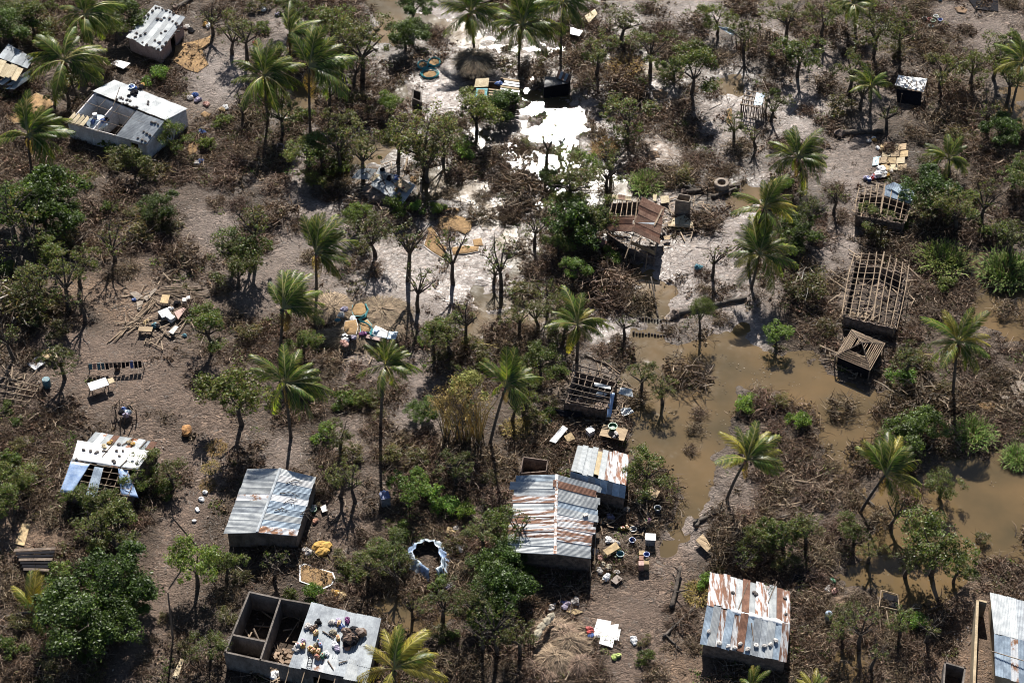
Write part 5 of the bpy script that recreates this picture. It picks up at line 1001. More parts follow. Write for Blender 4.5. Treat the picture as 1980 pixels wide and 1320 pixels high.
palm('palm tips showing at the bottom edge under the rust-striped house', 1572, 1335, 1572, 1390, 36, [135, 125, 100, 60, 80, 145], yellow=.5, dead=0)
YBAM = mat('yellow_bamboo', (.48, .35, .12), (.32, .23, .09), .6)
# bamboo thicket
c = P(895, 850, 0); bam = empty('bamboo_clump', c, 'tall thicket of yellow bamboo stems fanning out beside the palm', 'bamboo')
for k in range(85):
    bx, by = 892 + random.uniform(-34, 44), 845 + random.uniform(-18, 18); a = P(bx, by, 0); h_ = random.uniform(3.5, 8.0); dx = random.uniform(-1, 1) * h_ * .36
    e = a + Vector((dx, random.uniform(-.5, .9), h_)); MB().path([a, a.lerp(e, .5) - Vector((dx * .12, 0, -.2)), e + Vector((dx * .2, 0, -h_ * .06))], [.05, .04, .015], 4).build('bamboo_stem', YBAM if k % 4 else PALMBARK, bam) if k else None
V, F, C = leaves(70, 26, 3.4, .7, .17, [(.34,.25,.09), (.28,.21,.08), (.22,.18,.07), (.4,.31,.13)], 1.25, seed=77, hang=.8, asp=.17)
o = bpy.data.objects.new('bamboo_leaves', np_mesh('bamboo_leaves', V + np.array([0, .6, 4.6]), F, C, [DRY])); COL.objects.link(o); o.parent = bam
V, F, C = leaves(24, 40, 2.0, .8, .2, [(.16,.17,.05), (.2,.19,.06)], .6, seed=78, hang=.6, asp=.25)
o = bpy.data.objects.new('bamboo_tops', np_mesh('bamboo_tops', V + np.array([.8, 1.5, 6.6]), F, C, [DRY])); COL.objects.link(o); o.parent = bam
# ------------------------------------------------------------------ belongings, debris, drying mats, logs
def G(x, y):
    q = P(x, y, 0); q.z = zg(q.x, q.y); return q
DARKW = mat('sodden_wood', (.06, .045, .038), None, .8)
def grain(poly, label, edge=CLOTH, cat='drying mat', name='grain_mat', m=GRAIN, g=None, e=1.05, z=None):
    q = [G(x, y) if z is None else P(x, y, z) for x, y in poly]; c = sum(q, Vector()) / len(q); h = empty(name, c, label, cat, g)
    zt = max(p.z for p in q) + .03; dense = []
    for i in range(len(q)):
        a, b = q[i], q[(i + 1) % len(q)]; k = max(1, int((b - a).length / .5))
        dense += [a.lerp(b, t_ / k) for t_ in range(k)]
    if edge is not None:
        MB().slab([Vector((c.x + (p.x - c.x) * e + random.uniform(-.04, .04), c.y + (p.y - c.y) * e + random.uniform(-.04, .04), zt)) for p in dense], (0, 0, .03)).build('mat_cloth', edge, h)
    vs, fs, n = [], [], len(dense)
    for s_, zz in ((1, .03), (.93, .09), (.7, .12), (.4, .12)):
        for p in dense: j = random.uniform(-.035, .035) * (s_ < 1); vs.append((c.x + (p.x - c.x) * (s_ + j * .5), c.y + (p.y - c.y) * (s_ + j * .5), zt + zz + j))
    vs.append((c.x, c.y, zt + .12))
    for r in range(3): fs += [(r * n + i, r * n + (i + 1) % n, (r + 1) * n + (i + 1) % n, (r + 1) * n + i) for i in range(n)]
    fs += [(3 * n + i, 3 * n + (i + 1) % n, 4 * n) for i in range(n)]
    MB().add(vs, fs).build('grain_layer', m, h, smooth=True); return h
def pip(poly, x, y):
    r = False; j = len(poly) - 1
    for i in range(len(poly)):
        if (poly[i][1] > y) != (poly[j][1] > y) and x < (poly[j][0] - poly[i][0]) * (y - poly[i][1]) / (poly[j][1] - poly[i][1]) + poly[i][0]: r = not r
        j = i
    return r
def stones(pts, plane, label, g, r=.16, m=STONE, cat='stone', name='stone'):
    for x, y in pts:
        q = PP(x, y, plane) + Vector((0, 0, .06 + r * .45)) if plane else G(x, y) + Vector((0, 0, r * .4))
        s_ = random.uniform(.75, 1.3)
        tag(MB().blob(q, (r * 1.3 * s_, r * s_, r * .7 * s_), .22, 7, 4, random.uniform(0, 3)).build(name, m, None, q), label, cat, g)
def base_at(x, y, plane, dz=.05):
    return PP(x, y, plane) + Vector((0, 0, dz)) if plane else G(x, y)
def tub(x, y, r, h_, m, label, cat='basin', name='basin', plane=None, inner=None, g=None):
    r *= .8; c = base_at(x, y, plane); o = empty(name, c, label, cat, g)
    MB().lathe([(r * .7, 0), (r * .95, h_ * .92), (r * 1.08, h_ * .95), (r * 1.08, h_), (r * .93, h_), (r * .66, h_ * .15), (r * .1, h_ * .12)], c, 18).build('bowl', m, o, smooth=False)
    if inner is not None: MB().lathe([(r * .8, h_ * .5), (r * .4, h_ * .55), (r * .05, h_ * .56)], c, 14, .04).build('contents', inner, o)
    return o
def jerry(x, y, m, label, plane=None, s=.4, cat='jerrycan', g=None):
    c = base_at(x, y, plane); o = empty('jerrycan', c, label, cat, g); a = random.uniform(0, 3)
    mb_ = MB().box(c + Vector((0, 0, s * .5)), (s, s * .65, s), a).box(c + Vector((0, 0, s * 1.04)), (s * .7, s * .5, s * .1), a); bd = mb_.build('body', m, o); MB().lathe([(.07, s), (.07, s * 1.25)], c, 8).build('cap', RED if m is not RED else WHITE, bd); return o
def bundle(x, y, r, m, label, plane=None, cat='bundle', name='cloth_bundle', n=3, g=None, m2=None):
    c = base_at(x, y, plane); o = empty(name, c, label, cat, g)
    for k in range(n):
        q = c + Vector((random.uniform(-.6, .6) * r, random.uniform(-.6, .6) * r, r * .35)); MB().blob(q, (r * random.uniform(.5, .9), r * random.uniform(.4, .8), r * random.uniform(.35, .6)), .22, 9, 5, random.uniform(0, 3)).build('fold', m2 if (m2 and k % 2) else m, o)
    return o
def board(pts, m, label, cat='board', name='board', z=.12, th=.06, g=None, plane=None, wob=.02):
    q = [base_at(x, y, plane, .1) + Vector((0, 0, z if not plane else 0)) for x, y in pts]; c = sum(q, Vector()) / 4
    return tag(MB().patch(*q, 4, 4, lambda u, v: random.uniform(0, wob), th).build(name, m, None, c), label, cat, g)
def table(x, y, w_, d_, h_, rz, m, label, cat='table', name='table'):
    c = G(x, y); o = empty(name, c, label, cat); MB().box(c + Vector((0, 0, h_)), (w_, d_, .07), rz).build('tabletop', m, o); R = Matrix.Rotation(rz, 3, 'Z')
    for sx in (-1, 1):
        for sy in (-1, 1): q = c + R @ Vector((sx * w_ * .43, sy * d_ * .42, 0)); MB().pole(q, q + Vector((0, 0, h_ - .04)), .05).build('leg', POLED, o)
    MB().box(c + Vector((0, 0, h_ * .35)), (w_ * .8, .06, .06), rz).build('stretcher', POLED, o); return o
def crate(x, y, s, rz, m, label, cat='box', name='box', plane=None, lid=None, g=None, tilt=0.0):
    c = base_at(x, y, plane); o = empty(name, c, label, cat, g); bd = MB().box(c + Vector((0, 0, s[2] / 2)), s, rz, tilt).build('body', m, o); MB().box(c + Vector((0, 0, s[2] + .025)), (s[0] * 1.04, s[1] * 1.04, .05), rz, tilt).build('lid', lid or m, bd); return o
def log(x0, y0, x1, y1, r, label, m=PALMBARK, z0=.15, z1=.15, cat='fallen trunk', name='log', root=True, br=0):
    a, b = G(x0, y0) + Vector((0, 0, z0)), G(x1, y1) + Vector((0, 0, z1)); o = empty(name, a.lerp(b, .5), label, cat); n = 9
    MB().path([a.lerp(b, k / n) + Vector((0, random.uniform(-.06, .06), random.uniform(-.03, .05))) for k in range(n + 1)], [r * (1.15 - .4 * k / n) * (1.06 if k % 2 else .95) for k in range(n + 1)], 8).build('stem', m, o, smooth=True)
    if root: MB().blob(a, (r * 1.7, r * 2.0, r * 1.8), .3, 9, 5).build('root_ball', MUDW, o)
    for k in range(br):
        q = a.lerp(b, random.uniform(.3, 1)); e = q + Vector((random.uniform(-1.8, 1.8), random.uniform(-1.4, 1.4), random.uniform(.2, 1.4))); MB().path([q, q.lerp(e, .5) + Vector((.1, .1, .2)), e], [r * .4, r * .25, r * .06], 5).build('branch', m, o)
    return o
# stones and goods on the roofs
stones([(252,62),(258,55),(266,48),(272,44),(280,35),(287,30),(295,23),(302,17),(308,17),(314,19),(322,22),(329,25),(336,28),(305,38),(312,40),(318,36),(328,37),(334,43),(341,47),(265,66),(272,70),(281,66),(350,55),(345,62),(338,68),(330,76),(322,84),(314,92),(306,97),(298,95),(290,92),(284,88),(276,84),(320,62),(312,66),(300,80),(308,84),(344,52),(262,74)], H2R, 'dark stone on the white lean-to roof', 'stones on the white lean-to roof')
stones([(226,194),(234,191),(238,193),(246,195),(252,197),(246,203),(238,202),(258,208),(264,209),(287,198),(286,203)], H1F, 'dark ridge stone on the long white house', 'stones on the long white house')
stones([(294,238),(300,239),(306,242),(278,256),(284,259),(290,263),(267,269),(275,272),(281,275)], H1N, 'dark stone on the white house near slope', 'stones on the near slope')
stones([(40,102),(44,104),(29,104),(56,115),(42,150),(20,152)], (P(-12,98,2.4), P(64,112,2.4), P(40,135,2.3)), 'dark stone on the roof of the frame-edge shack', 'stones on the frame-edge shack')
stones([(162,871),(176,873),(187,876),(200,873),(206,874),(220,892),(226,873),(238,873),(230,860),(231,883),(222,895),(148,889)], H16U, 'grey stone on the white tarped roof', 'stones on the white tarped roof')
for k, (x, y, n_) in enumerate([(200,864,4),(212,856,4),(250,855,5),(256,861,4)]):
    bundle(x, y, .28, YELL if k % 2 else BEIGE, ['tan rag heap, lower of the left pair on the white tarped roof', 'yellow rag heap, upper of the left pair on the white tarped roof', 'tan rag heap, upper of the right pair on the white tarped roof', 'yellow rag heap, lower of the right pair on the white tarped roof'][k], H16U, n=n_)
for (x0, y0, x1, y1, l) in ((221,856,198,884,'long dark lath lying down the middle of the white tarped roof'), (258,848,236,862,'dark lath lying on the upper right of the white tarped roof'), (285,852,270,868,'thin dark lath near the rusty corner of the white tarped roof'), (246,890,232,904,'short dark lath at the ridge of the white tarped roof')):
    a, b = PP(x0, y0, H16U) + Vector((0, 0, .12)), PP(x1, y1, H16U) + Vector((0, 0, .12)); tag(MB().pole(a, b, .06).build('lath', POLED, None, a), l, 'lath')
for i, (x, y, r, m, l) in enumerate([(257,172,.4,BLUE,'dark blue bundle on the far roof slope of the long white house'), (278,166,.35,YELL,'yellow bundle on the far roof slope of the long white house'), (270,172,.4,DARK,'black bundle between the blue and yellow ones on the long white house'), (265,163,.38,BROWN,'brown bundle topmost among the goods on the long white house')]): bundle(x, y, r, m, l, H1F, n=4)
tub(255,172,.5,.35,ZINCB,'pale enamel basin upturned on the far slope of the long white house',plane=H1F)
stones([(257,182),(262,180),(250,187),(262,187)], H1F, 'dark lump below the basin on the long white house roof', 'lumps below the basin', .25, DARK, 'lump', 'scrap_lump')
c = G(195, 262); o = empty('water_stand', c, 'stand heaped with pale sheeting and blue containers in front of the white house', 'stand')
MB().lathe([(1.25, 1.7), (1.3, 1.95), (.9, 2.2), (.5, 2.5), (.1, 2.6)], c, 14, .12).build('pale_cover', ZINCB, o); MB().box(c + Vector((-.3, .2, 2.75)), (.5, .4, .45), .3).build('white_box', WHITE, o); MB().blob(c + Vector((.6, -.3, 2.3)), (.4, .35, .35), .1).build('blue_drum', BLUE, o); MB().blob(c + Vector((-.5, -.5, 2.2)), (.3, .3, .5), .1).build('blue_drum', BLUE, o); MB().blob(c + Vector((1.0, .1, 2.2)), (.3, .25, .25), .15).build('dark_pot', DARK, o)
for a in range(4): q = c + Vector((cos(a * 1.57 + .7) * .95, sin(a * 1.57 + .7) * .95, 0)); MB().pole(q, q + Vector((0, 0, 1.75)), .07).build('leg', GREY, o)
board([(214,131),(228,124),(254,131),(240,142)], WHITE, 'pale flat sheet lying on the ground behind the long white house', 'sheet', 'flat_sheet', z=.5)
# block house roof goods
for x, y, m, l in [(615,1203,DARK,'black bundle alone near the top of the grey roof with belongings'),(607,1215,BROWN,'brown bundle under the black one on the grey roof'),(655,1202,LILAC,'lilac bundle at the top of the goods heap on the grey roof'),(640,1205,CLOTH,'pale bundle at the left of the upper goods heap on the grey roof'),(672,1200,PURP,'purple bundle at the top right of the goods heap on the grey roof'),(644,1222,SACK,'tan bundle in the middle of the upper goods heap on the grey roof'),(660,1215,BLUE,'blue bundle in the upper goods heap on the grey roof'),(648,1246,WHITE,'white bundle in the right part of the lower goods row on the grey roof'),(630,1265,WHITE,'white bundle at the lower edge of the goods row on the grey roof'),(655,1254,LILAC,'lilac bundle at the right end of the lower goods row on the grey roof'),(588,1243,LILAC,'pale lilac bundle at the left end of the goods row on the grey roof'),(612,1248,SACK,'tan sack among the yellow cans on the grey roof'),(668,1252,TERRA,'reddish bundle right of the lower goods row on the grey roof'),(596,1212,CLOTH,'cream rag left of the brown bundle on the grey roof'),(574,1255,CLOTH,'pale rag hanging at the left edge of the grey roof')]:
    bundle(x, y, .34, m, l, H15R, n=4)
for x, y, m, l in [(611,1226,YELL,'single orange can standing apart on the grey roof with belongings'),(600,1256,YELL,'yellow can, top left of the four in the goods row on the grey roof'),(606,1261,YELL,'yellow can, lowest left of the four in the goods row on the grey roof'),(616,1262,YELL,'yellow can, right one of the four in the goods row on the grey roof'),(586,1251,YELL,'orange can at the left end of the goods row on the grey roof'),(654,1236,YELL,'yellow round can beside the dark cloth heap on the grey roof'),(656,1208,YELL,'yellow can among the upper bundles on the grey roof'),(616,1243,TEAL,'teal can above the yellow cans on the grey roof'),(620,1250,BLUE,'blue can right of the yellow cans on the grey roof'),(624,1270,GREEN,'small green can below the goods row on the grey roof'),(614,1273,TERRA,'reddish square box below the yellow cans on the grey roof'),(577,1250,WHITE,'clear pale container at the left roof edge of the goods row')]:
    jerry(x, y, m, l, H15R, .45)
bundle(684, 1233, .95, BROWN, 'big dark brown heap of nets and cloth on the grey roof', H15R, n=6, m2=DARK)
c = PP(600, 1278, H15R) + Vector((0, 0, .1)); o = empty('ladder', c, 'small black ladder-like rack lying on the grey roof edge', 'rack'); d = (PP(597, 1290, H15R) - PP(602, 1262, H15R))
for s_ in (-.2, .2): MB().pole(c - d * .5 + Vector((s_, 0, .08)), c + d * .5 + Vector((s_, 0, .08)), .03).build('rail', DARK, o)
for k in range(6): q = c - d * (.5 - k / 5.5); MB().pole(q + Vector((-.2, 0, .09)), q + Vector((.2, 0, .09)), .025).build('rung', DARK, o)
for x, y, x1, y1, l in ((624,1221,646,1235,'dark plank lying between the two goods heaps on the grey roof'), (634,1278,645,1295,'dark stick at the lower right of the goods row on the grey roof'), (655,1283,672,1278,'bent dark stick right of the goods row on the grey roof')):
    a, b = PP(x, y, H15R) + Vector((0, 0, .12)), PP(x1, y1, H15R) + Vector((0, 0, .12)); tag(MB().pole(a, b, .06).build('stick', POLED, None, a), l, 'stick')
c = G(548, 1275); o = empty('rubble_heap', c, 'heap of brick rubble inside the roofless block house', 'rubble heap'); RB_ = tint('brick_rubble', (.4, .27, .17), .9)
for k in range(22): q = P(530 + random.uniform(0, 32), 1262 + random.uniform(0, 26), 0); MB().box(q + Vector((0, 0, .2 + .5 * random.random())), (random.uniform(.25, .6), random.uniform(.2, .4), random.uniform(.15, .3)), random.uniform(0, 3), random.uniform(-.4, .4)).build('brick', RB_, o)
MB().pole(P(490,1215,1.6), P(502,1240,1.2), .12).build('fallen_beam', POLED, H15)
bundle(528, 1310, .5, WHITE, 'white cloth heap on the shaded ground at the block house front', n=4); bundle(520, 1306, .3, BLUE, 'small blue cloth beside the white cloth heap at the block house front', n=2)
# rust-streaked and striped roofs
stones([(1408,1250),(1421,1253),(1431,1246),(1446,1256),(1462,1249),(1478,1250),(1490,1247),(1370,1222),(1391,1245),(1500,1240)], H12L, 'whitish stone on the rust-striped roof', 'stones on the rust-striped roof', .2, CLOTH)
stones([(1417,1147),(1462,1150),(1458,1146),(1518,1157),(1519,1188)], H12U, 'dark stone on the upper slope of the rust-striped roof', 'stones on the upper striped slope', .18)
for (x0, y0, x1, y1, pl, l) in ((1446,1127,1426,1183,H12U,'dark stick slanting over the rusty sheet of the striped roof'), (1502,1125,1485,1165,H12U,'dark stick slanting at the right of the striped roof'), (1453,1205,1457,1240,H12L,'dark stick under the ridge cover of the striped roof')):
    a, b = PP(x0, y0, pl) + Vector((0, 0, .1)), PP(x1, y1, pl) + Vector((0, 0, .1)); tag(MB().pole(a, b, .05).build('stick', POLED, None, a), l, 'stick')
crate(1132, 999, (.45, .3, .3), .4, CLOTH, 'small pale box near the right eave of the big rust-streaked roof', plane=H11R)
# crops spread to dry
grain([(340,92),(352,88),(372,84),(395,78),(408,72),(406,88),(392,100),(398,118),(404,128),(382,144),(362,138),(336,122)], 'largest grain spread, by the stone-strewn white roof', None)
grain([(12,228),(40,205),(70,184),(96,195),(104,206),(78,222),(50,240),(26,240)], 'grain spread on the ground below the frame-edge shack', CARD)
grain([(362,292),(366,282),(378,277),(384,280),(380,298),(366,304)], 'small grain patch right of the long white house', None); grain([(388,224),(396,218),(408,224),(398,233)], 'tiny grain patch among the cloths right of the long white house', None)
grain([(318,316),(338,302),(352,306),(346,330),(318,332)], 'brownish grain patch below the long white house corner', None, m=SAND)
grain([(848,424),(858,420),(880,419),(900,424),(914,432),(910,448),(900,456),(884,450),(870,450),(848,446)], 'broad upper grain spread of the white-edged group by the pools', None)
grain([(826,445),(833,438),(850,464),(852,476),(864,482),(858,504),(838,492),(820,478),(828,452)], 'left arm of the white-edged grain mats by the pools'); grain([(872,482),(900,478),(926,480),(925,489),(900,494),(876,496)], 'long lower strip of the white-edged grain mats by the pools'); grain([(914,466),(931,464),(934,478),(916,480)], 'small square end piece of the white-edged grain mats by the pools')
grain([(862,403),(888,406),(888,412),(862,410)], 'narrow grain tray behind the broad upper spread', PLANK)
grain([(683,590),(700,586),(709,594),(707,606),(698,612),(684,610),(680,600)], 'round grain spread topmost on the fallen thatch', TURQ, z=1.25); grain([(667,622),(688,618),(692,632),(688,647),(672,648),(664,640)], 'square grain spread at the left on the fallen thatch', z=1.25); grain([(696,624),(710,618),(718,628),(714,642),(698,642)], 'grain spread ringed with turquoise net on the fallen thatch', TURQ, z=1.25)
grain([(586,642),(600,641),(609,643),(611,658),(588,662)], 'square grain mat left of the fallen thatch'); grain([(625,635),(636,633),(638,646),(626,650)], 'shaded grain mat between the square mat and the fallen thatch', CARD); grain([(590,614),(600,610),(602,626),(592,634)], 'reddish grain strip left of the fallen thatch', None, m=SAND)
grain([(582,1098),(592,1094),(614,1102),(642,1110),(646,1120),(640,1132),(622,1140),(606,1134),(582,1126)], 'white-edged grain mat behind the grey roof with belongings', WHITE, e=1.1)
for (cx, cy, rx, ry, l) in ((818,130,9,7,'left turquoise-netted grain ring near the top'), (840,125,11,8,'right turquoise-netted grain ring near the top'), (831,148,15,8,'lower turquoise-netted grain ring near the top')):
    o = grain([(cx + rx * cos(a * pi / 6), cy + ry * sin(a * pi / 6)) for a in range(12)], l, None, g='netted grain rings')
    for k in range(5):
        f = random.uniform(.95, 1.2); pts = [G(cx + rx * f * cos(a * pi / 9) + random.uniform(-1, 1), cy + ry * f * sin(a * pi / 9) + random.uniform(-1, 1)) + Vector((0, 0, .1 + .06 * k)) for a in range(19)]; MB().path(pts, [.045] * 19, 4, False).build('net_rope', TURQ, o)
for k in range(5):
    pts = [P(x + random.uniform(-2, 2), y + random.uniform(-2, 2), 1.35 + .06 * k) for x, y in ((706,588),(711,600),(706,612),(694,618),(700,622),(712,626),(720,636),(716,646),(722,650))]; MB().path(pts, [.045] * 9, 4, False).build('net_rope', TURQ, H22)
grain([(1406,215),(1414,212),(1416,240),(1405,243)], 'tan mat on the silt left of the small round-sided pole hut', CARD); grain([(1846,18),(1858,17),(1870,22),(1866,30),(1850,28)], 'orange soil patch by the dark pit, upper right', None, 'soil patch', 'soil_patch', SAND); grain([(1248,300),(1256,294),(1272,296),(1276,306),(1258,310)], 'pale threshed heap on the silt below the grey-brown thicket', None, m=SAND)
grain([(1262,180),(1280,176),(1292,184),(1286,194),(1264,192)], 'orange-brown heap of soil under the big leafy tree', None, 'soil patch', 'soil_patch', SAND); grain([(1880,784),(1944,776),(1940,812),(1912,800)], 'tan cloth spread on the ground at the right', CARD); grain([(795,342),(806,346),(804,356),(792,352)], 'little orange-brown mat at the corner of the collapsed grey roof', None)
# board pile (upper right), brown boards in rows
k = 0
for r_ in range(4):
    for c_ in range(3):
        x, y = 1702 + c_ * 17 - r_ * 1.5 + (r_ % 2) * 5, 284 + r_ * 13; k += 1
        board([(x, y), (x + 16, y - 2), (x + 15, y + 10), (x - 1, y + 11)], [CARD, BEIGE, PLANK][(r_ + c_) % 3], 'brown drying board in the pile, ' + ['back', 'second', 'third', 'front'][r_] + ' row, ' + ['left', 'middle', 'right'][c_] + ' one', 'board', 'drying_board', .2 + .03 * (k % 2), .06, 'drying boards')
board([(1688,308),(1702,306),(1700,322),(1686,324)], TEAL, 'greenish-grey mat at the lower left of the brown board pile', 'mat', 'mat'); bundle(1690, 272, .35, YELL, 'yellow bundle at the top left of the board pile', n=2, m2=WHITE); bundle(1680, 276, .35, CLOTH, 'pale bundle left of the yellow one by the board pile'); bundle(1696, 289, .3, WHITE, 'white bag at the left side of the board pile', n=2)
bundle(1705, 338, .8, WHITE, 'heap of white cloths behind the frame with the blue sheet', n=6, m2=CLOTH); bundle(1685, 346, .5, RED, 'red cloth left of the white cloth heap', n=3, m2=LILAC); bundle(1678, 350, .5, LILAC, 'lilac clothes left of the red cloth', n=3, m2=BLUE); bundle(1712, 344, .4, YELL, 'yellow cloth right of the white cloth heap', n=3, m2=DARK); bundle(1724, 335, .4, CLOTH, 'pale cloth at the right of the cloth heap', n=2)
# top right basins
for i, (x, y, m, l) in enumerate([(1787,40,WHITE,'white enamel basin, first from the left by the dark pit'), (1797,42,RED,'red basin by the dark pit'), (1809,36,WHITE,'white basin behind the red one by the dark pit'), (1817,43,BLUE,'blue basin by the dark pit'), (1803,45,GREEN,'green basin between the red and blue ones'), (1799,55,TEAL,'teal basin, nearest of those by the dark pit')]): tub(x, y, .38, .25, m, l)
A, B, C, D = G(1866, -6), G(1928, -6), G(1930, 26), G(1885, 22); o = tag(MB().slab([A, B, C, D], (0, 0, .12)).build('dark_pit', DARK, None, (A + C) / 2), 'dark pit at the upper right edge, its shade drawn as a black sheet', 'tarpaulin')  # flat black slab stands in for the shade of a pit
bundle(1815, 3, .4, TEAL, 'teal bundle at the top edge left of the dark pit', n=2); cloth([(1545-45,1128-18,.1),(1532,1104,.1),(1572,1112,.1),(1540,1142,.1)], DARK, '', amp=.02) if 0 else board([(1532,1118),(1564,1104),(1571,1130),(1538,1142)], DARK, 'black square sheet right of the rust-striped house', 'sheet', 'dark_sheet')
cloth([(1386,52,1.9),(1404,52,2.0),(1423,62,1.7),(1418,70,1.5)], ZINCB, 'pale blue tarp draped over poles under the top tree', amp=.12)
board([(1103,62),(1127,70),(1120,80),(1102,76)], GREY, 'grey-blue sheet beside the bright top pool', 'sheet', 'grey_sheet', .6); board([(1130,40),(1150,26),(1155,36),(1138,54)], BEIGE, 'leaning pale boards by the brown thicket at the top', 'board', 'board', .5)
for x, y, m, l in [(368,192,CLOTH,'pale cloth heap, left of the washing right of the long white house'),(378,188,BLUE,'bright blue cloth in the washing right of the long white house'),(384,196,LILAC,'lilac cloth in the washing right of the long white house'),(398,205,PINK,'pinkish cloth trailing down from the washing'),(438,212,WHITE,'white cloth on a stump right of the trailing washing'),(430,216,CARD,'tan cloth beside the white cloth on the stump'),(405,55,WHITE,'white bag by the path right of the stone-strewn roof'),(400,52,YELL,'orange bag by the path right of the stone-strewn roof'),(362,55,CLOTH,'pale goods heaped at the wall of the stone-strewn roof'),(372,62,DARK,'dark goods beside the pale heap at the stone-strewn roof'),(497,87,RED,'bright red cloth among the bushes near the top'),(511,22,WHITE,'white bag under the top left trees'),(540,30,LILAC,'pale bundle right of the white bag under the top trees'),(390,259,BLUE,'blue bundle on the path right of the long white house'),(388,313,BLUE,'small blue cloth below the grain patch right of the white house'),(380,320,CLOTH,'pale rag beside the small blue cloth')]: bundle(x, y, .42, m, l, n=4)
# centre: by the patched shack, cans on the collapsed grey roof
pl = (P(733,325,1.8), P(802,360,1.0), P(717,358,1.4))
for x, y, m, l in [(766,370,YELL,'yellow pot on the collapsed grey roof, left of the slatted frame'),(780,369,BROWN,'brown pot below the slatted frame on the collapsed grey roof'),(772,380,CARD,'tan pot lowest on the collapsed grey roof')]: jerry(x, y, m, l, pl, .4, 'pot')
for x, y, m, l in [(753,347,DARK,'black bundle on the collapsed grey roof'),(756,346,CLOTH,'pale bundle beside the black one on the collapsed grey roof'),(765,345,BLUE,'dark blue bundle above the slatted frame on the collapsed grey roof'),(742,331,DARK,'dark rag near the top of the collapsed grey roof')]: bundle(x, y, .4, m, l, pl, n=3)
for x0, y0, x1, y1 in ((730,356,744,349),(745,365,756,384),(738,340,745,360),(757,352,768,362),(700,338,716,332),(708,332,718,340)):
    a, b = PP(x0, y0, pl) + Vector((0, 0, .12)), PP(x1, y1, pl) + Vector((0, 0, .15)); tag(MB().pole(a, b, .06).build('branch', BARK, None, a), 'dark broken branch lying on the collapsed grey roof', 'branch', 'branches on the collapsed grey roof')
bundle(965, 165, .4, BLUE, 'bright blue cloth on the patched shack roof', (P(920,153,2.2), P(1004,156,2.2), P(918,187,1.9)), n=4); bundle(972, 158, .4, DARK, 'black bundle on the patched shack roof', (P(920,153,2.2), P(1004,156,2.2), P(918,187,1.9)), n=3)
# fallen thatch goods
for x, y, r, m, l in [(667,596,.5,LILAC,'lilac clothes on the shaded side of the fallen thatch'),(661,608,.45,CLOTH,'pale clothes below the lilac ones on the fallen thatch'),(682,616,.4,WHITE,'white bag between the grain spreads on the fallen thatch'),(702,644,.4,PURP,'magenta cloth under the netted grain spread'),(672,654,.6,WHITE,'black and white clothes at the near edge of the fallen thatch'),(684,652,.4,LILAC,'lilac cloth right of the black and white clothes'),(668,664,.5,PINK,'pinkish clothes hanging at the near edge of the fallen thatch'),(617,653,.3,RED,'dark red cloth beside the square grain mat'),(654,620,.35,TEAL,'greenish pot left of the square grain spread')]:
    q = P(x, y, 1.2); o = empty('cloth_bundle', q, l, 'clothes')
    for k in range(4): MB().blob(q + Vector((random.uniform(-.5, .5) * r, random.uniform(-.5, .5) * r, 0)), (r * .7, r * .6, r * .45), .25, 8, 5).build('fold', m if k % 2 or m is not WHITE else DARK if 'black' in l else m, o)
cloth([(726,629,1.4),(750,640,1.3),(748,655,1.1),(716,648,1.2)], WHITE, 'white sheet with blue marks beside the fallen thatch', 'sheet', 'white_sheet', .04); A, B, C, D = P(724,634,1.47), P(735,634,1.45), P(728,642,1.4), P(722,640,1.42); MB().slab([A, B, C, D], (0, 0, .02)).build('blue_mark', BLUET, bpy.data.objects['white_sheet'])
cloth([(752,640,1.2),(770,641,1.1),(765,656,.9),(748,656,1.0)], ZINCB, 'pale grey sheet right of the white one by the fallen thatch', 'sheet', 'pale_sheet', .04); board([(710,660),(744,663),(741,674),(708,667)], PINKW, 'pinkish board lying on the lower side of the fallen thatch', z=.9); board([(713,652),(745,657),(744,662),(711,658)], CLOTH, 'pale board above the pinkish one by the fallen thatch', z=1.0)
# flattened house furniture
table(321, 590, .85, 1.25, .75, -.1, CARD, 'orange-brown tabletop standing in the flattened pole house', 'table', 'table'); crate(320, 614, (1.1, 1.1, .5), .55, GREY, 'grey metal trunk tilted in the flattened pole house', 'trunk', 'metal_chest'); crate(331, 621, (.8, .6, .5), -.7, WHITE, 'white box right of the grey metal trunk'); board([(338,612),(356,603),(361,606),(346,626)], PINK, 'pinkish cloth over a mattress in the flattened pole house', 'mattress', 'mattress', .5, .18); board([(327,650),(340,638),(347,640),(336,654)], CLOTH, 'pale board at the lower end of the mattress', z=.5)
crate(358, 588, (.45, .5, .5), 0, CLOTH, 'small pale cabinet at the right of the flattened pole house', 'cabinet', 'cabinet'); crate(365, 583, (.4, .4, .4), .2, WHITE, 'white carton behind the small pale cabinet'); bundle(332, 601, .35, WHITE, 'white cloth beside the orange-brown tabletop', n=3); bundle(341, 592, .4, DARK, 'black bundle between table and cabinet in the flattened house', n=4); bundle(282, 628, .45, CARD, 'tan cloth heap at the left in the flattened pole house', n=3); bundle(355, 650, .35, TEAL, 'turquoise cloth under the tree by the flattened pole house', n=2)
table(283, 646, 1.5, .7, .6, -.08, PLANK, 'low brown bench at the near side of the flattened pole house', 'bench', 'bench'); bundle(304, 634, .5, TEAL, 'dark teal bundle right of the low brown bench', n=4, m2=DARK); bundle(259, 582, .3, BLUE, 'dark blue pot under the pale wall boards', n=2)
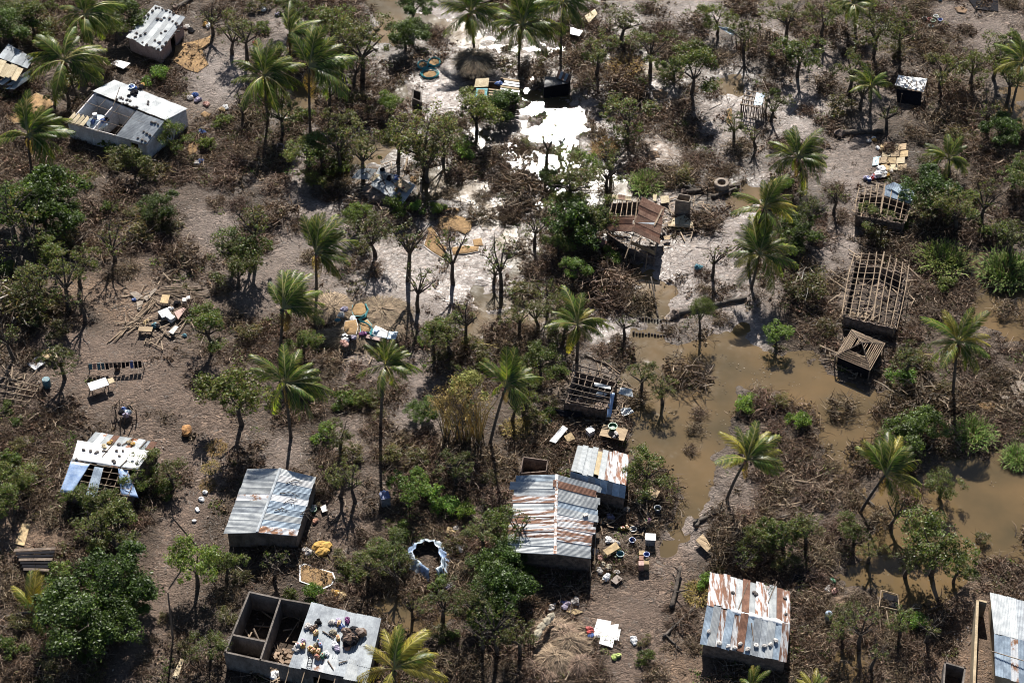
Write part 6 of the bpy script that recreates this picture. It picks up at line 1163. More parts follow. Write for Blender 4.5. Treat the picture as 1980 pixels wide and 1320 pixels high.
# left yard
c = G(193, 757); o = empty('white_table', c, 'white-topped table standing alone in the trodden yard', 'table'); MB().box(c + Vector((0, 0, .95)), (1.95, 1.15, .08), .45).build('tabletop', WHITE, o); MB().box(c + Vector((1.25, .55, .9)), (.6, .7, .05), .45).build('side_board', BEIGE, o); R = Matrix.Rotation(.45, 3, 'Z')
for sx in (-1, 1):
    for sy in (-1, 1): q = c + R @ Vector((sx * .85, sy * .48, 0)); MB().pole(q, q + Vector((0, 0, .92)), .06).build('leg', POLED, o)
c = G(70, 698); o = empty('window_frame_board', c, 'white board with a dark opening lying by the left bare tree', 'board'); A, B, C, D = P(51,703,.5), P(72,689,.6), P(88,700,.5), P(68,715,.4); MB().patch(A, B, C, D, 1, 1, None, .08).build('panel', WHITE, o); q = lambda u, v: quad_pt(A, B, C, D, u, v) + Vector((0, 0, .012)); MB().slab([q(.45, .1), q(.9, .1), q(.9, .55), q(.45, .55)], (0, 0, .02)).build('opening', DARK, o)
board([(80,694),(95,681),(110,684),(102,706),(90,702)][:4], CARD, 'tan board behind the white board with an opening', z=.4); board([(98,686),(108,680),(114,700),(104,706)], BEIGE, 'pale tan board right of the tan one', z=.45)
c = G(92, 748); o = empty('barrel', c, 'teal drum standing at the foot of the left bare tree', 'drum'); MB().lathe([(.42, 0), (.42, 1.0), (.38, 1.04)], c, 14).build('body', TEAL, o); MB().lathe([(.3, 1.03), (.3, 1.06)], c, 12).build('lid', TEAL, o)
c = G(225, 706); o = empty('clothes_rail', c, 'low washing rail hung with blue and dark clothes in the trodden yard', 'washing line'); a, b = P(170,704,1.4), P(276,698,1.4); MB().pole(a, b, .04).build('rail', POLED, o)
for u in (0, .5, 1): q = a.lerp(b, u); MB().pole((q.x, q.y, -.1), q, .05).build('post', POLED, o)
for k in range(13):
    u = .01 + k * .075; m = [TEAL, PINK, TEAL, TEAL, DARK, BROWN, DARK, BROWN, DARK, DARK, BLUE, DARK, DARK][k]; p, q = a.lerp(b, u), a.lerp(b, u + .06); dp = Vector((0, -.15, -random.uniform(.5, .9))); MB().patch(p + Vector((0, .05, .03)), q + Vector((0, .05, .03)), q + dp, p + dp, 4, 5, lambda uu, v: .04 * sin(8 * uu) + random.uniform(-.02, .02), .03).build('garment', m, o)
c = G(228, 716); tag(MB().lathe([(.28, 0), (.3, .5), (.22, .52), (.2, .2)], c, 12).build('pot', BROWN, None, c), 'brown pot on the ground below the washing rail', 'pot')
c = G(243, 800); h = empty('cook_shelter', c, 'small collapsed cooking shelter with thatch fringe and dark pots', 'shelter')
for k in range(22): q = P(212 + random.uniform(0, 60), 772 + random.uniform(0, 14), 1.5); MB().pole(q, q + Vector((random.uniform(-1.4, 1.2), random.uniform(-.9, .2), -random.uniform(.2, .9))), .04).build('thatch_stick', POLE, h)
for x, y in ((225, 815), (240, 822), (265, 815), (258, 826), (232, 830)): q = P(x, y, 0); MB().pole(q, q + Vector((random.uniform(-.3, .3), .3, 1.6)), .07).build('post', POLED, h)
for x, y, m in ((240, 792, BLUE), (247, 797, ZINCB), (236, 797, DARK), (250, 790, DARK), (244, 802, LILAC)): MB().blob(P(x, y, .9), (.4, .35, .3), .15).build('pot', m, h)
c = G(362, 838); tag(MB().blob(c + Vector((0, 0, .3)), (.55, .75, .5), .15, 10, 6).build('boulder', mat('orange_clay', (.42, .22, .08), (.28, .14, .06), .9, bump=.6), None, c), 'orange-brown clay lump alone beside the dirt road', 'clay lump')
stones([(397,955),(390,968),(383,990),(376,1010),(381,987)], None, 'small white litter piece at the road edge', 'white litter by the road', .22, WHITE, 'litter', 'litter_piece')
# around the grey house and enclosure
for x, y, r, m, l in [(604,985,.4,CLOTH,'pale goods at the right wall of the grey two-slope house'),(616,980,.35,CARD,'tan box-like bundle beside the pale goods'),(608,1010,.4,TERRA,'orange pot bundle at the grey house corner'),(595,1070,.5,CLOTH,'pale rag heap by the grey house shadow'),(870,1030,.45,CARD,'tan cloth on branches right of the ringed enclosure'),(882,1025,.35,CLOTH,'cream cloth on branches right of the ringed enclosure'),(888,1065,.45,WHITE,'white sack right of the ringed enclosure'),(868,1072,.35,CARD,'tan sack close to the ringed enclosure'),(853,1124,.4,CLOTH,'pale round sack below the ringed enclosure'),(868,1136,.45,LILAC,'striped pale sack lowest below the ringed enclosure'),(650,1152,.45,YELL,'yellow leaf heap behind the grey roof with belongings'),(662,1158,.5,CARD,'tan leaf heap behind the grey roof with belongings'),(742,958,.4,BLUE,'blue cloth atop the dark drums at the end of the palm shadow')]: bundle(x, y, r, m, l, n=4)
tub(606, 990, .42, .35, GREEN, 'green-rimmed tub at the right wall of the grey two-slope house', inner=WHITE); board([(620,985),(630,980),(634,992),(624,996)], CLOTH, 'small white board with dark marks beside the green-rimmed tub', z=.3)
crate(745, 975, (.9, .9, 1.2), .3, GREY, 'dark square drum stand at the end of the palm shadow', 'stand', 'drum_stand', lid=BLUE)
for k, (x, y) in enumerate(((618,1060),(624,1072),(630,1062))): MB() ; o = tag(MB().blob(G(x, y) + Vector((0, 0, .3)), (.75, .5, .32), .12, 10, 6, .5).build('sack', mat('ochre_sack', (.5, .3, .07), None, .8), None, G(x, y)), ['ochre sack, upper left of the three by the grey house', 'ochre sack, lowest of the three by the grey house', 'ochre sack, right one of the three by the grey house'][k], 'sack')
bundle(835, 738, .1, CLOTH, '') if 0 else None
# beside the big rust-streaked roof: yard goods
table(1186, 848, 2.6, 1.6, .8, -.3, PLANK, 'brown plank table of kitchen goods at the channel edge', 'table', 'plank_table'); tub(1184, 842, .55, .5, GREEN, 'green-rimmed white tub on the plank table at the channel edge', inner=GREEN) ; crate(1141, 842, (.65, .65, .7), .6, WHITE, 'white box left of the plank table', 'box'); bundle(1188, 856, .45, CLOTH, 'dishes and cloth heaped on the plank table', n=5, m2=DARK)
for nm in ('basin', 'cloth_bundle'):
    for o in [o for o in COL.objects if o.name.startswith(nm) and o.get('label') in ('green-rimmed white tub on the plank table at the channel edge', 'dishes and cloth heaped on the plank table')]: o.location.z += .84
board([(1062,862),(1088,832),(1098,838),(1074,866)], GREY, 'grey framed panel leaning above the rust-streaked roof', 'panel', 'panel', .6); board([(1090,850),(1104,842),(1112,855),(1098,862)], CARD, 'tan board right of the grey framed panel', z=.4); bundle(1060, 815, .5, BLUE, 'blue tarp bundle in the shade below the grid-like frame', n=3)
cloth([(1072,790,.9),(1125,798,.8),(1128,806,.5),(1085,806,.5)], DARK, 'dark tarp slumped below the grid-like rafter frame', amp=.08); board([(1246,968),(1258,948),(1276,958),(1266,976)], PLANK, 'slatted brown crate lid at the channel bank', z=.5, wob=.06)
tub(1271, 991, .42, .6, GREY, 'grey rimmed barrel of greenish water on the channel bank', 'barrel', 'barrel', inner=mat('green_water', (.16, .16, .05), None, .3))
tub(1199, 1078, .45, .45, TEAL, 'teal bucket beside the orange-brown board', 'bucket', 'bucket'); tub(1222, 1050, .38, .4, BLUE, 'blue bucket left of the white freezer chest', 'bucket', 'bucket'); tub(1224, 1028, .4, .3, GREY, 'grey metal basin above the blue bucket'); jerry(1204, 1026, YELL, 'bright yellow can in the shaded goods right of the rust-streaked roof'); jerry(1212, 1024, YELL, 'orange can beside the bright yellow one')
for x, y, r, m, l in [(1256,1012,.4,PURP,'purple cloth at the bank above the white freezer chest'),(1213,987,.4,CLOTH,'pale bag in the shade right of the rust-streaked roof'),(1180,1002,.4,LILAC,'lilac bundle in the shade right of the rust-streaked roof'),(1165,1012,.35,SACK,'tan bundle by the eave post of the rust-streaked roof'),(1178,1048,.42,WHITE,'white cloth, upper of two by the orange-brown board'),(1190,1052,.42,CLOTH,'white cloth right of the upper one by the orange-brown board'),(1152,1070,.35,CLOTH,'pale cloth at the eave, left of the orange-brown board'),(1158,1083,.35,PINK,'pinkish cloth below the pale one at the eave'),(1172,1098,.5,SACK,'tan sack heap below the orange-brown board'),(1162,1106,.4,CLOTH,'cream cloth left of the white washing heap'),(1176,1118,.5,WHITE,'white washing heap below the orange-brown board'),(1194,1108,.3,CLOTH,'small white rag right of the washing heap'),(1240,1030,.4,DARK,'dark heap of pots left of the purple cloth'),(1232,1015,.4,BROWN,'brown heap of pots above the blue bucket'),(1250,1262-250,.3,GREEN,'green bottle bundle by the purple cloth'),(1141,1222,.4,RED,'bright red cloth left of the white paper sheets'),(1140,1230,.35,BLUE,'blue cloth under the bright red one'),(1226,1238,.35,WHITE,'white bag on the track below the paper sheets'),(1226,1246,.25,WHITE,'small white bag just under the other on the track'),(1191,1274,.4,LIME,'lime green cloth on the dark bank at the bottom'),(1066,1177,.4,CLOTH,'cream cloth at the top of the collapsed thatch hut'),(1095,1173,.4,LILAC,'pale cloth at the edge of the rust-streaked roof shadow'),(1110,1165,.45,CLOTH,'white cloth right of the pale one at the shadow edge'),(1022,1185,.3,WHITE,'white tin in the bush left of the collapsed thatch hut'),(1090,1168,.3,BLUE,'dark blue cloth in the rust-streaked roof shadow')]: bundle(x, y, r, m, l, n=4)
board([(1165,1075),(1190,1058),(1198,1070),(1174,1084)], CARD, 'orange-brown board lying in the yard right of the rust-streaked roof', z=.7, th=.12); crate(1192, 1125, (.9, .7, .25), .8, BROWN, 'brown flat box at the end of the washing heap')
c = G(1257, 1052); o = empty('freezer', c, 'white-lidded chest freezer standing at the muddy channel bank', 'freezer'); MB().box(c + Vector((0, 0, .45)), (.95, .7, .9), -.05).build('body', GREY, o); MB().box(c + Vector((0, 0, .95)), (1.0, .8, .12), -.05).build('lid', WHITE, o); MB().box(c + Vector((.45, -.1, .5)), (.05, .7, .8), -.05).build('side_panel', TERRA, o)
for k, (x, y, m, l) in enumerate([(1240,1082,CARD,'tan crate at the back of the small stack below the freezer'),(1240,1092,TERRA,'reddish crate, second from the back in the stack below the freezer'),(1239,1102,PINK,'pinkish crate at the front of the stack below the freezer'),(1249,1100,CARD,'tan crate right of the pinkish one below the freezer')]): crate(x, y, (.5, .5, .9), 0, m, l, 'crate', 'crate')
tub(1249, 1088, .36, .3, BLUE, 'blue basin on the crates below the freezer'); [setattr(o.location, 'z', o.location.z + .9) for o in COL.objects if o.get('label') == 'blue basin on the crates below the freezer']
for k, (pts, l) in enumerate([([(1155,1199),(1182,1204),(1176,1222),(1150,1216)], 'white paper sheet, topmost of the overlapping ones on the yard'), ([(1148,1216),(1176,1222),(1172,1236),(1146,1234)], 'white paper sheet, left middle of the overlapping ones on the yard'), ([(1178,1212),(1196,1210),(1194,1224),(1176,1224)], 'white paper sheet, right upper of the overlapping ones on the yard'), ([(1174,1222),(1200,1220),(1196,1242),(1172,1238)], 'white paper sheet, right lower of the overlapping ones on the yard'), ([(1162,1232),(1188,1238),(1184,1256),(1158,1248)], 'white paper sheet, lowest of the overlapping ones on the yard')]): board(pts, WHITE, l, 'sheet', 'paper_sheet', .08 + .03 * k, .02, wob=.04)
for k, (x, y) in enumerate(((1046,1212),(1040,1224),(1058,1200),(1064,1192))): q = P(x, y, 1.6); tag(MB().blob(q, (.55, .38, .24), .18, 10, 5, 1.0).build('sack', SACK, None, q), ['pale sack, third from the top along the collapsed thatch hut', 'pale sack, lowest along the collapsed thatch hut', 'pale sack, second from the top along the collapsed thatch hut', 'pale sack, topmost along the collapsed thatch hut'][k], 'sack')
for k in range(5): a = P(1012 + k * 5, 1225 + k * 3, .3); tag(MB().pole(a, a + Vector((random.uniform(-.3, .3), -.6, 2.2)), .06).build('pole', POLE, None, a), 'leaning pole left of the collapsed thatch hut', 'pole', 'poles left of the collapsed thatch hut')
board([(1094,1184),(1112,1180),(1128,1186),(1110,1192)], CARD, 'tan mat above the collapsed thatch hut', 'mat', 'mat'); board([(1344,1054),(1358,1042),(1376,1066),(1366,1076)], PLANK, 'slatted plank panel propped at the edge of the channel mouth', 'panel', 'plank_screen', .6, .06, wob=.08); board([(333,1312),(350,1275),(356,1278),(345,1314)], BEIGE, 'long pale plank lying by the dirt road at the bottom', 'plank', 'plank')
board([(30,1055),(44,1014),(60,1016),(48,1058)], CARD, 'tan path board left of the charred platform', 'board', 'board', .1); board([(118,1108),(120,1092),(128,1092),(127,1110)], CARD, 'short tan board right of the charred platform', z=.1)
c = G(335, 1240); o = empty('utility_pole', c, 'straight bare pole standing by the grass strip at the road', 'pole'); MB().path([c - Vector((0, 0, .3)), c + Vector((.35, .2, 7.2))], [.11, .07], 8).build('shaft', POLED, o)
c = G(385, 1060); o = empty('leaning_pole', c, 'leaning dark pole between the road and the grey two-slope house', 'pole'); MB().path([c - Vector((0, 0, .3)), c + Vector((-2.2, .3, 4.4))], [.11, .07], 8).build('shaft', POLED, o)
c = G(1600, 1200); o = empty('water_bottle_stack', c, 'pale blue plastic can standing right of the rust-striped house', 'water can'); MB().lathe([(.33, 0), (.35, 1.0), (.3, 1.1), (.1, 1.2)], c, 12).build('body', ZINCB, o); MB().lathe([(.09, 1.2), (.09, 1.3)], c, 8).build('cap', BLUE, o)
for x, y, m, l in [(1615,1145,PINK,'pink and white cloth on twigs right of the rust-striped house'),(1600,1140,CLOTH,'pale cloth left of the pink and white one'),(1610,1123,GREEN,'green bag above the pink and white cloth'),(1622,1050,DARK,'small dark pot on the litter below the spreading tree')]: bundle(x, y, .4, m, l, n=3)
for pts, l in (([(1962,742),(1976,742),(1990,762),(1972,766)], 'pale slab, upper of the debris at the right frame edge'), ([(1952,752),(1960,748),(1974,778),(1966,782)], 'long pale slab left of the debris at the right frame edge'), ([(1966,776),(1985,768),(1990,786),(1976,792)], 'pale slab, lower of the debris at the right frame edge'), ([(1936,770),(1952,772),(1950,778),(1934,776)], 'small white strip above the tan cloth at the right')): board(pts, CONC, l, 'slab', 'slab', .3, .1)
board([(1260,470),(1276,473),(1276,500),(1264,498)], DARK, '') if 0 else None
for pts, l in (([(1300,432),(1322,424),(1346,446),(1296,446)], 'triangular pale board below the dark latrine box'), ([(1290,440),(1344,444),(1343,450),(1292,446)], 'long brown plank below the triangular board'), ([(1282,466),(1296,464),(1294,472),(1284,472)], 'small orange-brown board right of the sagging house'), ([(1262,386),(1270,384),(1268,398),(1262,396)], 'pale board, left of two behind the sagging house'), ([(1276,388),(1292,386),(1294,400),(1278,402)], 'pale board, right of two behind the sagging house')): board(pts, PLANK if 'brown' in l else BEIGE, l, z=.5, wob=.05)
bundle(1165, 470, .7, PINK, 'pinkish cloth caught in the bush left of the sagging house', n=4, m2=CLOTH); bundle(1350, 525, .6, TEAL, 'grey-green cloth by the standing dead stump', n=3); bundle(1280, 460, .5, DARK, 'black tub shape at the right wall of the sagging house', n=2)
c = G(1316, 395); [MB().pole(G(x, 420) , G(x, 396) + Vector((0, 0, 1.2)), .05).build('leg', POLE, H27) for x in (1312, 1322)]
# fallen trunks and poles
log(1305, 612, 1442, 580, .33, 'long fallen palm trunk with root ball lying over the flooded path'); log(1622, 262, 1706, 257, .36, 'dark fallen log above the brown board pile', BARK); log(1322, 376, 1430, 362, .26, 'fallen trunk behind the concrete tank', BARK, br=3); log(1376, 385, 1424, 368, .22, 'pale fallen trunk right of the concrete tank', root=False); log(340, 20, 378, -2, .3, 'thick fallen trunk at the top left edge'); log(1342, 1014, 1400, 988, .2, 'pale fallen branch along the channel bank, upper one', root=False, br=3); log(1345, 1022, 1362, 995, .16, 'short pale branch at the channel mouth', root=False, br=2)
log(1298, 1180, 1315, 1105, .22, 'forked dead trunk lying beside the rust-striped house', BARK, .2, .8, root=False, br=4); log(1282, 1235, 1345, 1175, .14, 'pale fallen limb left of the rust-striped house', root=False, br=4); log(1283, 1228, 1318, 1262, .1, 'dark thin fallen limb below the pale limb', BARK, root=False, br=3); log(1790, 1212, 1838, 1252, .16, 'slanting dead trunk right of the pole pen', BARK, .2, .2, root=False, br=1); log(1160, 225, 1192, 212, .25, 'dark fallen log left of the big grey-brown thicket', BARK); log(930, 12, 975, -4, .2, 'fallen limb at the top by the tall dark palm', BARK, root=False, br=3)
log(240, 1075, 182, 1030, .26, 'bent dark trunk under the tree below the white tarped roof', BARK, .3, 2.2, root=False, br=2); log(1690, 980, 1640, 935, .12, 'thin dead stick leaning over the lower pool bank', root=False); log(1200, 720, 1130, 690, .12, 'dark pole lying at the top edge of the flooded path', BARK, root=False); log(1215, 752, 1165, 728, .1, 'dark pole behind the grid-like rafter frame', BARK, root=False)
log(1272, 614, 1258, 548, .1, 'thin dark pole standing aslant on the silvery silt', BARK, 0, 1.0, root=False); log(1490, 1010, 1560, 990, .16, 'fallen trunk in the leaf heap at the channel mouth', root=False, br=3); log(1380, 590, 1338, 600, .15, 'short stick beside the long fallen palm trunk', root=False) if 0 else None
# fence of dark sticks, top right; stake line at the flooded path
c = G(1460, 80); o = empty('stick_fence', c, 'ragged fence of dark upright sticks near the top', 'fence')
for k in range(16): q = P(1418 + k * 6 + random.uniform(-2, 2), 88 + 10 * sin(k * .5) + random.uniform(-4, 4), 0); MB().pole(q, q + Vector((random.uniform(-.4, .4), random.uniform(-.2, .2), random.uniform(1.0, 2.6))), .06).build('fence_stick', POLED, o)
for nm, y0, x0, x1, l in (('stake_row', 616, 1226, 1300, 'row of short dark stakes across the flooded path, upper one'), ('stake_row', 645, 1225, 1302, 'row of short dark stumps across the flooded path, lower one')):
    c = G((x0 + x1) / 2, y0); o = empty(nm, c, l, 'stakes')
    for k in range(14): q = P(x0 + (x1 - x0) * k / 13, y0 + 6 * k / 13 + random.uniform(-1, 1), 0); MB().pole(q - Vector((0, 0, .3)), q + Vector((0, 0, random.uniform(.15, .4))), .14).build('stake', DARKW, o)
# ------------------------------------------------------------------ ground cover nobody could count
def free_mask(px, py, grow=1.0):
    ok = np.ones(px.shape)
    for cx, cy, rx, ry, k in CLEAR: ok *= 1 - .93 * np.clip(ell(px, py, cx, cy, rx * 1.15, ry * 1.15) * 1.8, 0, 1)
    for cx, cy, r in FOOT: ok *= ((px - cx) ** 2 + ((py - cy) * 1.25) ** 2 > (r * .78 * grow) ** 2)
    return ok
def scatter(n, seed, thin=True, clear_keep=0.0):
    g = np.random.default_rng(seed); X = g.uniform(-74, 74, n); Y = g.uniform(101, 226, n); px, py = pix(X, Y)
    i = np.clip(np.searchsorted(gx, X) - 1, 0, len(gx) - 2); j = np.clip(np.searchsorted(gy, Y) - 1, 0, len(gy) - 2); zz = GZ[j, i]
    k = (zz > .03) & (px > -60) & (px < 2040) & (py > -50) & (py < 1380)
    if thin:
        fm = np.maximum(free_mask(px, py), clear_keep); nz = np.clip((fnoise(X, Y, 7.0, 40) - .38) * 5, .05, 1) if clear_keep < .5 else 1
        k &= g.random(n) < fm * nz
    for cx, cy, r in FOOT:
        k &= ~(((px - cx) ** 2 + ((py - cy) * 1.2) ** 2) < (r * .55) ** 2)
    return X[k], Y[k], zz[k], g
def stuff(name, V, F, C, m):
    o = bpy.data.objects.new(name, np_mesh(name, V, F, C, [m])); COL.objects.link(o); o['kind'] = 'stuff'; return o
def tufts(n, seed, proto, smin, smax, name, m, **kw):
    X, Y, Zz, g = scatter(n, seed, **kw); N = len(X); Vs, Fs, Cs, off = [], [], [], 0
    for p in range(len(proto)):
        s = slice(p, None, len(proto)); V, F, C = proto[p]; x, y, z_ = X[s], Y[s], Zz[s]; k = len(x); a = g.random(k) * 6.283; sc = smin + (smax - smin) * g.random(k) ** 2
        W_ = np.stack([(V[None, :, 0] * np.cos(a)[:, None] - V[None, :, 1] * np.sin(a)[:, None]) * sc[:, None] + x[:, None], (V[None, :, 0] * np.sin(a)[:, None] + V[None, :, 1] * np.cos(a)[:, None]) * sc[:, None] + y[:, None], V[None, :, 2] * (sc * (.6 + .6 * g.random(k)))[:, None] + z_[:, None]], -1)
        Vs.append(W_.reshape(-1, 3)); Fs.append((F[None] + (np.arange(k) * len(V))[:, None, None] + off).reshape(-1, 4)); Cs.append((C[None] * (.55 + .8 * g.random(k))[:, None, None]).reshape(-1, 3)); off += k * len(V)
    return stuff(name, np.concatenate(Vs), np.concatenate(Fs), np.concatenate(Cs), m)
LT = [(.13,.1,.08), (.085,.065,.05), (.22,.175,.14), (.05,.04,.032)]
def instanced(name, X, Y, Zz, protos, m, smin, smax, seed):
    """ground cover as instances on points, one object."""
    g = np.random.default_rng(seed); N = len(X); me = bpy.data.meshes.new(name); me.vertices.add(N); me.vertices.foreach_set('co', np.stack([X, Y, Zz], 1).astype(np.float32).ravel())
    for nm, ty, val in (('sc', 'FLOAT', (smin + (smax - smin) * g.random(N) ** 2).astype(np.float32)), ('rot', 'FLOAT', (g.random(N) * 6.283).astype(np.float32)), ('which', 'INT', g.integers(0, len(protos), N).astype(np.int32))):
        a_ = me.attributes.new(nm, ty, 'POINT'); a_.data.foreach_set('value', val)
    o = bpy.data.objects.new(name, me); COL.objects.link(o); o['kind'] = 'stuff'
    ng = bpy.data.node_groups.new(name, 'GeometryNodeTree'); ng.interface.new_socket('Geometry', in_out='INPUT', socket_type='NodeSocketGeometry'); ng.interface.new_socket('Geometry', in_out='OUTPUT', socket_type='NodeSocketGeometry')
    gi, go_ = ng.nodes.new('NodeGroupInput'), ng.nodes.new('NodeGroupOutput'); ip = ng.nodes.new('GeometryNodeInstanceOnPoints'); jn = ng.nodes.new('GeometryNodeJoinGeometry')
    for k, (V, F, C) in reversed(list(enumerate(protos))):
        pob = bpy.data.objects.new(name + '_clump', np_mesh(name + '_clump', V, F, C, [m])); oi_ = ng.nodes.new('GeometryNodeObjectInfo'); oi_.inputs['Object'].default_value = pob; oi_.inputs['As Instance'].default_value = True; ng.links.new(oi_.outputs['Geometry'], jn.inputs[0])
    at_ = {}
    for nm, ty in (('sc', 'FLOAT'), ('rot', 'FLOAT'), ('which', 'INT')):
        n = ng.nodes.new('GeometryNodeInputNamedAttribute'); n.data_type = ty; n.inputs['Name'].default_value = nm; at_[nm] = n.outputs['Attribute']
    cx = ng.nodes.new('ShaderNodeCombineXYZ'); ng.links.new(at_['rot'], cx.inputs[2])
    ip.inputs['Pick Instance'].default_value = True; ng.links.new(gi.outputs[0], ip.inputs['Points']); ng.links.new(jn.outputs[0], ip.inputs['Instance']); ng.links.new(at_['which'], ip.inputs['Instance Index']); ng.links.new(cx.outputs[0], ip.inputs['Rotation']); ng.links.new(at_['sc'], ip.inputs['Scale']); ng.links.new(ip.outputs[0], go_.inputs[0])
    md = o.modifiers.new('cover', 'NODES'); md.node_group = ng; return o
X, Y, Zz, g = scatter(60000, 1)
instanced('undergrowth', X, Y, Zz - .03, [join(leaves(7, 10, .85, .3, .1, GB, .45, up=.3, seed=60 + i, shell=False), sticks(26, 1.0, .75, .016, GB + GT, 70 + i, .45)) for i in range(9)], DRY, .45, 1.75, 21)
X, Y, Zz, g = scatter(11000, 2)
instanced('low_green_plants', X, Y, Zz - .03, [leaves(7, 14, .8, .3, .085, (GO + G1, G1, GO, G3)[i % 4], .55, seed=80 + i, shell=False) for i in range(6)], LEAF, .4, 1.5, 22)
tufts(30000, 3, [blades(5, .5, .5, .018, LT, 90 + i, .3, .2) for i in range(5)], .35, 1.0, 'leaf_litter', LITTER, clear_keep=.8)
tufts(15000, 4, [leaves(1, 6, .5, .45, .13, LT, .2, up=.8, seed=110 + i, shell=False) for i in range(5)], .4, 1.0, 'fallen_leaves', LITTER, clear_keep=.8)
X, Y, Zz, g = scatter(5200, 5, clear_keep=.25); N = len(X); a = g.random(N) * 6.283; L = .5 + 2.0 * g.random(N) ** 2; d = np.stack([np.cos(a) * L, np.sin(a) * L, .25 * g.random(N) * L], 1); p = np.stack([X, Y, Zz + .05], 1); sd_ = np.stack([-np.sin(a), np.cos(a), 0 * a], 1) * (.02 + .03 * g.random(N))[:, None]; up_ = np.array([0, 0, .06])
V = np.stack([p - sd_, p + sd_, p + d + sd_ * .5, p + d - sd_ * .5, p + up_, p + d + up_ * .7], 1).reshape(-1, 3); i_ = np.arange(N)[:, None] * 6
F = np.concatenate([i_ + np.array([[0, 4, 5, 3]]), i_ + np.array([[4, 1, 2, 5]])], 1).reshape(-1, 4); C = np.repeat(np.array([(.26,.2,.15), (.17,.13,.1), (.36,.29,.21), (.1,.075,.06)])[g.integers(0, 4, N)], 2, 0)
stuff('fallen_twigs', V, F, C, LITTER)
g = np.random.default_rng(31); n = 26000; X = g.uniform(-70, 70, n); Y = g.uniform(102, 222, n)
i = np.clip(np.searchsorted(gx, X) - 1, 0, len(gx) - 2); j = np.clip(np.searchsorted(gy, Y) - 1, 0, len(gy) - 2); nz = fnoise(X, Y, 4.0, 55); k = (GZ[j, i] < -.02) & (g.random(n) < np.clip((nz - .58) * 3, .015, .5)); X, Y = X[k], Y[k]; N = len(X)
V, F, C = leaves(1, 5, .4, .4, .07, [(.3,.24,.16), (.09,.07,.05), (.3,.25,.18), (.16,.12,.08)], .02, up=3.0, seed=12, shell=False); a = g.random(N) * 6.283; sc = .5 + g.random(N)
W_ = np.stack([(V[None, :, 0] * np.cos(a)[:, None] - V[None, :, 1] * np.sin(a)[:, None]) * sc[:, None] + X[:, None], (V[None, :, 0] * np.sin(a)[:, None] + V[None, :, 1] * np.cos(a)[:, None]) * sc[:, None] + Y[:, None], np.abs(V[None, :, 2]) * .4 + .012 + 0 * X[:, None]], -1).reshape(-1, 3)
stuff('floating_litter', W_, (F[None] + (np.arange(N) * len(V))[:, None, None]).reshape(-1, 4), (C[None] * (.6 + .7 * g.random(N))[:, None, None]).reshape(-1, 3), DRY)
n = 2200; ci = g.integers(0, len(FOOT), n); fr = np.array(FOOT)[ci]; an = g.random(n) * 6.283; rr_ = fr[:, 2] * (.62 + .75 * g.random(n) ** 1.5); bx, by = fr[:, 0] + rr_ * np.cos(an), fr[:, 1] + rr_ * np.sin(an) * .8
pts = [G(x_, y_) for x_, y_ in zip(bx, by)]; V, F, C = leaves(1, 3, .22, .2, .11, [(.55,.53,.5), (.3,.25,.2), (.2,.16,.12), (.42,.34,.24), (.12,.17,.26), (.36,.2,.1)], .5, up=1.0, seed=14, shell=False)
W_ = np.concatenate([V * g.uniform(.3, 1.0) + np.array([q.x, q.y, q.z + .06]) for q in pts]); stuff('scattered_rubbish', W_, (F[None] + (np.arange(n) * len(V))[:, None, None]).reshape(-1, 4), (C[None] * (.5 + .8 * g.random(n))[:, None, None] * np.array([1, 1, 1])).reshape(-1, 3), LITTER)
# splintered timber thrown round the wrecked houses: nobody could count it
g = np.random.default_rng(77); mbv = MB(); WRECK = [(745,365,70),(1230,450,75),(1145,770,80),(310,605,85),(1660,690,60),(690,640,90),(1710,410,60),(30,735,22),(1960,760,60),(1090,1260,60),(20,140,60),(1690,560,90),(1330,420,50),(1540,960,60),(1430,1040,50),(580,1270,110),(1210,1000,60)]
for wx, wy, wr in WRECK:
    for k in range(int(wr * .85)):
        a, rr_ = g.random() * 6.283, wr * np.sqrt(g.random()); q_ = G(wx + rr_ * cos(a), wy + rr_ * sin(a) * .8); a = g.random() * 6.283; l_ = .5 + 2.2 * g.random() ** 1.6; mbv.box(q_ + Vector((0, 0, .12 + .25 * g.random())), (l_, .05 + .1 * g.random(), .04 + .04 * g.random()), a, g.normal() * .3)
o = mbv.build('splintered_timber', POLE); o['kind'] = 'stuff'
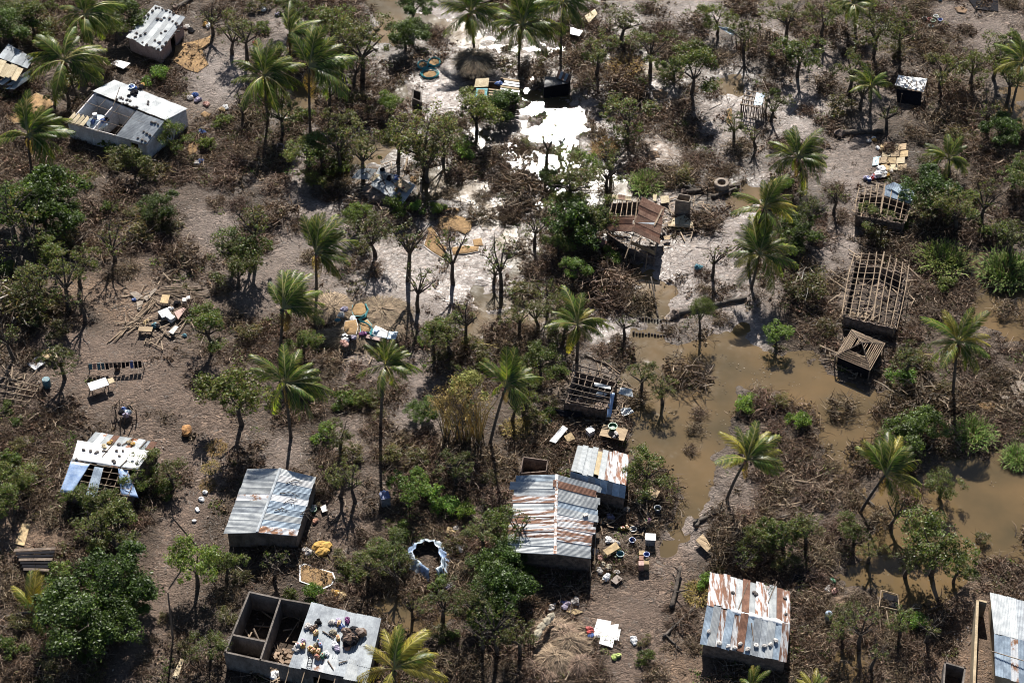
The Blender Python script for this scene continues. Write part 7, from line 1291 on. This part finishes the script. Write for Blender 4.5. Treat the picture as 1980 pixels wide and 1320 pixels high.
# ------------------------------------------------------------------ labels that single out each plant
MARKS = [('the long white house',245,225),('the stone-strewn roof',303,60),('the frame-edge shack',25,130),('the collapsed grey roof',745,360),('the sagging rust-brown house',1225,430),('the long bare pole frame',1695,560),('the pyramid pole hut',1662,680),('the frame with one blue sheet',1710,390),('the round-sided pole hut',1455,208),('the crumpled white sheet hut',1762,178),
 ('the grid-like rafter frame',1145,755),('the rust-streaked roof',1072,1000),('the white lean-to',1158,905),('the rust-striped house',1440,1195),('the grey two-slope house',520,975),('the roofless block house',580,1240),('the white tarped roof',212,900),('the fallen thatch',690,625),('the flattened pole house',310,605),('the yellow bamboo',900,780),
 ('the shining pool',1062,225),('the boundary wall',1895,1240),('the ringed enclosure',825,1078),('the white-topped table',195,757),('the white-edged grain mats',880,460),('the turquoise-netted grain',830,135),('the patched shack',960,172),('the brown board pile',1720,305),('the collapsed thatch hut',1088,1250),('the latrine box',1320,390),('the orange-brown pool',1935,610),
 ('the dark upper-right pit',1900,10),('the charred platform',60,1085),('the stick fence',1460,80),('the black square sheet',1550,1122),('the pole pen',1722,1162),('the chest freezer',1257,1050),('the long fallen palm trunk',1375,596),('the tan ground cloth',1912,795),('the collapsed pole frame',35,735),('the utility pole',335,1235),('the pale concrete disc',837,776),('the thatch hut',916,138),('the rusty little shed',1080,160),('the fan-crowned palm',1700,950),('the short leaning palm',1430,920),('the clay lump',362,838),('the casuarina',1358,598)]
def side(dx, dy):
    if abs(dx) > 2.0 * abs(dy): return 'right of' if dx > 0 else 'left of'
    if abs(dy) > 2.0 * abs(dx): return 'in front of' if dy > 0 else 'behind'
    return ('in front and ' if dy > 0 else 'behind and ') + ('right of' if dx > 0 else 'left of')
cells = {}
for pl_ in PLANTS:
    root, desc, x, y, cat = pl_; best = sorted(MARKS, key=lambda q: (q[1] - x) ** 2 + 1.3 * (q[2] - y) ** 2)[0]
    if 'feathery' in desc: best = [q for q in MARKS if 'long fallen' in q[0]][0]
    cells.setdefault((desc, side(x - best[1], y - best[2]), best[0]), []).append(((x - best[1]) ** 2 + (y - best[2]) ** 2, root))
ORD = ['closest to it', 'second closest to it', 'third closest to it', 'fourth closest to it', 'fifth closest to it', 'sixth closest to it', 'seventh closest to it', 'eighth closest to it', 'ninth closest to it', 'tenth closest to it', 'eleventh closest to it', 'twelfth closest to it']
for (desc, sd_, mk), lst in cells.items():
    lst.sort(key=lambda q: q[0])
    for k, (_, root) in enumerate(lst):
        root['label'] = f'{desc} {sd_} {mk}'.replace('in front and', 'front and').replace('tree front and', 'tree in front and').replace('second closest to it','next closest to it').replace('mound of green-topped grass', 'green-topped grass mound').replace('dense dark green tree', 'dense dark tree').replace('nearly leafless bare tree', 'leafless tree').replace('clump of dry yellow grass', 'dry yellow grass clump') + (f', {ORD[min(k, 11)]}' if len(lst) > 1 else ''); root['group'] = {'tree': 'trees among the houses', 'bush': 'bushes among the houses'}.get(root['category'], 'grass clumps on the wet ground')
NTH = ['first', 'second', 'third', 'fourth', 'fifth', 'sixth', 'seventh', 'eighth', 'ninth', 'tenth', 'eleventh', 'twelfth']
bpy.context.view_layer.update()
for pl_ in PLANTS:
    if len(pl_[0]['label'].split()) > 15: pl_[0]['label'] = pl_[0]['label'].replace(' closest to it', ' closest').replace('in front and', 'before and')
same = {}
for o in COL.objects:
    if o.parent is None and o.get('label') and o.get('group'): same.setdefault(o['label'], []).append(o)
for lb, lst in same.items():
    if len(lst) < 2: continue
    pos = {o: pix(o.location.x, o.location.y, o.location.z) for o in lst}; rows = max(1, math.ceil(len(lst) / 8)); per = math.ceil(len(lst) / rows); lst = sorted(lst, key=lambda o: pos[o][1])
    for r_ in range(rows):
        row = sorted(lst[r_ * per:(r_ + 1) * per], key=lambda o: pos[o][0])
        for k, o in enumerate(row): o['label'] = lb + (f', {NTH[r_]} row back to front' if rows > 1 else '') + f', {NTH[k]} from left'
